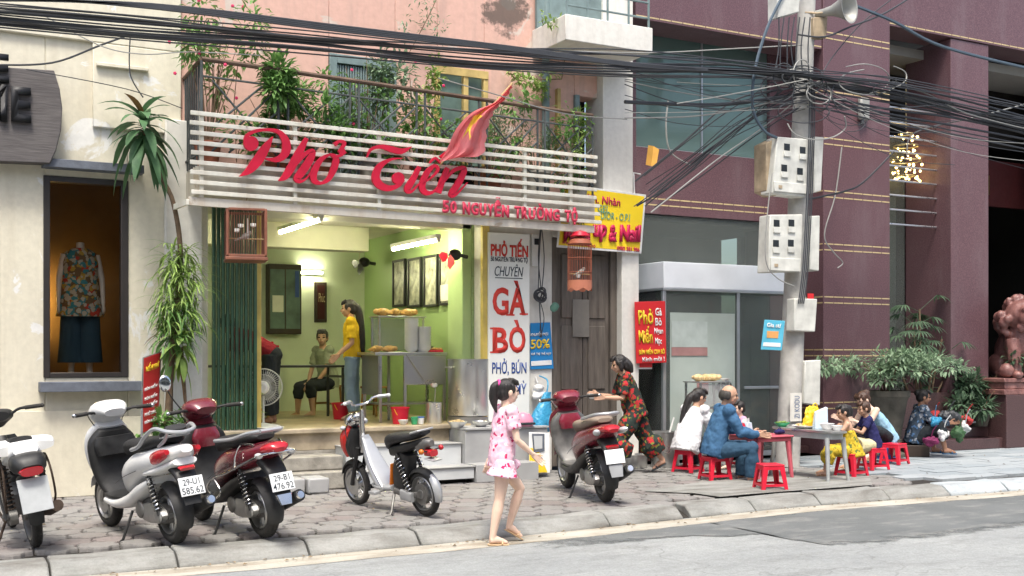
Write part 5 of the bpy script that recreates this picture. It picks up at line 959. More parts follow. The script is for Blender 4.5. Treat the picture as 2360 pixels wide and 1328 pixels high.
meterbox(((1832, 688), (1884, 689), (1879, 765), (1830, 763)), 11.68, 'small white box below the meter boxes on the pole', (), False, .16); meterbox(((1856, 832), (1892, 830), (1890, 935), (1853, 930)), 11.75, 'tall narrow grey switch box at the lower right of the pole', (), False, .16)
meterbox(((1792, -20), (1845, -16), (1842, 28), (1792, 42)), 11.72, 'grey box at the very top left of the pole', (), False, .2); meterbox(((1875, 40), (1908, 38), (1905, 88), (1875, 88)), 11.75, 'small rusty terminal box under the loudspeaker', (), False, .12, 'box_rust')
box('notice_red', 'board_red', up, .31, .42, -.06, -.05, 1.93, 2.35, 0)
hs = thing('loudspeaker', 'grey horn loudspeaker mounted high on the utility pole', 'loudspeaker', onY(1905, 28, 11.7)); d_ = (onY(1962, 15, 11.35) - onY(1905, 28, 11.7)).normalized()
MB().lathe([(.05, -.18), (.055, -.02), (.06, 0), (.07, .08), (.12, .2), (.21, .34), (.22, .345), (.20, .34), (.11, .21), (.05, .1), (.01, .1)], n=28, axis=d_).build('horn', 'horn_grey', hs); MB().tube([(0, 0, 0), (-.12, .05, -.02), (-.25, .15, 0)], .015, 6).build('bracket', 'box_rust', hs); MB().cyl(-d_ * .26, -d_ * .17, .07, .06, 16).build('driver', 'horn_grey', hs)
ins = thing('cable_connector', 'pale plastic cable connector block on the first granite pillar', 'connector', onY(1995, 250, 12.9)); MB().box(-.09, .1, 0, .09, -.17, .17).build('block', 'horn_grey', ins, bevel=.03); MB().cyl((-.03, .04, -.24), (-.03, .04, -.16), .03).build('terminal', 'cable_black', ins)
NC = [0]
def cable(pts, Y, r=.011, m='cable_black', name='overhead_cable', n=6, lab=None):
    P = [onY(p[0], p[1], p[2] if len(p) > 2 else Y) for p in pts]; b = P[0].copy(); o = MB().tube(bez([p - b for p in P], n), r, 6).build(name, m, None); o.location = b
    tag(o, lab or {'cable_black': 'black overhead cable strung in the bundle along the street', 'cable_grey': 'pale grey overhead wire strung among the black cables', 'cable_blue': 'thick blue grey cable looping at the pole'}[m], 'cable', 'loops of spare cable at the pole' if name == 'cable_coil' else {'cable_black': 'black cables strung along the street', 'cable_grey': 'pale wires among the cables', 'cable_blue': 'thick looping cables'}[m]); return o
rg = random.Random(9)
for i in range(14):                                          # main bundle
    e = (i / 13 - .5); j = lambda a: rg.uniform(-a, a)
    cable([(-60, 30 + e * 54 + j(4)), (300, 62 + e * 50 + j(6)), (700, 98 + e * 46 + j(7)), (1100, 132 + e * 58 + j(8)), (1450, 150 + e * 52 + j(9)), (1700, 160 + e * 36 + j(7)), (1850, 178 + e * 34 + j(6)), (2080, 212 + e * 50 + j(6)), (2420, 290 + e * 72 + j(10))], 11.62 + e * .25 + j(.05), rg.choice((.008, .010, .012, .016)))
for i in range(4): cable([(-60, 2 - 6 * i + rg.uniform(-3, 3)), (350, 10 + i * 3), (800, 62 + i * 4), (1180, 108 + i * 3), (1500, 150 + i * 2), (1850, 170)], 11.4, .013)
for i in range(7):
    e = i * 9; cable([(1870, 190 + e), (2050, 215 + e * 1.2 + rg.uniform(-6, 6)), (2200, 250 + e * 1.1 + rg.uniform(-8, 8)), (2420, 285 + e * 1.3)], 11.7, rg.choice((.010, .013, .017)))
cable([(1975, 15), (2060, 50), (2180, 110), (2420, 170)], 11.5, .024, 'cable_blue', lab='thick black cable sweeping right from the loudspeaker'); cable([(1815, -30), (1770, 60), (1740, 160), (1735, 250), (1760, 300), (1790, 318)], 11.7, .022, 'cable_blue', lab='thick cable curving down left of the pole into the upper meter box')
cable([(2120, -20), (2040, 30), (1960, 62), (1900, 85), (1840, 80)], 11.5, .012); cable([(2080, -20), (1990, 50), (1920, 130), (1890, 180)], 11.6, .008)
cable([(1300, 118), (1500, 122), (1700, 112), (1850, 104)], 11.7, .008, 'cable_grey'); cable([(1440, 272), (1600, 268), (1740, 245), (1860, 210)], 11.8, .009, 'cable_grey'); cable([(1500, 490), (1650, 370), (1750, 300), (1860, 212)], 11.9, .009, 'cable_grey'); cable([(1010, 180), (1150, 220), (1300, 262), (1445, 275)], 11.9, .007, 'cable_grey'); cable([(1870, 190), (2100, 205), (2230, 262), (2420, 310)], 11.6, .010, 'cable_grey'); cable([(2420, 225), (2250, 270), (2110, 305), (2090, 360)], 11.8, .010, 'cable_grey')
cable([(100, 35), (230, 105), (330, 125), (440, 120), (600, 128)], 12.2, .006, 'cable_grey'); cable([(-20, 150), (120, 145), (230, 105), (300, 80)], 12.3, .010); cable([(60, 160), (290, 205), (420, 250)], 12.7, .005); cable([(300, 85), (298, 150), (305, 185), (330, 225)], 12.6, .007)
cable([(1540, 232), (1535, 290), (1545, 350), (1590, 380)], 12.6, .012, 'cable_grey', lab='loose pale cable loop hanging before the upper window'); cable([(1440, 235), (1550, 240), (1680, 240), (1860, 215)], 11.8, .024, lab='heavy dark cable running from the white column to the pole')
for i in range(12):                                          # drop wires fanning down to the left of the pole
    x0 = rg.uniform(1460, 1520); y0 = rg.uniform(400, 480); cable([(x0, y0, 12.6), (x0 + 110, y0 - 80 + rg.uniform(-12, 12), 12.3), (x0 + 230, y0 - 175 + rg.uniform(-15, 15), 12.0), (1835 + rg.uniform(-30, 10), rg.uniform(200, 255), 11.75)], 12, rg.choice((.006, .008, .012)), lab='thin drop wire fanning down from the pole to the door wall', name='drop_wire')
for i in range(7): x0 = 1795 + i * 12; cable([(x0, 40), (x0 - 6 + rg.uniform(-6, 6), 110), (x0 - 4 + rg.uniform(-10, 10), 180)], 11.68, .009, lab=('leftmost', 'second', 'third', 'middle', 'fifth', 'sixth', 'rightmost')[i] + ' of seven vertical cables running down the pole top', name='pole_cable')
for i in range(4): x0 = 1862 + i * 4; cable([(x0 + 4, 200), (x0 + 2, 330), (x0 - 4, 480), (x0 - 12, 620), (x0 - 22, 700)], 11.66, .009, lab=('leftmost', 'second', 'third', 'rightmost')[i] + ' black cable in the bunch strapped beside the meter boxes', name='pole_cable')
for i in range(8):                                           # tangle of coiled cable at the pole
    cx, cy2 = rg.uniform(1790, 1900), rg.uniform(165, 235); rx, ry = rg.uniform(20, 60), rg.uniform(12, 34); a0 = rg.uniform(0, 6)
    cable([(cx + rx * math.cos(a0 + k * .8), cy2 + ry * math.sin(a0 + k * .8), 11.6 + .05 * math.sin(k * 1.3 + i)) for k in range(9)], 11.6, .009, 'cable_black' if i % 3 else 'cable_grey', 'cable_coil', 4, 'coiled loop of spare cable in the tangle at the pole')
cable([(1940, 340), (1925, 450), (1900, 540), (1920, 580), (1942, 605), (1930, 618)], 12.85, .010, 'cable_grey', lab='loose pale cable dangling down the first granite pillar'); cable([(1850, 462), (1900, 452), (1950, 440), (1990, 420), (2060, 350)], 12.3, .014, lab='twisted brown cable crossing the first granite pillar'); cable([(1780, 400), (1768, 500), (1765, 600), (1790, 640), (1830, 660)], 11.66, .008, 'cable_grey')
for i in range(22):                                          # slack thin strands
    x0, x1 = rg.choice(((1440, 1860), (1560, 1860), (1860, 2420), (1860, 2200))); y0, y1 = (rg.uniform(150, 270), rg.uniform(165, 250)) if x0 < 1800 else (rg.uniform(170, 250), rg.uniform(230, 420)); sg2 = rg.uniform(0, 45)
    cable([(x0, y0), (x0 + (x1 - x0) * .3, y0 + (y1 - y0) * .3 + sg2 * .8), (x0 + (x1 - x0) * .65, y0 + (y1 - y0) * .65 + sg2 * .9), (x1, y1)], 11.62 + rg.uniform(-.1, .3), rg.choice((.004, .005, .007)), rg.choice(('cable_black', 'cable_black', 'cable_black', 'cable_grey')))
for i in range(14):
    cx, cy2 = rg.uniform(1770, 2060), rg.uniform(170, 290); rx, ry = rg.uniform(15, 70), rg.uniform(12, 40); a0 = rg.uniform(0, 6)
    cable([(cx + rx * math.cos(a0 + k * .7), cy2 + ry * math.sin(a0 + k * .7), 11.6 + .06 * math.sin(k * 1.3 + i)) for k in range(rg.randint(5, 9))], 11.6, rg.choice((.005, .007, .009)), 'cable_black' if i % 3 else 'cable_grey', 'cable_coil', 4, 'coiled loop of spare cable in the tangle at the pole')
# chandelier in the hotel stair window
mat('bulb_lit', (1.0, .70, .25), .4, emit=3); mat('crystal', (.5, .42, .22), .2, .3)
chn = thing('chandelier', 'glowing golden chandelier behind the louvre bars of the hotel window', 'chandelier', onY(2088, 365, 13.7)); MB().tube([(0, 0, .5), (0, 0, 1.4)], .012, 6).build('chain', 'crystal', chn); mb = MB()
for k in range(60):
    a, z, r_ = rg.uniform(0, 6.28), rg.uniform(-.38, .4), rg.uniform(.08, .27); MB().ell((r_ * math.cos(a), r_ * math.sin(a), z), rg.uniform(.012, .024), 7, 5).build('bulb', 'bulb_lit', chn)
for z, r_ in ((-.3, .14), (-.05, .24), (.2, .2), (.4, .12)): MB().torus((0, 0, z), r_, .012, (0, 0, 1), 24, 6).build('ring', 'crystal', chn)
# meter, cable knot and hanging bags on the wall beside the vertical sign
wm = thing('wall_meter', 'white electricity meter casing on the wall above the blue poster', 'meter', onY(1236, 575, 12.96)); MB().box(-.065, .075, 0, .1, -.22, .2).build('case', 'plastic_white', wm, bevel=.012); box('dial', 'glass_dark', wm, -.03, .04, -.008, -.001, .06, .14)
ck = thing('cable_knot', 'bunched black cable coil hanging on the wall above the blue poster', 'cable', onY(1243, 680, 12.9))
for k in range(7): MB().torus((rnd(-.02, .02), rnd(-.04, .02), rnd(-.04, .04)), rnd(.05, .09), .010, (rnd(-.5, .5), 1, rnd(-.5, .5)), 20, 6).build('loop', 'cable_black', ck)
for k in range(3): MB().tube(bez([(rnd(-.03, .03), -.02, .08), (rnd(-.05, .06), -.03, .5), (rnd(.0, .1), 0, 1.0)], 4), .007, 5).build('strand', 'cable_black', ck)
for k in range(3): MB().tube(bez([(rnd(-.03, .03), -.02, -.05), (rnd(-.05, .06), -.03, -.3), (rnd(.0, .1), 0, -.55)], 4), .006, 5).build('strand', 'cable_black', ck)
mat('verdigris', (.12, .26, .20), .7); gl_ = thing('green_bottle_lamp', 'small green insulator hanging beside the cable coil', 'insulator', onY(1278, 708, 12.9)); MB().lathe([(.02, .06), (.05, .04), (.055, -.02), (.03, -.06), (.01, -.06)], n=14, axis=(.6, 0, .8)).build('body', 'verdigris', gl_)
m_, nt_, b_ = newmat('bag_blue'); b_.inputs['Base Color'].default_value = (.05, .34, .58, 1); b_.inputs['Roughness'].default_value = .3; b_.inputs['Transmission Weight'].default_value = .15; bump(nt_, b_, nnoise(nt_, coords(nt_), 7, 4, .6, None, 1), .9, .05)
mat('bag_white', (.72, .72, .70), .4, 0, .1, 4, .5)
bg = thing('plastic_bag', 'bulging blue plastic bag hung beside the vertical sign', 'bag', onY(1247, 995, 12.62)); mb = MB(); n = 20; rg2 = random.Random(5)
prof = [(.05, -.02), (.12, .0), (.165, .07), (.16, .16), (.12, .26), (.08, .36), (.06, .44), (.045, .5)]; mb.loft([[(r_ * math.cos(q * 2 * math.pi / n) * (1 + .12 * math.sin(q * 3 + z * 20)) + .10 * (z / .5) ** 2, r_ * .6 * math.sin(q * 2 * math.pi / n) * (1 + .1 * math.sin(q * 5)), z) for q in range(n)] for r_, z in prof]); mb.build('body', 'bag_blue', bg, 60)
MB().tube(bez([(.08, 0, .48), (.10, 0, .58), (.14, .1, .66), (.12, .25, .7)], 4), .010, 6).build('handle', 'bag_blue', bg)
wb = thing('plastic_bag', 'crumpled white plastic bag hung on the wall above the blue bag', 'bag', onY(1240, 905, 12.9)); mb = MB()
for k in range(9): mb.ell((rnd(-.04, .05), rnd(-.03, .03), rnd(-.06, .1)), (rnd(.04, .06), .05, rnd(.05, .08)), 10, 8, (rnd(0, 2), rnd(0, 2), rnd(0, 2)))
smoothmesh(mb.build('body', 'bag_white', wb), .012, 2); MB().tube([(0, 0, .12), (.01, .08, .2)], .008, 6).build('handle', 'bag_white', wb)
hm = thing('helmet', 'pink and grey helmet resting on the pedestal end below the blue bag', 'helmet', onY(1205, 1010, 12.5)); MB().lathe([(.13, 0), (.135, .03), (.13, .09), (.09, .15), (.01, .17)], n=20).build('shell', mat('helmet_pink', (.62, .24, .34), .3), hm); box('visor', 'glass_dark', hm, -.1, .1, -.15, -.11, .02, .05, .01); hm.location.z = .627
# ---- bird cages
mat('cage_wood', (.22, .085, .05), .5, 0, .3, 9); mat('cage_orange', (.34, .10, .055), .6, 0, .2, 6); mat('bird_grey', (.34, .32, .28), .8, 0, .4, 20); mat('mesh_orange', (.42, .15, .09), .7)
def bird(par, c, s=1): 
    b = MB().ell(c, (.05 * s, .028 * s, .03 * s), 10, 8, (0, -.5, 0)).ell(Vector(c) + Vector((.04, 0, .035)) * s, .02 * s, 8, 6).tube([Vector(c) + Vector((-.03, 0, -.015)) * s, Vector(c) + Vector((-.11, 0, -.05)) * s], [.014 * s, .006 * s], 6).tube([Vector(c) + Vector((.055, 0, .035)) * s, Vector(c) + Vector((.075, 0, .03)) * s], [.006 * s, .001], 6).build('bird', 'bird_grey', None)
    return b
cgq = onY(566, 540, 12.25); cg = thing('bird_cage', 'square brown wooden bird cage hanging before the green gate', 'bird cage', cgq, R(-12)); S, Hh = .20, .245
def frame_box(mb, s, h, t):
    for x in (-s, s):
        for y in (-s, s): mb.box(x - t, x + t, y - t, y + t, -h, h)
    for z in (-h, h):
        for a in (-s, s): mb.box(-s + t, s - t, a - t, a + t, z - t, z + t); mb.box(a - t, a + t, -s + t, s - t, z - t, z + t)
mb = MB(); frame_box(mb, S, Hh, .013); mb.build('frame', 'cage_wood', cg, bevel=.003)
box('floor_tray', 'cage_wood', cg, -S - .02, S + .02, -S - .02, S + .02, -Hh - .05, -Hh - .015, .006)
for k in range(15):
    u = -S + .026 * (k + .7)
    if u < S:
        for a in (-S, S): MB().cyl((u, a, -Hh), (u, a, Hh), .0028, None, 5).build('cage_bar', 'cage_wood', cg); MB().cyl((a, u, -Hh), (a, u, Hh), .0028, None, 5).build('cage_bar', 'cage_wood', cg)
MB().cyl((-S, 0, -.05), (S, 0, -.05), .007, None, 6).build('perch', 'bamboo', cg); MB().lathe([(.055, Hh + .013), (.05, Hh + .04), (.02, Hh + .05), (.015, Hh + .09), (.004, Hh + .1)], n=14).build('finial', 'cage_wood', cg); MB().tube([(0, 0, Hh + .09), (.02, 0, Hh + .16), (0, .02, Hh + .22), (0, .1, Hh + .25)], .005, 6).build('hook', 'cage_wood', cg)
for u, z in ((-.06, .07), (.07, .08), (-.1, .02)): MB().lathe([(.01, -.02), (.028, -.01), (.03, .02), (.026, .02), (.02, -.005)], (u, -S + .04, z), 12).build('feed_cup', 'plastic_white', cg)
b1 = tag(bird(None, (0, 0, 0), 1.1), 'small grey bird perched inside the square wooden cage', 'bird'); b1.location = cgq + Vector((0, 0, -.02)); MB().cyl((.02, 0, -Hh * .2), (.02, 0, Hh * .7), .012, .006, 8).build('swing', 'plastic_white', cg)
c2 = onY(1336, 610, 12.35); cg2 = thing('bird_cage', 'round orange netted bird cage with red cap hanging under the yellow sign', 'bird cage', c2); rr, h2 = .150, .26
for k in range(30): a = k * math.pi / 15; MB().cyl((rr * math.cos(a), rr * math.sin(a), -h2), (rr * math.cos(a), rr * math.sin(a), h2), .0026, None, 5).build('cage_bar', 'cage_orange', cg2)
for z in (-h2, -.1, .08, h2): MB().torus((0, 0, z), rr, .006 if abs(z) > .2 else .004, (0, 0, 1), 28, 6).build('hoop', 'cage_orange', cg2)
n = 28; MB().loft([[((rr + .006) * math.cos(q * 2 * math.pi / n), (rr + .006) * math.sin(q * 2 * math.pi / n), z + (.02 * math.sin(q * 1.35) if k == 0 else 0)) for q in range(n)] for k, z in enumerate((-h2 - .06, -h2 + .03, -h2 + .06))], False).build('skirt', 'mesh_orange', cg2, 60)
MB().lathe([(rr, h2), (rr * .85, h2 + .05), (rr * .4, h2 + .08), (.02, h2 + .09)], n=20).build('dome', 'cage_orange', cg2); MB().lathe([(.12, h2 + .09), (.125, h2 + .10), (.09, h2 + .15), (.02, h2 + .17)], n=18).build('cap', 'plastic_red', cg2); MB().tube([(0, 0, h2 + .16), (0, .02, h2 + .26), (.01, .2, h2 + .3)], .005, 6).build('hook', 'cage_orange', cg2); MB().cyl((-rr, 0, -.12), (rr, 0, -.12), .006, None, 6).build('perch', 'bamboo', cg2); MB().lathe([(.02, -.17), (.03, -.13), (.026, -.13)], (-.05, -.05, 0), 12).build('feed_cup', 'plastic_white', cg2)
b2 = tag(bird(None, (0, 0, 0), 1.0), 'small grey bird perched inside the round orange cage', 'bird'); b2.location = c2 + Vector((.02, 0, -.085))
# mannequin in the display window
mat('manne', (.62, .56, .50), .4); cloth('patchwork', [(.16, .10, .05), (.42, .05, .03), (.40, .26, .05), (.05, .20, .22), (.40, .36, .28)], 9, .85, thr=.75); cloth('denim_dark', [(.035, .07, .10)], 5)
mq = thing('mannequin', 'headless mannequin in patterned top and flared jeans in the display window', 'mannequin', (XatY(185, 13.75), 13.75, 1.222)); h0 = 0
mb = MB()
for s in (-1, 1): mb.tube([(s * .09, 0, .95), (s * .09, 0, .5), (s * .1, 0, .08)], [.08, .055, .035], 10); mb.tube([(s * .1, .02, .08), (s * .11, -.10, .02)], [.035, .025], 8); mb.tube([(s * .17, 0, 1.42), (s * .23, -.02, 1.15), (s * .24, -.06, .86)], [.045, .035, .025], 8); mb.ell((s * .24, -.07, .80), (.025, .035, .06), 8, 6)
mb.ell((0, 0, 1.2), (.14, .1, .28), 14, 10).ell((0, 0, .95), (.16, .11, .13), 14, 10).tube([(0, 0, 1.42), (0, 0, 1.56)], [.05, .045], 10); o = mb.build('body', 'manne', mq); smoothmesh(o, .014, 4)
mb = MB(); n = 24; mb.loft([[(a * math.cos(q * 2 * math.pi / n), b * math.sin(q * 2 * math.pi / n), z) for q in range(n)] for a, b, z in ((.26, .17, .72), (.23, .16, .9), (.19, .14, 1.15), (.20, .14, 1.32), (.17, .11, 1.44), (.08, .08, 1.49))]); mb.build('tunic', 'patchwork', mq, 60)
for s in (-1, 1): MB().loft([[(s * .1 + a * math.cos(q * 2 * math.pi / n), a * .8 * math.sin(q * 2 * math.pi / n), z) for q in range(n)] for a, z in ((.145, .2), (.12, .5), (.11, .78))]).build('trouser_leg', 'denim_dark', mq, 60)
# ================================================================ people
def skin(name, c): return mat(name, c, .5, 0, .08, 7, 0, 'obj', spec=.35)
skin('skin', (.52, .31, .21)); skin('skin_pale', (.74, .52, .40)); skin('skin_dark', (.36, .19, .12)); 
for nm_, c0_, c1_ in (('hair_black', (.008, .007, .007), (.032, .026, .024)), ('hair_brown', (.03, .014, .009), (.10, .05, .03))):
    m_, nt_, b_ = newmat(nm_); n_ = nnoise(nt_, coords(nt_), 26, 4, .6, (3, 3, .35)); nt_.links.new(ramp(nt_, n_, [(.35, c0_), (.68, c1_)]), b_.inputs['Base Color']); b_.inputs['Roughness'].default_value = .42; bump(nt_, b_, n_, .9, .012)
mat('hair_grey', (.05, .045, .04), .6, 0, .4, 30); mat('eye_dark', (.015, .012, .01), .2); mat('lip', (.36, .12, .10), .5); mat('eye_white', (.7, .68, .66), .3)
def joinmesh(o, others):
    bm = bmesh.new(); bm.from_mesh(o.data)
    for p in others: bm.from_mesh(p.data); me = p.data; bpy.data.objects.remove(p); bpy.data.meshes.remove(me)
    bm.to_mesh(o.data); bm.free()
    for p in o.data.polygons: p.use_smooth = True
def V(*a): return Vector(a)
class Person:
    """FK figure: x forward, y left, z up; joints first, then body, hair and clothes as surfaces"""
    def __init__(s, label, loc, rz, h, hip, lean=5, legs=None, arms=None, head=(0, 0), headk=1.0, sk='skin', bw=1.0, legk=1.0, side=0, cat='person'):
        s.h = h; s.t = thing('person', label, cat, loc, rz); s.sk = sk; s.bw = bw; L = R(lean); s.L = L
        s.sp = V(math.sin(L), math.sin(side), math.cos(L)).normalized(); s.pel = V(0, 0, hip); s.sh = s.pel + s.sp * .285 * h; s.nk = s.pel + s.sp * .31 * h
        s.hq = Matrix.Rotation(R(head[1]), 3, 'Z') @ Matrix.Rotation(L * .55 + R(head[0]), 3, 'Y'); s.hk = headk; s.hd = s.nk + (s.hq @ V(.012, 0, .088 * headk)) * h
        s.J = {}; lat = .052 * h * bw; shl = .098 * h * bw
        for k, sg_ in (('L', 1), ('R', -1)):
            a, b, f = legs[k]; hp = s.pel + V(0, sg_ * lat, -.01 * h); kn = hp + V(*a).normalized() * .245 * h * legk; an = kn + V(*b).normalized() * .235 * h * legk; s.J['leg' + k] = (hp, kn, an, V(*f).normalized())
            a, b = arms[k]; so = s.sh + V(0, sg_ * shl, 0); el = so + V(*a).normalized() * .175 * h; wr = el + V(*b).normalized() * .15 * h; s.J['arm' + k] = (so, el, wr)
    def rings(s, specs, n=20):
        """torso rings: (distance along spine / h, front radius / h, side radius / h, forward shift / h)"""
        out = []; fx = V(math.cos(s.L), 0, -math.sin(s.L))
        for t, a, b, dx in specs:
            c = s.pel + s.sp * t * s.h + fx * dx * s.h; out.append([c + fx * (a * s.h * math.cos(q * 2 * math.pi / n)) + V(0, b * s.h * s.bw * math.sin(q * 2 * math.pi / n), 0) for q in range(n)])
        return out
    def hand(s, k, curl=.6):
        so, el, wr = s.J['arm' + k]; h = s.h; d = (wr - el).normalized(); sg_ = 1 if k == 'L' else -1; side = d.cross(V(0, 1, 0)); side = side.normalized() if side.length > .2 else V(1, 0, 0); nrm = d.cross(side).normalized() * -sg_
        mb = MB(); pc = wr + d * .030 * h
        for j in range(4): w0 = side * (.0105 * (j - 1.5)) * h; mb.tube([wr - d * .006 * h + w0 * .6, wr + d * .052 * h + w0], [.0085 * h, .0075 * h], 8)
        for j, fl_ in enumerate((.040, .046, .043, .034)):
            w0 = side * (.0115 * (j - 1.5)) * h; p0 = wr + d * .052 * h + w0; d1 = (d + nrm * curl * .5).normalized(); p1 = p0 + d1 * fl_ * .5 * h; d2 = (d + nrm * curl * 1.6).normalized(); p2 = p1 + d2 * fl_ * .5 * h; mb.tube([p0 - d * .008 * h, p1, p2], [.0058 * h, .0052 * h, .004 * h], 7); mb.ell(p2, .004 * h, 6, 5)
        p0 = wr + d * .018 * h + side * .016 * h; p1 = p0 + (d * .7 + side * .7 + nrm * .3).normalized() * .022 * h; mb.tube([p0, p1, p1 + (d + nrm * .5).normalized() * .018 * h], [.0085 * h, .0065 * h, .0045 * h], 7)
        o = mb.build('hand', s.sk, None); smoothmesh(o, .0030, 2); return o
    def body(s, curl=.6, bare=True):
        h, mb = s.h, MB(); mb.loft(s.rings([(-.055, .03, .05, 0), (-.02, .060, .085, 0), (.05, .058, .080, 0), (.11, .050, .066, 0), (.17, .054, .074, 0), (.24, .058, .088, 0), (.275, .048, .085, 0), (.305, .03, .045, 0), (.315, .02, .02, 0)]))
        mb.tube([s.nk - s.sp * .02 * h, s.hd + s.hq @ V(-.012 * h, 0, -.03 * h)], [.034 * h, .03 * h], 10)
        for k in 'LR':
            hp, kn, an, f = s.J['leg' + k]; mb.tube([hp, hp.lerp(kn, .5), kn, kn.lerp(an, .3), kn.lerp(an, .65), an], [.053 * h, .046 * h, .033 * h, .035 * h, .027 * h, .020 * h], 12); mb.ell(kn, .033 * h, 10, 8)
            up = V(0, 0, 1); heel = an - f * .018 * h - up * .018 * h; toe = an + f * .085 * h - up * .028 * h; mb.tube([heel, an + f * .03 * h - up * .012 * h, toe], [.021 * h, .023 * h, .015 * h], 10); mb.ell(toe, (.018 * h, .018 * h, .011 * h), 8, 6); mb.ell(an, .021 * h, 8, 6)
            so, el, wr = s.J['arm' + k]; mb.ell(so, .031 * h, 10, 8); mb.tube([so, so.lerp(el, .5), el, el.lerp(wr, .3), wr], [.030 * h, .026 * h, .021 * h, .022 * h, .0135 * h], 10); mb.ell(el, .021 * h, 8, 6)
        H = s.h * s.hk; T = lambda x, y, z: s.hd + s.hq @ V(x * H, y * H, z * H); E = s.hq.to_euler()
        mb.ell(T(-.004, 0, .012), (.058 * H, .048 * H, .058 * H), 16, 12, E); mb.ell(T(.016, 0, -.026), (.038 * H, .037 * H, .040 * H), 14, 10, E); mb.ell(T(.036, 0, -.052), (.014 * H, .016 * H, .012 * H), 8, 6, E)
        mb.tube([T(.052, 0, .008), T(.066, 0, -.014), T(.056, 0, -.020)], [.006 * H, .010 * H, .008 * H], 8); mb.tube([T(.05, -.012, -.034), T(.054, 0, -.034), T(.05, .012, -.034)], [.005 * H, .007 * H, .005 * H], 6)
        for sg_ in (-1, 1): mb.ell(T(-.004, sg_ * .049, -.006), (.014 * H, .007 * H, .020 * H), 8, 6, E); mb.ell(T(.046, sg_ * .022, .016), (.010 * H, .016 * H, .006 * H), 8, 6, E); mb.ell(T(.036, sg_ * .024, -.016), (.016 * H, .014 * H, .016 * H), 8, 6, E)
        o = mb.build('body', s.sk, s.t); smoothmesh(o, .0085, 3); joinmesh(o, [s.hand(k, curl) for k in 'LR'])
        for sg_ in (-1, 1):
            MB().ell(T(.0485, sg_ * .0205, .004), (.007 * H, .011 * H, .0052 * H), 8, 6, E).build('eye', 'eye_dark', s.t); MB().tube([T(.051, sg_ * .010, .020), T(.050, sg_ * .022, .024), T(.042, sg_ * .034, .020)], [.0022 * H, .0032 * H, .0015 * H], 6).build('eyebrow', 'hair_black', s.t)
        MB().ell(T(.0535, 0, -.0345), (.005 * H, .014 * H, .0048 * H), 10, 6, E).build('mouth', 'lip', s.t); return s
    def hair(s, style='short', m='hair_black', tail=None, tr=None, face=1):
        H = s.h * s.hk; T = lambda x, y, z: s.hd + s.hq @ V(x * H, y * H, z * H); E = s.hq.to_euler(); mb = MB()
        if style == 'bald':
            for a in range(7): q = R(95 + a * 170 / 6); mb.ell(T(-.012 + .047 * math.cos(q), .049 * math.sin(q), -.006), (.020 * H, .018 * H, .034 * H), 10, 8, E)
            mb.ell(T(-.046, 0, -.012), (.022 * H, .038 * H, .04 * H), 10, 8, E)
        else:
            mb.ell(T(-.014, 0, .024), (.058 * H, .0535 * H, .056 * H), 16, 12, E); mb.ell(T(-.03, 0, -.004), (.042 * H, .050 * H, .050 * H), 14, 10, E)
            for sg_ in (-1, 1): mb.ell(T(.010, sg_ * .043, .018), (.024 * H, .010 * H, .03 * H), 8, 8, E)
            for y in (-.03, -.012, .008, .028): mb.tube([T(.012, y * .8, .072), T(.044, y, .056), T(.056, y * 1.1, .036)], [.014 * H, .013 * H, .006 * H], 7)
            if style == 'bob':
                for sg_ in (-1, 1): mb.tube([T(-.005, sg_ * .046, .02), T(.0, sg_ * .05, -.03), T(.002, sg_ * .044, -.062)], [.022 * H, .02 * H, .012 * H], 8)
                mb.ell(T(-.04, 0, -.035), (.028 * H, .046 * H, .04 * H), 12, 8, E)
            if style == 'bun': mb.ell(T(-.062, 0, .035), .034 * H, 12, 8, E)
        if tail: mb.tube(bez([T(*p) if len(p) == 3 else V(*p[:3]) for p in tail], 4), [x * H for x in [p[0] for p in bez([(q, 0, 0) for q in tr], 4)]], 9)
        o = mb.build('hair', m, s.t); smoothmesh(o, .008, 1); return s
    def shirt(s, m, specs, sleeve=.55, sr=1.35, loose=1.0, name='shirt', long=False, neck=None):
        h, mb = s.h, MB(); mb.loft(s.rings(specs))
        for k in 'LR':
            so, el, wr = s.J['arm' + k]
            if sleeve: 
                if not long: e = so.lerp(el, sleeve); mb.tube([so + (s.sh - so) * .25, so.lerp(e, .5), e], [.043 * h * loose, .034 * h * sr * loose * .9, .031 * h * sr * loose], 12)
                else: e = el.lerp(wr, .93); mb.tube([so + (s.sh - so) * .25, so.lerp(el, .5), el, el.lerp(e, .5), e], [.044 * h * loose, .039 * h * loose, .034 * h * loose, .031 * h * loose, .026 * h * loose], 12); mb.ell(el, .031 * h * loose, 10, 8)
                mb.ell(so, .044 * h * loose, 10, 8)
        o = mb.build(name, m, s.t); smoothmesh(o, .010, 3)
        tx = bpy.data.textures.get('fold') or bpy.data.textures.new('fold', 'CLOUDS'); tx.noise_scale = .085
        d = o.modifiers.new('folds', 'DISPLACE'); d.texture = tx; d.strength = .030 * loose; d.mid_level = .42; d.texture_coords = 'LOCAL'; return s
    def trousers(s, m, end=.95, rr=1.12, flare=1.0, name='trousers', waist=.06):
        h, mb = s.h, MB(); mb.loft(s.rings([(-.07, .035, .06, 0), (-.03, .068, .092, 0), (.03, .066, .088, 0), (waist, .058, .078, 0)]))
        for k in 'LR':
            hp, kn, an, f = s.J['leg' + k]
            if end > .5: e = kn.lerp(an, (end - .5) * 2); P = [hp, hp.lerp(kn, .5), kn, kn.lerp(e, .4), e]; rs = [.06 * h, .054 * h * rr * .95, .040 * h * rr, .039 * h * rr * flare, .030 * h * rr * flare]; mb.ell(kn, .040 * h * rr, 10, 8)
            else: e = hp.lerp(kn, end * 2); P = [hp, hp.lerp(e, .5), e]; rs = [.062 * h, .060 * h * rr, .058 * h * rr * flare]
            mb.tube(P, rs, 14)
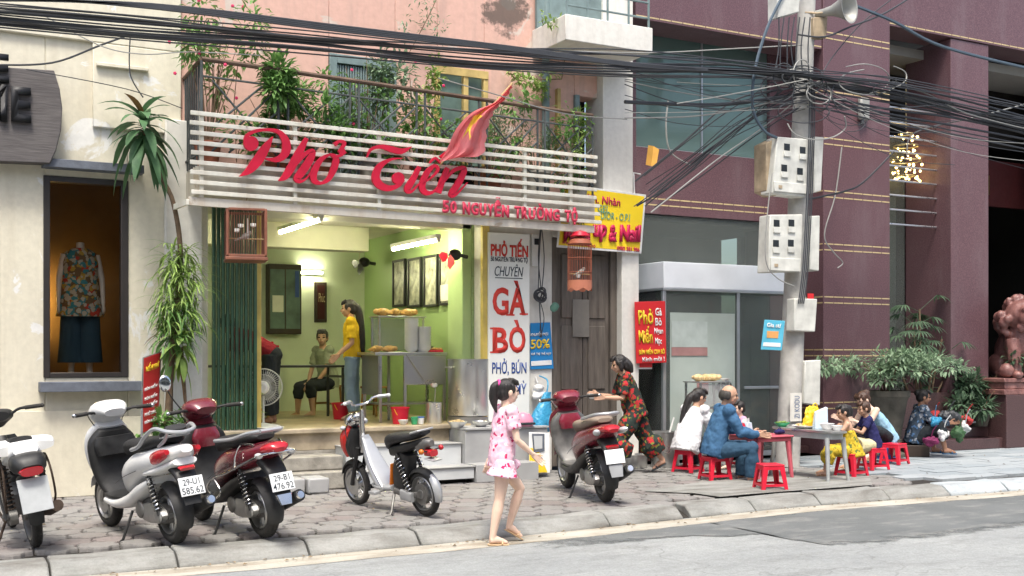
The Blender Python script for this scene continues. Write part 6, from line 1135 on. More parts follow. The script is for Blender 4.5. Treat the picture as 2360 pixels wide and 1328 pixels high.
        o = mb.build(name, m, s.t); smoothmesh(o, .010, 3); tx = bpy.data.textures.get('fold') or bpy.data.textures.new('fold', 'CLOUDS'); tx.noise_scale = .085
        d = o.modifiers.new('folds', 'DISPLACE'); d.texture = tx; d.strength = .022; d.mid_level = .42; return s
    def shoes(s, m, sole=None, sandal=False):
        h = s.h
        for k in 'LR':
            hp, kn, an, f = s.J['leg' + k]; up = V(0, 0, 1); side = f.cross(up).normalized(); nz = side.cross(f).normalized(); c = an + f * .035 * h - up * .036 * h; B = Matrix(((f.x, side.x, nz.x, c.x), (f.y, side.y, nz.y, c.y), (f.z, side.z, nz.z, c.z), (0, 0, 0, 1)))
            mb = MB(B); prof = [(-.062, .018), (-.045, .025), (0, .024), (.04, .029), (.062, .024), (.075, .008)]
            def rg_(z, k_=1): return [(x * h * k_, w * h * k_, z) for x, w in prof] + [(x * h * k_, -w * h * k_, z) for x, w in reversed(prof)]
            mb.loft([rg_(-.010 * h), rg_(-.002 * h)]); o = mb.build('sole', sole or m, s.t, 30, .003)
            if sandal: mb = MB(B); mb.tube([V(.02 * h, -.028 * h, -.002 * h), V(.03 * h, 0, .028 * h), V(.02 * h, .028 * h, -.002 * h)], .006 * h, 6); mb.build('strap', m, s.t)
            else:
                mb = MB(B); mb.loft([rg_(-.002 * h, 1.0), [(p[0] * .98, p[1] * .98, .012 * h) for p in rg_(0)], [(p[0] * .9 - .004 * h, p[1] * .85, .026 * h) for p in rg_(0)], [(-.02 * h + p[0] * .45, p[1] * .8, .045 * h) for p in rg_(0)]]); mb.build('upper', m, s.t, 50)
        return s
TEE = [(-.01, .072, .094, 0), (.05, .072, .092, 0), (.11, .068, .084, 0), (.17, .068, .085, 0), (.24, .067, .095, 0), (.28, .055, .088, 0), (.305, .034, .045, .0), (.312, .03, .035, 0)]
LOOSE = [(-.06, .098, .110, 0), (0, .095, .110, 0), (.08, .090, .104, 0), (.17, .080, .100, 0), (.24, .070, .100, 0), (.285, .055, .085, 0), (.308, .034, .045, 0)]
SIT = [(-.055, .085, .108, -.01), (0, .088, .112, -.01), (.08, .080, .106, -.012), (.17, .074, .104, -.01), (.24, .068, .102, -.004), (.285, .052, .084, 0), (.306, .034, .045, 0)]
def sitlegs(l=(.85, .25, -.05), r=(.85, -.25, -.05), ls=(.1, 0, -1), rs=(.1, 0, -1), f=(1, 0, 0)): return {'L': (l, ls, f), 'R': (r, rs, f)}
GZ = 0.0
# girl crossing the street
cloth('pyjama_pink', [(.82, .52, .62), (.84, .80, .80), (.50, .03, .12)], 13, .85, thr=.48); mat('sandal_beige', (.55, .38, .22), .6); mat('band_pink', (.75, .06, .32), .5)
gp = onZ(1130, 1246, RZ); gp = Vector((gp.x, min(gp.y, 8.74), 0)); g = Person('girl in pink printed pyjamas with a ponytail walking in the road', (gp.x, gp.y, RZ + .004), R(-8), 1.40, .742, 6, {'L': ((.60, .06, -.8), (-.30, 0, -.95), (.85, 0, -.5)), 'R': ((-.12, .02, -1), (-.20, 0, -1), (1, 0, -.05))}, {'R': ((.15, -.16, -1), (.75, .12, -.62)), 'L': ((-.12, .28, -1), (-.22, .1, -1))}, (-4, 4), 1.06, 'skin_pale')
g.body().hair('pony', 'hair_black', [(-.05, 0, .05), (-.085, 0, .03), (-.088, .01, -.04), (-.07, .01, -.12)], [.018, .026, .026, .006]); g.trousers('pyjama_pink', .21, 1.28, 1.35, 'shorts'); g.shirt('pyjama_pink', [(-.06, .084, .102, 0), (0, .080, .100, 0), (.08, .076, .094, 0), (.17, .070, .090, 0), (.24, .066, .095, 0), (.28, .055, .086, 0), (.306, .036, .046, 0)], .62, 1.35, 1.0, 'pyjama_top'); g.shoes('sandal_beige', None, True)
MB().torus(g.hd + g.hq @ V(-.062 * 1.48, 0, .05 * 1.48), .028, .011, (1, 0, -.3), 16, 6).build('hair_band', 'band_pink', g.t)
# woman in yellow inside
cloth('tee_yellow', [(.72, .46, .03)], 5); cloth('jeans_light', [(.22, .31, .40)], 5); wp = onZ(812, 968, FZ); w = Person('woman in yellow tee and pale jeans with waist long hair standing inside', (wp.x, wp.y, FZ + .003), R(158), 1.58, .84, 2, {'L': ((.08, .02, -1), (-.12, 0, -1), (1, .1, -.03)), 'R': ((-.04, -.02, -1), (-.05, 0, -1), (1, -.1, -.03))}, {'L': ((-.05, .14, -1), (.75, .0, -.7)), 'R': ((.1, -.15, -1), (.7, .1, -.7))}, (4, 0), 1.0)
w.body().hair('long', 'hair_black', [(-.04, 0, .03), (-.075, .0, -.01), (-.088, .01, -.15), (-.085, .01, -.3), (-.08, .0, -.44)], [.03, .034, .032, .03, .010]); w.trousers('jeans_light', .94, 1.12, 1.15, 'jeans'); w.shirt('tee_yellow', TEE, .8, 1.3); w.shoes('wood_brown', None, True)
# seated youth, bending man
cloth('shirt_sage', [(.30, .33, .24)], 5); cloth('shorts_dark', [(.03, .035, .04)], 5); yx = XatY(755, 16.05); y = Person('youth in sage shirt seated at the back table facing out', (yx, 16.05, FZ + .003), R(196), 1.62, .47, 10, sitlegs((.9, .12, -.1), (.9, -.22, -.15), (-.1, 0, -1), (.05, 0, -1)), {'L': ((.25, .1, -1), (.5, -.35, -.8)), 'R': ((.25, -.1, -1), (.5, .35, -.8))}, (-4, 45), 1.0)
y.body().hair('short'); y.trousers('shorts_dark', .72, 1.2, 1.1, 'shorts', .05); y.shirt('shirt_sage', SIT, .75, 1.3); y.shoes('sandal_beige', None, True)
for o in bpy.data.objects:
    if o.get('label') == 'brown wooden stool carrying the seated youth': o.location = (yx + .02, 16.08, FZ)
cloth('polo_maroon', [(.22, .02, .03)], 5); mn = Person('man in maroon polo shirt bending down half hidden by the gate', (XatY(626, 14.2), 14.2, FZ + .003), R(150), 1.66, .87, 58, {'L': ((.05, .02, -1), (-.06, 0, -1), (1, 0, -.03)), 'R': ((.05, -.02, -1), (-.06, 0, -1), (1, 0, -.03))}, {'L': ((.12, .1, -1), (.12, -.02, -1)), 'R': ((.3, -.1, -1), (.4, 0, -1))}, (10, 0), 1.0, 'skin_dark', 1.12)
mn.body().hair('short'); mn.trousers('shorts_dark', .95, 1.15, 1.15); mn.shirt('polo_maroon', TEE, .75, 1.3, 1.06); mn.shoes('picture_black', None, True)
# woman in floral suit carrying a bowl
cloth('floral_red', [(.03, .04, .035), (.40, .03, .035), (.30, .05, .03), (.16, .17, .04)], 10, .85, thr=.52); fx = XatY(1462, 12.15); f = Person('woman in dark red floral suit striding left with a white bowl', (fx, 12.15, .004), R(158), 1.56, .80, 17, {'L': ((.52, .05, -.85), (.0, 0, -1), (1, 0, -.03)), 'R': ((-.45, -.04, -.9), (-.62, 0, -.8), (.9, 0, -.45))}, {'L': ((.25, .15, -1), (.95, .05, .02)), 'R': ((.3, -.1, -1), (.95, .12, .12))}, (8, 0), 1.0, 'skin', 1.0)
f.body().hair('bob', 'hair_black', [(-.04, 0, .02), (-.07, 0, -.04), (-.075, 0, -.10)], [.04, .042, .02]); f.trousers('floral_red', .84, 1.6, 1.75); f.shirt('floral_red', LOOSE, .85, 1.45, 1.0, 'blouse'); f.shoes('print_dark', None, True)
hw = f.t.matrix_basis if False else Matrix.Translation(f.t.location) @ Matrix.Rotation(f.t.rotation_euler.z, 4, 'Z'); hp_ = hw @ (f.J['armL'][2].lerp(f.J['armR'][2], .5) + V(.11, 0, -.03)); bowl(hp_, .075, .06, 'white bowl held out by the woman in the floral suit', 'plastic_white', None, 'bowl', None)
# ---- low plastic stools and the diners
def stool(loc, rz, label, m='plastic_red', hh=.285, w=.25):
    t = thing('plastic_stool', label, 'stool', (loc[0], loc[1], .003), rz, 'low plastic stools'); tw, bw_ = w / 2, w / 2 * 1.24
    sb_ = MB().box(-tw, tw, -tw, tw, hh - .022, hh).build('seat', m, t, 30, .018, 3)
    for sx in (-1, 1):
        for sy in (-1, 1):
            mb = MB(); a = .052
            def q(x, y, z, k): return (sx * x * k, sy * y * k, z)
            top = [(tw * .97, tw * .97), (tw * .97 - a * 1.15, tw * .97), (tw * .97 - a * 1.15, tw * .97 - .012), (tw * .97 - .014, tw * .97 - .014), (tw * .97 - .012, tw * .97 - a * 1.15), (tw * .97, tw * .97 - a * 1.15)]
            bot = [(bw_, bw_), (bw_ - a * .8, bw_), (bw_ - a * .8, bw_ - .012), (bw_ - .014, bw_ - .014), (bw_ - .012, bw_ - a * .8), (bw_, bw_ - a * .8)]
            mb.loft([[(sx * x, sy * y_, hh - .02) for x, y_ in top], [(sx * x, sy * y_, 0) for x, y_ in bot]]); mb.build('leg', m, t, 30, .003)
    for ang in range(4):
        mb = MB(Matrix.Rotation(ang * math.pi / 2, 4, 'Z')); zl = .055; k = tw + (bw_ - tw) * (1 - zl / hh); mb.box(-k + .03, k - .03, k - .010, k - .002, zl - .014, zl + .014); mb.build('side_rail', m, t, 0); mb = MB(Matrix.Rotation(ang * math.pi / 2, 4, 'Z')); mb.box(-tw + .04, tw - .04, tw - .012, tw - .004, hh - .06, hh - .02); mb.build('side_rail', m, t, 0)
    return t
def stp(px, py): p = onZ(px, py, 0); return (p.x, p.y)
SP = {k: stp(*v) for k, v in dict(man=(1648, 1106), white=(1578, 1084), free=(1775, 1128), yel=(1962, 1098), navy=(2012, 1082), blue=(2040, 1064)).items()}
SP['white'] = (SP['white'][0] - .1, SP['white'][1] - .2)
stool(SP['man'], R(-8), 'bright red stool under the man in blue'); stool(SP['white'], R(20), 'dark red stool under the woman in white'); stool(SP['free'], R(-20), 'empty bright red stool nearest the kerb'); stool(SP['yel'], R(10), 'red stool under the child in the yellow dress'); stool(SP['navy'], R(-5), 'red stool under the child in navy'); stool(SP['blue'], R(15), 'blue stool under the woman in the pale blue top', 'plastic_blue'); stool((SP['blue'][0] - .16, SP['blue'][1] - .32), R(15), 'red stool just before the blue stool')
cloth('shirt_white', [(.72, .72, .73)], 5); cloth('denim_blue', [(.055, .13, .24)], 5); cloth('denim_navy', [(.04, .085, .14)], 5); mat('sneaker_grey', (.12, .12, .13), .7); mat('sole_white', (.7, .7, .68), .6)
b = Person('balding man in blue denim jacket and jeans seated on a red stool', (*SP['man'], .003), R(-22), 1.68, .375, 14, sitlegs((.93, .10, .06), (.93, -.32, .1), (-.12, 0, -1), (-.05, .05, -1), (1, -.1, 0)), {'L': ((.5, .12, -.85), (.85, -.3, -.1)), 'R': ((.45, -.16, -.9), (.9, .2, -.1))}, (4, -4), 1.0, 'skin', 1.12)
b.body().hair('bald', 'hair_grey'); b.trousers('denim_navy', .95, 1.15, 1.15, 'jeans', .05); b.shirt('denim_blue', SIT, 1, 1.2, 1.08, 'jacket', True); b.shoes('sneaker_grey', 'sole_white')
MB().tube(b.rings([(.312, .038, .046, .0)], 16)[0] + [b.rings([(.312, .038, .046, .0)], 16)[0][0]], .012, 6).build('collar', 'denim_blue', b.t)
wv = Person('woman in loose white shirt with long dark ponytail seated with her back turned', (*SP['white'], .003), R(12), 1.56, .37, 18, sitlegs((.9, .3, .1), (.9, -.2, .05), (.0, 0, -1), (-.1, 0, -1)), {'L': ((.5, .2, -.8), (.6, -.2, .75)), 'R': ((.45, -.16, -.9), (.8, .2, .45))}, (6, -16), 1.0, 'skin', 1.02)
wv.body().hair('pony', 'hair_black', [(-.05, 0, .02), (-.085, .0, -.03), (-.098, .01, -.13), (-.10, .01, -.23), (-.105, .0, -.30)], [.03, .034, .03, .024, .006]); wv.trousers('shorts_dark', .95, 1.12, 1.1, 'trousers', .05); wv.shirt('shirt_white', [(-.075, .098, .125, -.02), (0, .098, .124, -.02), (.08, .09, .116, -.02), (.17, .08, .11, -.014), (.24, .07, .104, -.004), (.285, .052, .084, 0), (.306, .034, .045, 0)], .95, 1.5, 1.1); wv.shoes('picture_black', None, True)
cloth('shirt_lilac', [(.60, .33, .48)], 5); k_ = XatY(1714, 12.05); k1 = Person('small child in lilac shirt facing left behind the red table', (k_, 12.05, .003), R(165), 1.12, .33, 8, sitlegs(), {'L': ((.5, .2, -.8), (.8, -.2, .1)), 'R': ((.5, -.2, -.8), (.8, .2, .1))}, (2, 8), 1.2, 'skin_pale'); k1.body().hair('short'); k1.trousers('denim_navy', .9, 1.15, 1.1, 'trousers', .05); k1.shirt('shirt_lilac', SIT, .7, 1.3); k1.shoes('picture_black', None, True); stool((k_ + .02, 12.05), 0, 'red stool under the small child in lilac', hh=.25)
cloth('dress_yellow', [(.55, .40, .04), (.12, .16, .05), (.30, .22, .02)], 14, .85, thr=.5); k2 = Person('small girl in yellow flowered dress seated with her bare shoulders turned', (*SP['yel'], .003), R(140), 1.14, .33, 10, sitlegs((.9, .3, .0), (.9, -.25, .0), (.2, 0, -1), (.15, 0, -1)), {'L': ((.55, .2, -.7), (.8, -.2, .2)), 'R': ((.5, -.2, -.8), (.8, .2, .2))}, (6, 12), 1.18, 'skin'); k2.body().hair('short', 'hair_black', [(-.05, 0, .05), (-.06, 0, .0), (-.058, 0, -.05)], [.03, .035, .02]); k2.trousers('dress_yellow', .80, 1.35, 1.45, 'trousers', .04); k2.shirt('dress_yellow', [(-.08, .12, .13, -.02), (0, .105, .12, -.01), (.08, .09, .10, 0), (.16, .078, .094, 0), (.20, .07, .09, 0), (.215, .05, .07, 0)], 0, 1, 1, 'dress'); k2.shoes('sandal_beige', None, True)
cloth('top_navy', [(.03, .03, .10)], 5); cloth('shorts_cream', [(.62, .56, .34)], 5); k3 = Person('small child in navy top and cream shorts seated beside the yellow dress', (*SP['navy'], .003), R(150), 1.14, .34, 14, sitlegs(), {'L': ((.5, .2, -.8), (.8, -.2, .3)), 'R': ((.5, -.2, -.8), (.8, .2, .3))}, (4, 10), 1.18, 'skin'); k3.body().hair('short', 'hair_brown'); k3.trousers('shorts_cream', .42, 1.3, 1.3, 'shorts', .05); k3.shirt('top_navy', SIT, .6, 1.3); k3.shoes('sandal_beige', None, True)
cloth('tank_blue', [(.30, .50, .64)], 5); w3 = Person('woman in pale blue sleeveless top and dark leggings leaning over the food', (*SP['blue'], .003), R(168), 1.58, .36, 34, sitlegs((.85, .3, .35), (.85, -.3, .3), (.1, 0, -1), (.1, 0, -1)), {'L': ((.55, .1, -.8), (.7, -.1, .3)), 'R': ((.55, -.1, -.8), (.7, .1, .3))}, (14, 6), 1.0, 'skin_pale', 1.03); w3.body().hair('bun', 'hair_brown'); w3.trousers('shorts_dark', .95, 1.08, 1.0, 'leggings', .05); w3.shirt('tank_blue', [(-.06, .085, .108, -.01), (0, .086, .108, -.01), (.08, .078, .10, -.01), (.17, .07, .096, -.008), (.24, .063, .088, 0), (.275, .05, .066, 0)], 0, 1, 1, 'tank_top'); w3.shoes('sandal_beige', None, True)
# vendor sitting on the hotel step with wares
cloth('vendor_print', [(.05, .07, .10), (.30, .32, .36), (.08, .16, .30)], 12, .85, thr=.6); vx = XatY(2112, 12.2); v = Person('street vendor with tied dark hair sitting on the granite step among wares', (vx, 12.22, .003), R(-32), 1.55, .27, 10, sitlegs((.8, .25, .55), (.8, -.35, .6), (.05, 0, -1), (.25, 0, -1)), {'L': ((.6, .2, -.6), (.9, -.1, .1)), 'R': ((.5, -.2, -.8), (.9, .1, .1))}, (2, 0), 1.0, 'skin_dark'); v.body().hair('bun'); v.trousers('shorts_dark', .8, 1.3, 1.3, 'trousers', .05); v.shirt('vendor_print', SIT, 1, 1.2, 1.05, 'jacket', True); v.shoes('denim_blue', None, True)
cr_ = thing('low_crate', 'low dark crate under the street vendor', 'crate', (vx, 12.22, .003), R(-32)); box('crate_body', 'wood_dark', cr_, -.18, .16, -.18, .18, 0, .17, .01)
mat('pouch_plum', (.20, .02, .09), .6); mat('cloth_rust', (.35, .03, .03), .8); wr_ = [('red cloth roll on the vendor lap', 'cloth_rust', (.30, .10, .58), (.16, .10, .06)), ('blue knotted bag held by the vendor', 'bag_blue', (.22, -.22, .50), (.10, .08, .11)), ('white bag of wares hanging at the vendor knee', 'bag_white', (.34, -.25, .36), (.08, .07, .11)), ('black bundle of bags on the vendor knees', 'cable_black', (.46, -.08, .56), (.15, .13, .12)), ('magenta pouch hanging low beside the vendor', 'pouch_plum', (.14, -.30, .24), (.12, .07, .08)), ('dark green bag at the vendor shin', 'leaf_dark', (.55, -.26, .34), (.09, .08, .12)), ('pale bottle bag at the right of the vendor', 'step_white', (.68, -.16, .42), (.06, .06, .13)), ('red pouch at the far right of the wares', 'cloth_rust', (.74, .0, .50), (.08, .07, .12))]
VM = Matrix.Translation(v.t.location) @ Matrix.Rotation(R(-32), 4, 'Z')
for i, (lb, m, c, r_) in enumerate(wr_):
    t = thing('ware_bundle', lb, 'bundle', VM @ Vector(c), rnd(0, 3), 'wares of the street vendor'); mb = MB(); rg3 = random.Random(i)
    for q in range(6): mb.ell((rg3.uniform(-.4, .4) * r_[0], rg3.uniform(-.4, .4) * r_[1], rg3.uniform(-.4, .4) * r_[2]), (r_[0] * .7, r_[1] * .7, r_[2] * .7), 10, 8, (rg3.uniform(0, 2), 0, rg3.uniform(0, 3)))
    ob = mb.build('body', m, t); smoothmesh(ob, .014, 1); tx = bpy.data.textures.get('lumps') or bpy.data.textures.new('lumps', 'CLOUDS'); tx.noise_scale = .07; dm = ob.modifiers.new('c', 'DISPLACE'); dm.texture = tx; dm.strength = .09; dm.texture_coords = 'GLOBAL'; MB().tube([(0, 0, r_[2] * .6), (-.03, .02, r_[2] + .08), (-.08, .05, r_[2] + .16)], .008, 5).build('handle', m, t)
# ---- street tables and food
def onTz(px, py, z): return onZ(px, py, z)
rtc = onZ(1795, 1086, 0); tr_ = thing('red_plastic_table', 'faded red square plastic table between the diners', 'table', (9.50, 11.06, .003), R(-4)); mat('table_red', (.50, .10, .13), .45, 0, .15, 4)
box('table_top', 'table_red', tr_, -.27, .27, -.33, .33, .50, .525, .012); box('apron', 'table_red', tr_, -.25, .25, -.30, .30, .45, .498, .01)
for sx in (-1, 1):
    for sy in (-1, 1): MB().tube([(sx * .22, sy * .27, .45), (sx * .25, sy * .31, 0)], [.035, .022], 8).build('leg', 'table_red', tr_)
TB = Vector(tr_.location); mat('napkin', (.55, .66, .74), .7)
nk = thing('napkin_box', 'pale blue napkin box on the red plastic table', 'napkin box', TB + V(-.10, .12, .527), .3); MB().loft([[(-.07, -.05, 0), (.07, -.05, 0), (.07, .05, 0), (-.07, .05, 0)], [(-.05, -.035, .14), (.05, -.035, .14), (.05, .035, .14), (-.05, .035, .14)]]).build('body', 'napkin', nk, 30, .006); MB().loft([[(-.04, -.01, .13), (.04, -.01, .13), (.04, .01, .13), (-.04, .01, .13)], [(-.03, -.03, .19), (.03, -.01, .2), (.035, .01, .18), (-.03, .02, .2)]]).build('tissue', 'plastic_white', nk)
cb = thing('condiment_bottle', 'red chilli bottle with white cap on the red plastic table', 'bottle', TB + V(-.22, .05, .527)); MB().lathe([(.028, 0), (.03, .1), (.014, .14)], n=14).build('body', 'plastic_red', cb); MB().lathe([(.016, .141), (.012, .18), (.004, .19)], n=12).build('cap', 'plastic_white', cb)
bt = thing('blue_pouch', 'dark blue pouch on the right corner of the red table', 'pouch', TB + V(.16, -.18, .527), .2); smoothmesh(MB().ell((0, 0, .035), (.075, .045, .035)).ell((.05, .0, .03), (.04, .04, .028)).ell((-.05, .01, .03), (.03, .035, .026)).build('body', 'top_navy', bt), .008, 2); MB().torus((0, 0, .055), .03, .005, (0, 1, 0), 12, 5).build('strap', 'top_navy', bt)
rc = Vector((9.96, 10.70, .003)); rtb = thing('metal_table', 'long grey metal serving table with rounded ends beside the pole', 'table', rc, R(-3))
def oval(k, z, n=32): return [(math.copysign(abs(math.cos(q)) ** .55, math.cos(q)) * .17 * k, math.copysign(abs(math.sin(q)) ** .55, math.sin(q)) * .60 * k, z) for q in [i * 2 * math.pi / n for i in range(n)]]
MB().loft([oval(.97, .572), oval(1, .578), oval(1, .597), oval(.97, .602)]).build('table_top', 'steel', rtb, 30); mat('leg_grey', (.42, .44, .43), .5, .3, .2, 6); MB().loft([oval(.9, .50), oval(.9, .571)]).build('apron', 'leg_grey', rtb, 30)
for sx in (-1, 1):
    for sy in (-1, 1): MB().tube([(sx * .12, sy * .48, .52), (sx * .135, sy * .51, .25), (sx * .155, sy * .54, 0)], [.030, .026, .020], 10).build('leg', 'leg_grey', rtb)
rc = rc + V(0, 0, -.023)
bowl(rc + V(.0, .05, .626), .17, .035, 'wide dish of golden food on the metal table', 'plastic_white', 'pale_chicken', 'dish', None); bowl(rc + V(.02, -.30, .626), .09, .075, 'white bowl on the metal table under the blue bag', 'plastic_white', None, 'bowl', None); bowl(rc + V(-.02, .45, .626), .10, .05, 'green bowl of herbs at the left of the metal table', 'plastic_green', 'leaf_lime', 'dish', None); bowl(rc + V(.0, -.49, .626), .07, .06, 'small white cup at the right edge of the metal table', 'plastic_white', None, 'bowl', None)
bb = thing('napkin_bag', 'pale blue packet standing on the metal table', 'packet', rc + V(.06, -.14, .626), -.2); MB().loft([[(-.09, -.04, 0), (.09, -.04, 0), (.09, .04, 0), (-.09, .04, 0)], [(-.08, -.03, .2), (.09, -.03, .26), (.09, .02, .27), (-.07, .02, .21)]]).build('body', 'napkin', bb, 30, .006)
yb = thing('yellow_bag', 'crumpled bright yellow plastic bag behind the blue packet', 'bag', rc + V(.06, .0, .626)); mb = MB(); rg4 = random.Random(2)
n = 18
mb.loft([[(a * math.cos(q * 2 * math.pi / n) * (1 + .25 * math.sin(q * 2.3 + z * 30)), a * .5 * math.sin(q * 2 * math.pi / n), z + .02 * math.sin(q * 1.9)) for q in range(n)] for a, z in ((.04, .01), (.11, .015), (.14, .06), (.13, .12), (.10, .19), (.11, .24), (.05, .27))])
ob = mb.build('body', 'print_yellow', yb, 60, sub=2); tx = bpy.data.textures.new('crumple', 'CLOUDS'); tx.noise_scale = .06; dm = ob.modifiers.new('c', 'DISPLACE'); dm.texture = tx; dm.strength = .07; MB().torus((.05, 0, .27), .035, .008, (0, 1, 0), 14, 5).build('handle', 'print_yellow', yb)
# food stand with chickens and the floor pots behind the diners
fs_ = thing('food_stand', 'steel framed glass food stand with a tray shelf before the kiosk', 'stand', (XatY(1625, 12.55), 12.50, .003)); 
for sx in (-.24, .24):
    for sy in (-.16, .16): box('post', 'steel', fs_, sx - .012, sx + .012, sy - .012, sy + .012, 0, 1.13, 0)
box('tray', 'steel', fs_, -.27, .27, -.19, .19, 1.132, 1.15, .004); box('shelf', 'steel', fs_, -.23, .23, -.15, .15, .78, .80, .003); box('pane', 'clear_plastic', fs_, -.225, .225, -.172, -.168, .82, 1.12, 0)
FSL = Vector(fs_.location)
for i, dx in enumerate((-.17, -.02, .12)): chicken(FSL + V(dx, -.02 + .03 * i, 1.153), .85, ('pale boiled chicken at the left of the stand tray', 'pale boiled chicken in the middle of the stand tray', 'pale boiled chicken at the right of the stand tray')[i], 'pale_chicken', rz=.5 + i)
bowl(FSL + V(.19, -.14, 1.153), .07, .035, 'small white plate at the right end of the stand tray', 'plastic_white', None, 'dish', None)
pq = onZ(1515, 1070, 0); pot('broth_pot', 'tall dented steel broth pot behind the woman in white', (pq.x - .12, pq.y - .35, .003), .19, .46, 'steel', True, False); pl2 = Vector((pq.x - .12, pq.y - .35, .003)); 
for i, (dx, dz, rr_) in enumerate(((.0, .2, .5), (.1, .12, .9))):
    t = thing('ladle', ('long ladle sticking out of the broth pot', 'short ladle leaning right in the broth pot')[i], 'ladle', pl2 + V(.02 + dx, 0, .32)); MB().tube([(0, 0, 0), (.12 * rr_ + .05, -.02, .28 + dz * .3)], .012, 6).build('shaft', 'plastic_white', t); MB().ell((0, 0, -.02), (.04, .04, .025), 10, 6).build('scoop', 'steel', t)
pot('steel_basin', 'low wide steel basin on the pavement left of the broth pot', (pl2.x - .42, pl2.y + .12, .003), .17, .16, 'steel', False)
# ================================================================ motorbikes
def paint(name, c, rough=.22, coat=.6):
    """lacquer with road dust and scuffs lying on it"""
    m = mat(name, c, rough, 0, .1, 4, 0, 'obj', coat, spec=.5); nt = m.node_tree; b = nt.nodes['Principled BSDF']; co = coords(nt)
    old = b.inputs['Base Color'].links[0].from_socket; d = nnoise(nt, co, 5, 8, .75); f_ = nnoise(nt, co, 40, 4, .7, (1, 1, .2))
    msk = mix(nt, .5, ramp(nt, d, [(.5, 0.), (.8, .35)]), ramp(nt, f_, [(.55, 0.), (.8, .3)])); nt.links.new(mix(nt, msk, old, (.24, .215, .185)), b.inputs['Base Color'])
    r_ = nt.nodes.new('ShaderNodeMapRange'); r_.inputs['To Min'].default_value = rough; r_.inputs['To Max'].default_value = .7; nt.links.new(msk, r_.inputs[0]); nt.links.new(r_.outputs[0], b.inputs['Roughness']); nt.links.new(r_.outputs[0], b.inputs['Coat Roughness']); return m
paint('paint_white', (.70, .70, .69), .3, .25); paint('paint_maroon', (.14, .012, .022)); paint('paint_maroon2', (.19, .014, .03)); mat('bike_black', (.024, .024, .024), .5, 0, .6, 7); mat('seat_black', (.018, .018, .019), .6, 0, .3, 10, .4); mat('rubber', (.038, .036, .033), .85, 0, .5, 9, .4); mat('chrome', (.62, .62, .62), .15, 1, .05, 5); mat('alloy', (.42, .42, .41), .38, .85, .2, 8); mat('engine_grey', (.20, .195, .185), .5, .6, .35, 9); mat('lens_red', (.42, .012, .02), .12, 0, .2, 6, 0, 'obj', .5); mat('lens_clear', (.55, .56, .58), .1, .2, .1, 6); mat('plate_white', (.74, .75, .76), .4); mat('silver_plastic', (.42, .43, .44), .35, .4, .1, 5); mat('dash_dark', (.02, .03, .03), .12); mat('lens_orange', (.60, .16, .02), .15); mat('mirror', (.7, .72, .72), .03, 1, 0, 2); mat('seat_tan', (.24, .19, .15), .6, 0, .2, 8); mat('rusty', (.075, .052, .038), .75, .3, .5, 9, .4); mat('shield_red', (.48, .02, .015), .15, 0, .1, 4, 0, 'obj', .6); mat('plate_old', (.44, .46, .47), .55, .2, .25, 4)
def loftp(mb, path, hw, hd, e=2.4, n=20, y=0, k=4):
    """superellipse sections swept along a path in the xz plane; hw across, hd along the section normal"""
    D = bez([(p[0], p[1], 0) for p in path], k); W = bez([(a, b, 0) for a, b in zip(hw, hd)], k); rings = []
    for i, p in enumerate(D):
        t = D[min(i + 1, len(D) - 1)] - D[max(i - 1, 0)]; t = t.normalized(); nx, nz = -t.y, t.x; a, b = max(W[i].x, .002), max(W[i].y, .002); r = []
        for q in range(n):
            an = q * 2 * math.pi / n; cc, ss = math.cos(an), math.sin(an); u = a * math.copysign(abs(cc) ** (2 / e), cc); v_ = b * math.copysign(abs(ss) ** (2 / e), ss); r.append((p.x + nx * v_, y + u, p.y + nz * v_))
        rings.append(r)
    return mb.loft(rings)
def P(par, name, m, path, hw, hd, e=2.4, y=0, **kw): return loftp(MB(), path, hw, hd, e, y=y).build(name, m, par, kw.get('smooth', 50))
def wheel(par, x, z, r, tw, spokes=5, rim_m='alloy', disc=False, name='wheel'):
    mb = MB(); rr = r - tw * .95; mb.torus((x, 0, z), rr, (.016, tw * .55), (0, 1, 0), 36, 8); mb.cyl((x, -.05, z), (x, .05, z), .045, None, 16)
    for k in range(spokes):
        for o in (-.16, .16) if spokes < 9 else (0,): a = k * 2 * math.pi / spokes; mb.tube([(x + .035 * math.cos(a), 0, z + .035 * math.sin(a)), (x + (rr - .005) * math.cos(a + o), 0, z + (rr - .005) * math.sin(a + o))], .011 if spokes < 9 else .003, 6)
    w = mb.build(name, rim_m, par); MB().torus((x, 0, z), r - tw * .5, (tw * .5, tw * .55), (0, 1, 0), 44, 12).build('tyre', 'rubber', w)
    tr = MB()
    for k in range(44):
        a = k * 2 * math.pi / 44
        for s in (-1, 1): tr.M = Matrix.Translation((x, 0, z)) @ Matrix.Rotation(-a, 4, 'Y'); tr.box(r - .006, r + .0008, s * tw * .06, s * tw * .24, -.006, .006)
    tr.M = Matrix(); o = tr.build('tread', 'rubber', w, 0); o['kind'] = 'stuff'
    if disc: MB().torus((x, .052, z), .075, (.03, .002), (0, 1, 0), 28, 6).build('brake_disc', 'alloy', w)
    return w
def fender(par, m, x, z, r, a0, a1, hw, name='mudguard'):
    mb = MB(); rings = []
    for i in range(15):
        a = R(a0 + (a1 - a0) * i / 14); kk = .75 + .25 * math.sin(math.pi * i / 14); s = []
        for rr_, sgn in ((r, 1), (r - .006, -1)):
            for j in range(7): b = (-1 + 2 * j / 6) * sgn; s.append((x + (rr_ - .035 * b * b) * math.cos(a), b * hw * kk, z + (rr_ - .035 * b * b) * math.sin(a)))
        rings.append(s)
    return mb.loft(rings).build(name, m, par, 40)
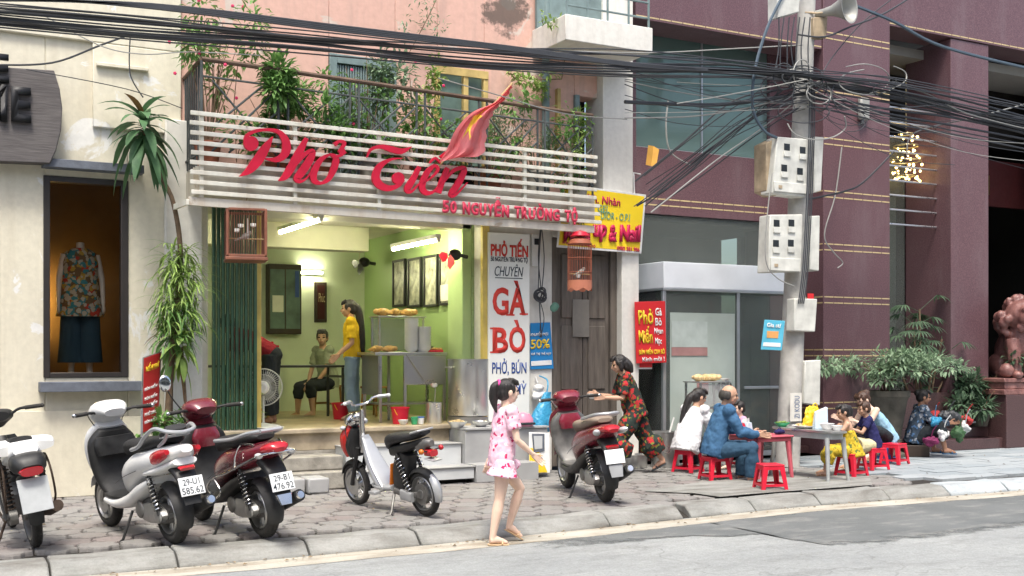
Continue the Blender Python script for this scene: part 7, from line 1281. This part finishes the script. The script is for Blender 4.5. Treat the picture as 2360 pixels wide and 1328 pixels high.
def spring(par, p0, p1, r, turns=9, m='chrome'):
    p0, p1 = Vector(p0), Vector(p1); d = p1 - p0; a = d.orthogonal().normalized(); b = d.normalized().cross(a); pts = [p0 + d * (i / (turns * 10)) + a * r * math.cos(i * .628) + b * r * math.sin(i * .628) for i in range(turns * 10 + 1)]
    s = MB().cyl(p0 - d * .15, p1 + d * .1, r * .55, None, 10).build('shock_absorber', 'bike_black', par); MB().tube(pts, .0055, 5).build('spring', m, s)
def plate(par, x, z, tilt, l1, l2, m='plate_white', w=.20, h=.145):
    t = MB(Matrix.Translation((x, 0, z)) @ Matrix.Rotation(tilt, 4, 'Y')); t.box(-.006, 0, -w / 2, w / 2, -h / 2, h / 2); o = t.build('licence_plate', m, par, 30, .003)
    B = Matrix.Translation((x, 0, z)) @ Matrix.Rotation(tilt, 4, 'Y') @ Matrix.Translation((-.0065, 0, 0)) @ Matrix(((0, 0, -1, 0), (-1, 0, 0, 0), (0, 1, 0, 0), (0, 0, 0, 1)))
    if l1: text(l1, 'print_dark', o, B @ Matrix.Translation((-w * .34, h * .06, 0)), w * .68, h * .33, .001, .005); text(l2, 'print_dark', o, B @ Matrix.Translation((-w * .44, -h * .42, 0)), w * .88, h * .36, .001, .005)
    return o
def bars(par, x, z, w=.34, m='bike_black', grip='rubber', rise=.03, back=.07, ends='chrome', mirror=(), steer=0):
    h = MB().tube(bez([(x - back, -w, z + rise), (x - back * .4, -w * .55, z + rise), (x, -.08, z), (x, .08, z), (x - back * .4, w * .55, z + rise), (x - back, w, z + rise)], 4), .012, 8).build('handlebar', m, par)
    for s in (-1, 1):
        MB().tube([(x - back * .55, s * w * .66, z + rise), (x - back * 1.02, s * w * 1.01, z + rise)], .018, 10).build('grip', grip, h); MB().ell((x - back * 1.05, s * w * 1.04, z + rise), .019, 8, 6).build('bar_end', ends, h)
        MB().tube([(x - back * .3 + .02, s * w * .5, z + rise), (x - back * .3 + .06, s * w * .62, z + rise - .01), (x - back * .8 + .06, s * w * .98, z + rise - .015)], .007, 6).build('brake_lever', 'alloy', h)
        if s in mirror:
            q = V(x - .02, s * w * .55, z + rise); MB().tube([q, q + V(.02, s * .06, .10), q + V(-.01, s * .13, .21)], .006, 6).build('mirror_stem', 'bike_black', h); MB().ell(q + V(-.02, s * .14, .26), (.018, .055, .075), 14, 10).build('mirror_shell', 'chrome', h); MB().ell(q + V(-.034, s * .14, .26), (.008, .047, .066), 14, 10).build('mirror_glass', 'mirror', h)
    return h
def drivetrain(t, r, side=1, m='engine_grey'):
    e = P(t, 'engine', m, [(.50, .30), (.32, .27), (.10, .24), (-.04, r)], [.05, .085, .08, .045], [.06, .10, .085, .06], 3)
    MB().loft([[(x_ + a * math.cos(q), yy, z_ + b * math.sin(q)) for q in [k * math.pi / 8 for k in range(16)]] for yy, x_, z_, a, b in ((side * .07, .16, .25, .24, .085), (side * .115, .16, .25, .23, .078), (side * .125, .16, .25, .20, .055))]).build('gear_cover', 'alloy', t, 40)
    MB().ell((.32, side * .125, .265), (.075, .018, .07), 14, 8).build('clutch_cover', m, t); MB().ell((.0, side * .12, r + .01), (.07, .02, .06), 14, 8).build('final_cover', 'alloy', t)
    x = MB().tube([(.35, -.08, .16), (.15, -.13, .17), (-.05, -.14, .25)], [.02, .022, .03], 10).build('exhaust_pipe', m, t); MB().tube([(.0, -.145, .22), (-.10, -.15, .27), (-.36, -.16, .36)], [.035, .055, .05], 14).build('silencer', 'bike_black', t); MB().tube([(-.355, -.16, .358), (-.38, -.161, .367)], [.04, .03], 12).build('silencer_tip', 'chrome', t)
    MB().tube([(.48, .12, .24), (.44, .24, .03), (.47, .27, .0)], .011, 8).build('side_stand', 'bike_black', t); MB().tube([(.30, -.12, .18), (.22, -.13, .07), (.18, -.10, .06)], .011, 8).build('centre_stand', 'bike_black', t)
def scooter(label, loc, head, body, lean=-7, seat='seat_black', shield='bike_black', r=.235, wb=1.26, style='white', pl=('', ''), steer=0, mirror=(), group='parked motorbikes', rimf=5):
    t = thing('motor_scooter', label, 'scooter', loc, 0, group, rot=(R(lean), 0, head)); tw = .085
    wheel(t, 0, r, r, tw + .008, 5, 'alloy')
    # tail body
    P(t, 'tail_body', body, [(.70, .40), (.55, .52), (.32, .62), (.05, .68), (-.20, .74), (-.37, .79)], [.07, .145, .175, .175, .135, .05], [.06, .11, .115, .10, .075, .03], 2.6)
    P(t, 'lower_panel', body if style == 'white' else 'bike_black', [(1.0, .285), (.75, .275), (.50, .33), (.28, .43), (.05, .52)], [.15, .165, .165, .16, .15], [.035, .05, .06, .06, .03], 3)
    P(t, 'seat', seat, [(.66, .70), (.55, .765), (.36, .785), (.14, .80), (-.08, .845), (-.17, .85)], [.06, .115, .14, .145, .125, .07], [.03, .05, .055, .055, .045, .02], 2.6)
    # floor and leg shield
    P(t, 'floorboard', shield, [(.58, .33), (.80, .325), (1.0, .335)], [.13, .15, .14], [.02, .018, .025], 4)
    sd = P(t, 'leg_shield', shield, [(.97, .33), (1.04, .45), (1.07, .62), (1.06, .78), (1.03, .88)], [.13, .175, .205, .205, .12], [.035, .045, .055, .06, .05], 3.2)
    P(t, 'front_apron', body, [(1.10, .36), (1.17, .50), (1.18, .68), (1.14, .84), (1.07, .93)], [.07, .145, .195, .185, .11], [.03, .04, .055, .06, .05], 2.6)
    if style == 'white': P(t, 'storage_panel', shield, [(.99, .66), (1.0, .74), (1.0, .82)], [.16, .18, .16], [.05, .055, .05], 4)
    else:
        P(t, 'inner_shield', body, [(1.0, .70), (1.0, .78), (1.01, .86)], [.11, .13, .10], [.04, .05, .045], 3.2)
        for s in (-1, 1): MB().ell((1.20, s * .125, .70), (.035, .05, .06), 12, 8).build('indicator', 'lens_clear', t)
    # headlamp cowl and dash
    cw = P(t, 'handlebar_cowl', body, [(1.20, .92), (1.14, 1.0), (1.03, 1.05), (.93, 1.02)], [.07, .145, .15, .09], [.06, .09, .075, .035], 2.5)
    MB().ell((1.195, 0, .955), (.04, .085, .055), 16, 10).build('headlamp', 'lens_clear', cw); ds = MB(Matrix.Translation((.985, 0, 1.065)) @ Matrix.Rotation(R(-28), 4, 'Y')); ds.ell((0, 0, 0), (.065, .095, .022), 20, 8); ds.build('dash_rim', 'silver_plastic' if style != 'vision' else 'lens_clear', cw)
    ds = MB(Matrix.Translation((.980, 0, 1.074)) @ Matrix.Rotation(R(-28), 4, 'Y')); ds.ell((0, 0, .004), (.05, .078, .018), 20, 8); ds.build('dash_glass', 'dash_dark' if style != 'vision' else 'lens_clear', cw)
    bars(t, 1.04, 1.015, .33, 'bike_black', 'rubber', .02, .09, 'chrome', mirror)
    for s, y1 in ((1, .10), (-1, -.09), (1, .04)): MB().tube(bez([(1.02, s * .2, 1.03), (1.10, y1 * 1.6, .98), (1.07, y1, .86)], 4), .0045, 5).build('control_cable', 'bike_black', t)
    for s in (-1, 1): MB().tube(bez([(.66, s * .168, .46), (.45, s * .178, .535), (.2, s * .178, .60)], 4), .0025, 4).build('panel_seam', 'bike_black', t)
    # front end
    a_ = Vector((1.10, 0, .62)); b_ = Vector((wb, 0, r))
    for s in (-1, 1): MB().tube([a_ + V(0, s * .06, 0), b_ + V(0, s * .065, 0)], .017, 8).build('fork_leg', 'alloy', t)
    wheel(t, wb, r, r, tw, rimf, 'alloy', True); fender(t, body, wb, r, r + .04, 25, 158, .085, 'front_mudguard'); drivetrain(t, r)
    # rear end
    fender(t, 'bike_black', 0, r, r + .035, 80, 200, .085, 'rear_mudguard'); P(t, 'plate_holder', 'bike_black', [(-.18, .66), (-.30, .58), (-.36, .47), (-.40, .36)], [.10, .09, .075, .07], [.05, .03, .015, .008], 3); plate(t, -.395, .50, R(16), *pl)
    spring(t, (-.03, .125, r + .06), (.08, .125, .56), .030)
    if style == 'white':
        for s in (-1, 1): P(t, 'tail_lamp', 'lens_red', [(.10, .675), (-.06, .705), (-.20, .745), (-.30, .775)], [.012, .035, .045, .02], [.02, .05, .045, .02], 2.4, s * .130)
        P(t, 'tail_trim', body, [(.12, .575), (-.10, .62), (-.32, .69)], [.16, .155, .10], [.03, .035, .03], 2.6); P(t, 'reflector', 'lens_red', [(-.33, .645), (-.36, .63)], [.07, .06], [.012, .012], 4)
        MB().tube(bez([(.30, .155, .76), (.12, .17, .80), (-.02, .165, .89), (-.16, .15, .95), (-.30, .11, .93), (-.34, 0, .915), (-.30, -.11, .93), (-.16, -.15, .95), (-.02, -.165, .89), (.12, -.17, .80), (.30, -.155, .76)], 5), .016, 8).build('grab_rail', 'silver_plastic', t)
        MB().tube(bez([(-.30, .11, .925), (-.22, .1, .86), (-.1, .1, .80)], 4), .014, 8).build('grab_rail', 'silver_plastic', t); P(t, 'luggage_rack', 'silver_plastic', [(-.12, .865), (-.24, .885), (-.33, .90)], [.10, .10, .06], [.010, .010, .008], 4); P(t, 'backrest', seat, [(-.15, .89), (-.22, .95)], [.11, .09], [.04, .025], 2.6)
    elif style == 'maroon':
        P(t, 'tail_lamp', 'lens_red', [(-.30, .765), (-.37, .775), (-.42, .76)], [.12, .10, .05], [.04, .045, .02], 2.4)
        for s in (-1, 1): MB().ell((-.31, s * .14, .72), (.05, .03, .025), 10, 8).build('indicator', 'lens_clear', t); MB().tube(bez([(.45, s * .16, .80), (.1, s * .165, .835), (-.15, s * .15, .89), (-.28, s * .09, .91)], 4), .016, 8).build('grab_rail', 'silver_plastic', t)
        MB().tube([(-.28, -.09, .91), (-.28, .09, .91)], .016, 8).build('grab_rail', 'silver_plastic', t)
        for s in (-1, 1):    # chrome crash bars round the tail
            MB().tube(bez([(.62, s * .18, .36), (.55, s * .22, .42), (.40, s * .225, .50), (.15, s * .225, .56), (-.10, s * .21, .64), (-.34, s * .17, .72), (-.40, s * .10, .74)], 5), .009, 8).build('crash_bar', 'chrome', t); MB().tube(bez([(.62, s * .18, .36), (.40, s * .22, .33), (.30, s * .22, .40), (.40, s * .225, .50)], 5), .009, 8).build('crash_bar', 'chrome', t); MB().tube(bez([(.0, s * .215, .60), (-.02, s * .20, .72), (-.06, s * .16, .80), (-.2, s * .12, .80)], 5), .009, 8).build('crash_bar', 'chrome', t)
        MB().tube([(-.40, -.10, .74), (-.40, .10, .74)], .009, 8).build('crash_bar', 'chrome', t); P(t, 'mudflap', 'chrome', [(-.40, .40), (-.43, .32)], [.07, .05], [.006, .006], 4)
        text('SCR', 'chrome', t, Matrix.Translation((.30, .182, .60)) @ Matrix.Rotation(R(180), 4, 'Z') @ FRONT, .14, .03, .002)
    else:
        P(t, 'tail_lamp', 'lens_red', [(-.26, .765), (-.37, .775), (-.43, .76)], [.10, .09, .05], [.04, .04, .02], 2.4)
        for s in (-1, 1): MB().ell((-.30, s * .135, .745), (.085, .04, .032), 10, 8, (0, .25, s * -.35)).build('indicator', 'lens_clear', t)
        MB().tube(bez([(.15, .13, .86), (-.05, .15, .885), (-.25, .12, .92), (-.32, 0, .925), (-.25, -.12, .92), (-.05, -.15, .885), (.15, -.13, .86)], 5), [.017] * 31, 8).build('grab_rail', 'silver_plastic', t); P(t, 'mudflap', 'silver_plastic', [(-.40, .42), (-.43, .30)], [.075, .06], [.006, .006], 4); P(t, 'reflector', 'lens_red', [(-.34, .60), (-.37, .585)], [.07, .06], [.016, .016], 4)
    return t
def rz_(a, b): return math.atan2(b[1] - a[1], b[0] - a[0])
q = onZ(404, 1254, 0); scooter('white scooter with long red tail lenses and black seat at the left', (q.x, q.y, .004), R(103), 'paint_white', -6, style='white', pl=('29-U1', '585.62'))
q = onZ(612, 1240, 0); scooter('maroon scooter with chrome crash bars next to the white one', (q.x, q.y, .004), R(100), 'paint_maroon', -6, style='maroon', pl=('29-B1', '476.92'), mirror=(1,))
q = onZ(1396, 1158, 0); scooter('dark red scooter with blank white plate parked before the wooden door', (q.x, q.y, .004), R(76), 'paint_maroon2', -5, 'seat_tan', 'engine_grey', .25, 1.30, 'vision', ('', ''))
# ---- small electric bike
q = onZ(984, 1190, 0); t = thing('electric_bike', 'small electric bike with red front shield and black saddle before the steps', 'electric bike', (q.x, q.y, .004), 0, 'parked motorbikes', rot=(R(-8), 0, R(103))); r = .215
wheel(t, 0, r, r, .062, 5, 'alloy'); MB().cyl((0, -.045, r), (0, .045, r), .10, None, 20).build('hub_motor', 'engine_grey', t); wheel(t, 1.12, r, r, .058, 5, 'alloy', True)
fender(t, 'bike_black', 0, r, r + .035, 20, 140, .055, 'rear_mudguard'); fender(t, 'silver_plastic', 0, r, r + .038, 128, 195, .05, 'rear_mudguard'); fender(t, 'bike_black', 1.12, r, r + .035, 20, 125, .05, 'front_mudguard')
P(t, 'battery_box', 'bike_black', [(.30, .26), (.27, .42), (.20, .60)], [.08, .085, .075], [.10, .11, .09], 4); P(t, 'front_frame', 'silver_plastic', [(.40, .24), (.62, .26), (.80, .48), (.88, .72)], [.09, .10, .075, .04], [.03, .035, .035, .03], 3.5)
P(t, 'frame_tube', 'silver_plastic', [(.52, .23), (.70, .44), (.86, .70)], [.105, .092, .05], [.012, .012, .012], 2.4); P(t, 'orange_strip', 'lens_orange', [(.42, .28), (.38, .48)], [.087, .08], [.012, .012], 4)
P(t, 'saddle', 'seat_black', [(.44, .62), (.40, .70), (.25, .735), (.05, .76), (-.12, .80)], [.05, .095, .115, .11, .06], [.05, .06, .05, .04, .02], 2.6); P(t, 'saddle_base', 'bike_black', [(.38, .60), (.15, .65), (-.12, .725)], [.08, .09, .05], [.05, .045, .03], 3.2); MB().tube([(-.02, .1, .80), (-.12, .085, .825), (-.15, 0, .83), (-.12, -.085, .825), (-.02, -.1, .80)], .010, 8).build('grab_rail', 'silver_plastic', t)
P(t, 'tail_cowl', 'engine_grey', [(-.02, .66), (-.14, .70), (-.20, .70)], [.06, .055, .03], [.05, .045, .03], 3); P(t, 'tail_lamp', 'lens_red', [(-.13, .615), (-.22, .61)], [.05, .045], [.035, .03], 3.5)
for s in (-1, 1): MB().tube([(-.17, s * .03, .63), (-.18, s * .10, .64)], .008, 6).build('indicator_stem', 'bike_black', t); MB().ell((-.18, s * .115, .64), (.028, .026, .026), 10, 8).build('indicator', 'lens_orange' if s > 0 else 'lens_red', t)
P(t, 'number_holder', 'silver_plastic', [(-.15, .565), (-.26, .545)], [.07, .055], [.006, .006], 4); spring(t, (.10, .09, .25), (.24, .09, .56), .030, 10); spring(t, (.06, -.09, .25), (.18, -.09, .56), .030, 10)
P(t, 'swing_arm', 'engine_grey', [(.36, .23), (.18, .20), (0, r)], [.025, .025, .02], [.03, .03, .03], 3, .07); P(t, 'swing_arm', 'engine_grey', [(.36, .23), (.18, .20), (0, r)], [.025, .025, .02], [.03, .03, .03], 3, -.07); P(t, 'motor_cover', 'silver_plastic', [(.22, .21), (.05, .19)], [.02, .02], [.05, .045], 4, .105)
P(t, 'footboard', 'silver_plastic', [(.40, .245), (.60, .235), (.74, .25)], [.10, .11, .08], [.022, .022, .02], 4)
for s in (-1, 1):
    MB().tube([(.95, s * .055, .60), (1.12, s * .055, r)], [.02, .024], 10).build('fork_leg', 'bike_black', t); pd = MB().tube([(.52, s * .08, .22), (.52, s * .17, .22)], .012, 8).build('pedal_axle', 'alloy', t); MB().box(.47, .58, s * .20 - .035, s * .20 + .035, .205, .235).build('pedal', 'silver_plastic', pd, bevel=.005)
MB().tube([(.95, 0, .55), (.90, 0, .86), (.88, 0, .98)], [.035, .028, .02], 10).build('steering_column', 'chrome', t); P(t, 'front_shield', 'shield_red', [(1.11, .50), (1.13, .60), (1.11, .72), (1.05, .80)], [.08, .115, .12, .06], [.05, .07, .07, .04], 2.6); P(t, 'shield_inner', 'bike_black', [(1.03, .50), (1.04, .62), (1.00, .78)], [.09, .12, .07], [.05, .06, .04], 3)
MB().ell((1.06, 0, .86), (.085, .085, .075), 16, 10).build('headlamp', 'chrome', t); MB().ell((.95, 0, .90), (.05, .07, .05), 14, 8).build('speedometer', 'chrome', t); MB().ell((1.09, .105, .80), (.035, .03, .022), 10, 8).build('indicator', 'lens_clear', t); MB().ell((1.0, -.10, .84), (.035, .03, .03), 10, 8).build('indicator', 'lens_clear', t)
bars(t, .89, 1.03, .25, 'chrome', 'silver_plastic', .05, .12, 'plastic_white'); MB().tube([(.38, .07, .21), (.32, .17, .05), (.30, .22, .0)], [.016, .012, .010], 8).build('side_stand', 'engine_grey', t); MB().tube(bez([(.96, .03, .95), (1.02, .12, .80), (.98, .13, .62), (1.0, .08, .45)], 5), .005, 6).build('brake_hose', 'bike_black', t)
# ---- worn underbone motorbike cut by the left frame edge
q = onZ(84, 1262, 0); t = thing('underbone_motorbike', 'worn old motorbike with blank grey plate cut off at the left edge', 'motorbike', (q.x, q.y, .004), 0, 'parked motorbikes', rot=(R(-9), 0, R(93))); r = .27
wheel(t, 0, r, r, .07, 18, 'engine_grey'); wheel(t, 1.22, r, r, .065, 18, 'engine_grey'); fender(t, 'bike_black', 0, r, r + .045, 60, 190, .07, 'rear_mudguard'); fender(t, 'bike_black', 1.22, r, r + .045, 20, 160, .065, 'front_mudguard')
P(t, 'tail_body', 'paint_white', [(.45, .62), (.20, .68), (-.10, .74), (-.30, .80)], [.10, .13, .14, .09], [.05, .06, .06, .04], 3); P(t, 'side_bag', 'plastic_white', [(.20, .80), (-.02, .82), (-.22, .80)], [.20, .25, .22], [.035, .05, .04], 3); P(t, 'saddle', 'seat_black', [(.60, .74), (.35, .79), (.05, .83), (-.15, .86)], [.07, .12, .12, .08], [.03, .045, .045, .03], 2.6)
P(t, 'tail_lamp_housing', 'bike_black', [(-.25, .70), (-.36, .69), (-.42, .65)], [.13, .125, .08], [.08, .08, .05], 3); P(t, 'tail_lamp', 'lens_red', [(-.36, .66), (-.44, .64)], [.10, .08], [.045, .035], 2.6); plate(t, -.40, .46, R(14), '', '', 'plate_old', .22, .26)
for s in (-1, 1): spring(t, (-.01, s * .13, r + .05), (.06, s * .13, .68), .032, 11, 'rusty'); MB().tube([(.45, s * .10, .30), (0, s * .10, r)], .02, 8).build('swing_arm', 'rusty', t); MB().tube([(1.08, s * .07, .72), (1.22, s * .07, r)], .02, 8).build('fork_leg', 'engine_grey', t); MB().tube(bez([(.0, s * .17, .30), (-.15, s * .18, .40), (-.18, s * .17, .62), (-.05, s * .16, .72), (.1, s * .16, .5), (.0, s * .17, .30)], 4), .009, 6).build('carrier_bar', 'rusty', t)
MB().tube([(.40, .18, .28), (-.06, .20, .27), (-.12, .2, .27)], .012, 8).build('carrier_bar', 'rusty', t); MB().cyl((-.02, .10, r), (-.02, .16, r), .06, None, 18).build('chain_cover', 'engine_grey', t); MB().tube([(-.02, .15, .28), (-.04, .20, .28)], .03, 12).build('axle_nut', 'alloy', t); P(t, 'engine', 'engine_grey', [(.75, .36), (.55, .33), (.40, .30)], [.10, .13, .10], [.09, .11, .09], 3.2); P(t, 'leg_shield', 'bike_black', [(.92, .40), (1.0, .60), (1.03, .82)], [.20, .22, .12], [.02, .03, .04], 3.2); P(t, 'frame', 'bike_black', [(.40, .58), (.70, .52), (.98, .80)], [.05, .05, .05], [.05, .05, .05], 2.6)
P(t, 'handlebar_cowl', 'bike_black', [(1.14, .92), (1.06, .99), (.95, .99)], [.07, .14, .09], [.05, .06, .04], 2.6); bars(t, 1.02, .98, .34, 'bike_black', 'rubber', .05, .12, 'rubber'); MB().tube(bez([(.0, .2, .62), (-.1, .21, .45), (-.18, .2, .28)], 4), .012, 6).build('strap', 'bike_black', t); MB().tube([(.42, .10, .26), (.38, .24, .0)], .012, 8).build('side_stand', 'rusty', t); MB().tube([(.4, -.12, .2), (.0, -.14, .26), (-.35, -.15, .34)], [.02, .04, .045], 12).build('silencer', 'rusty', t)
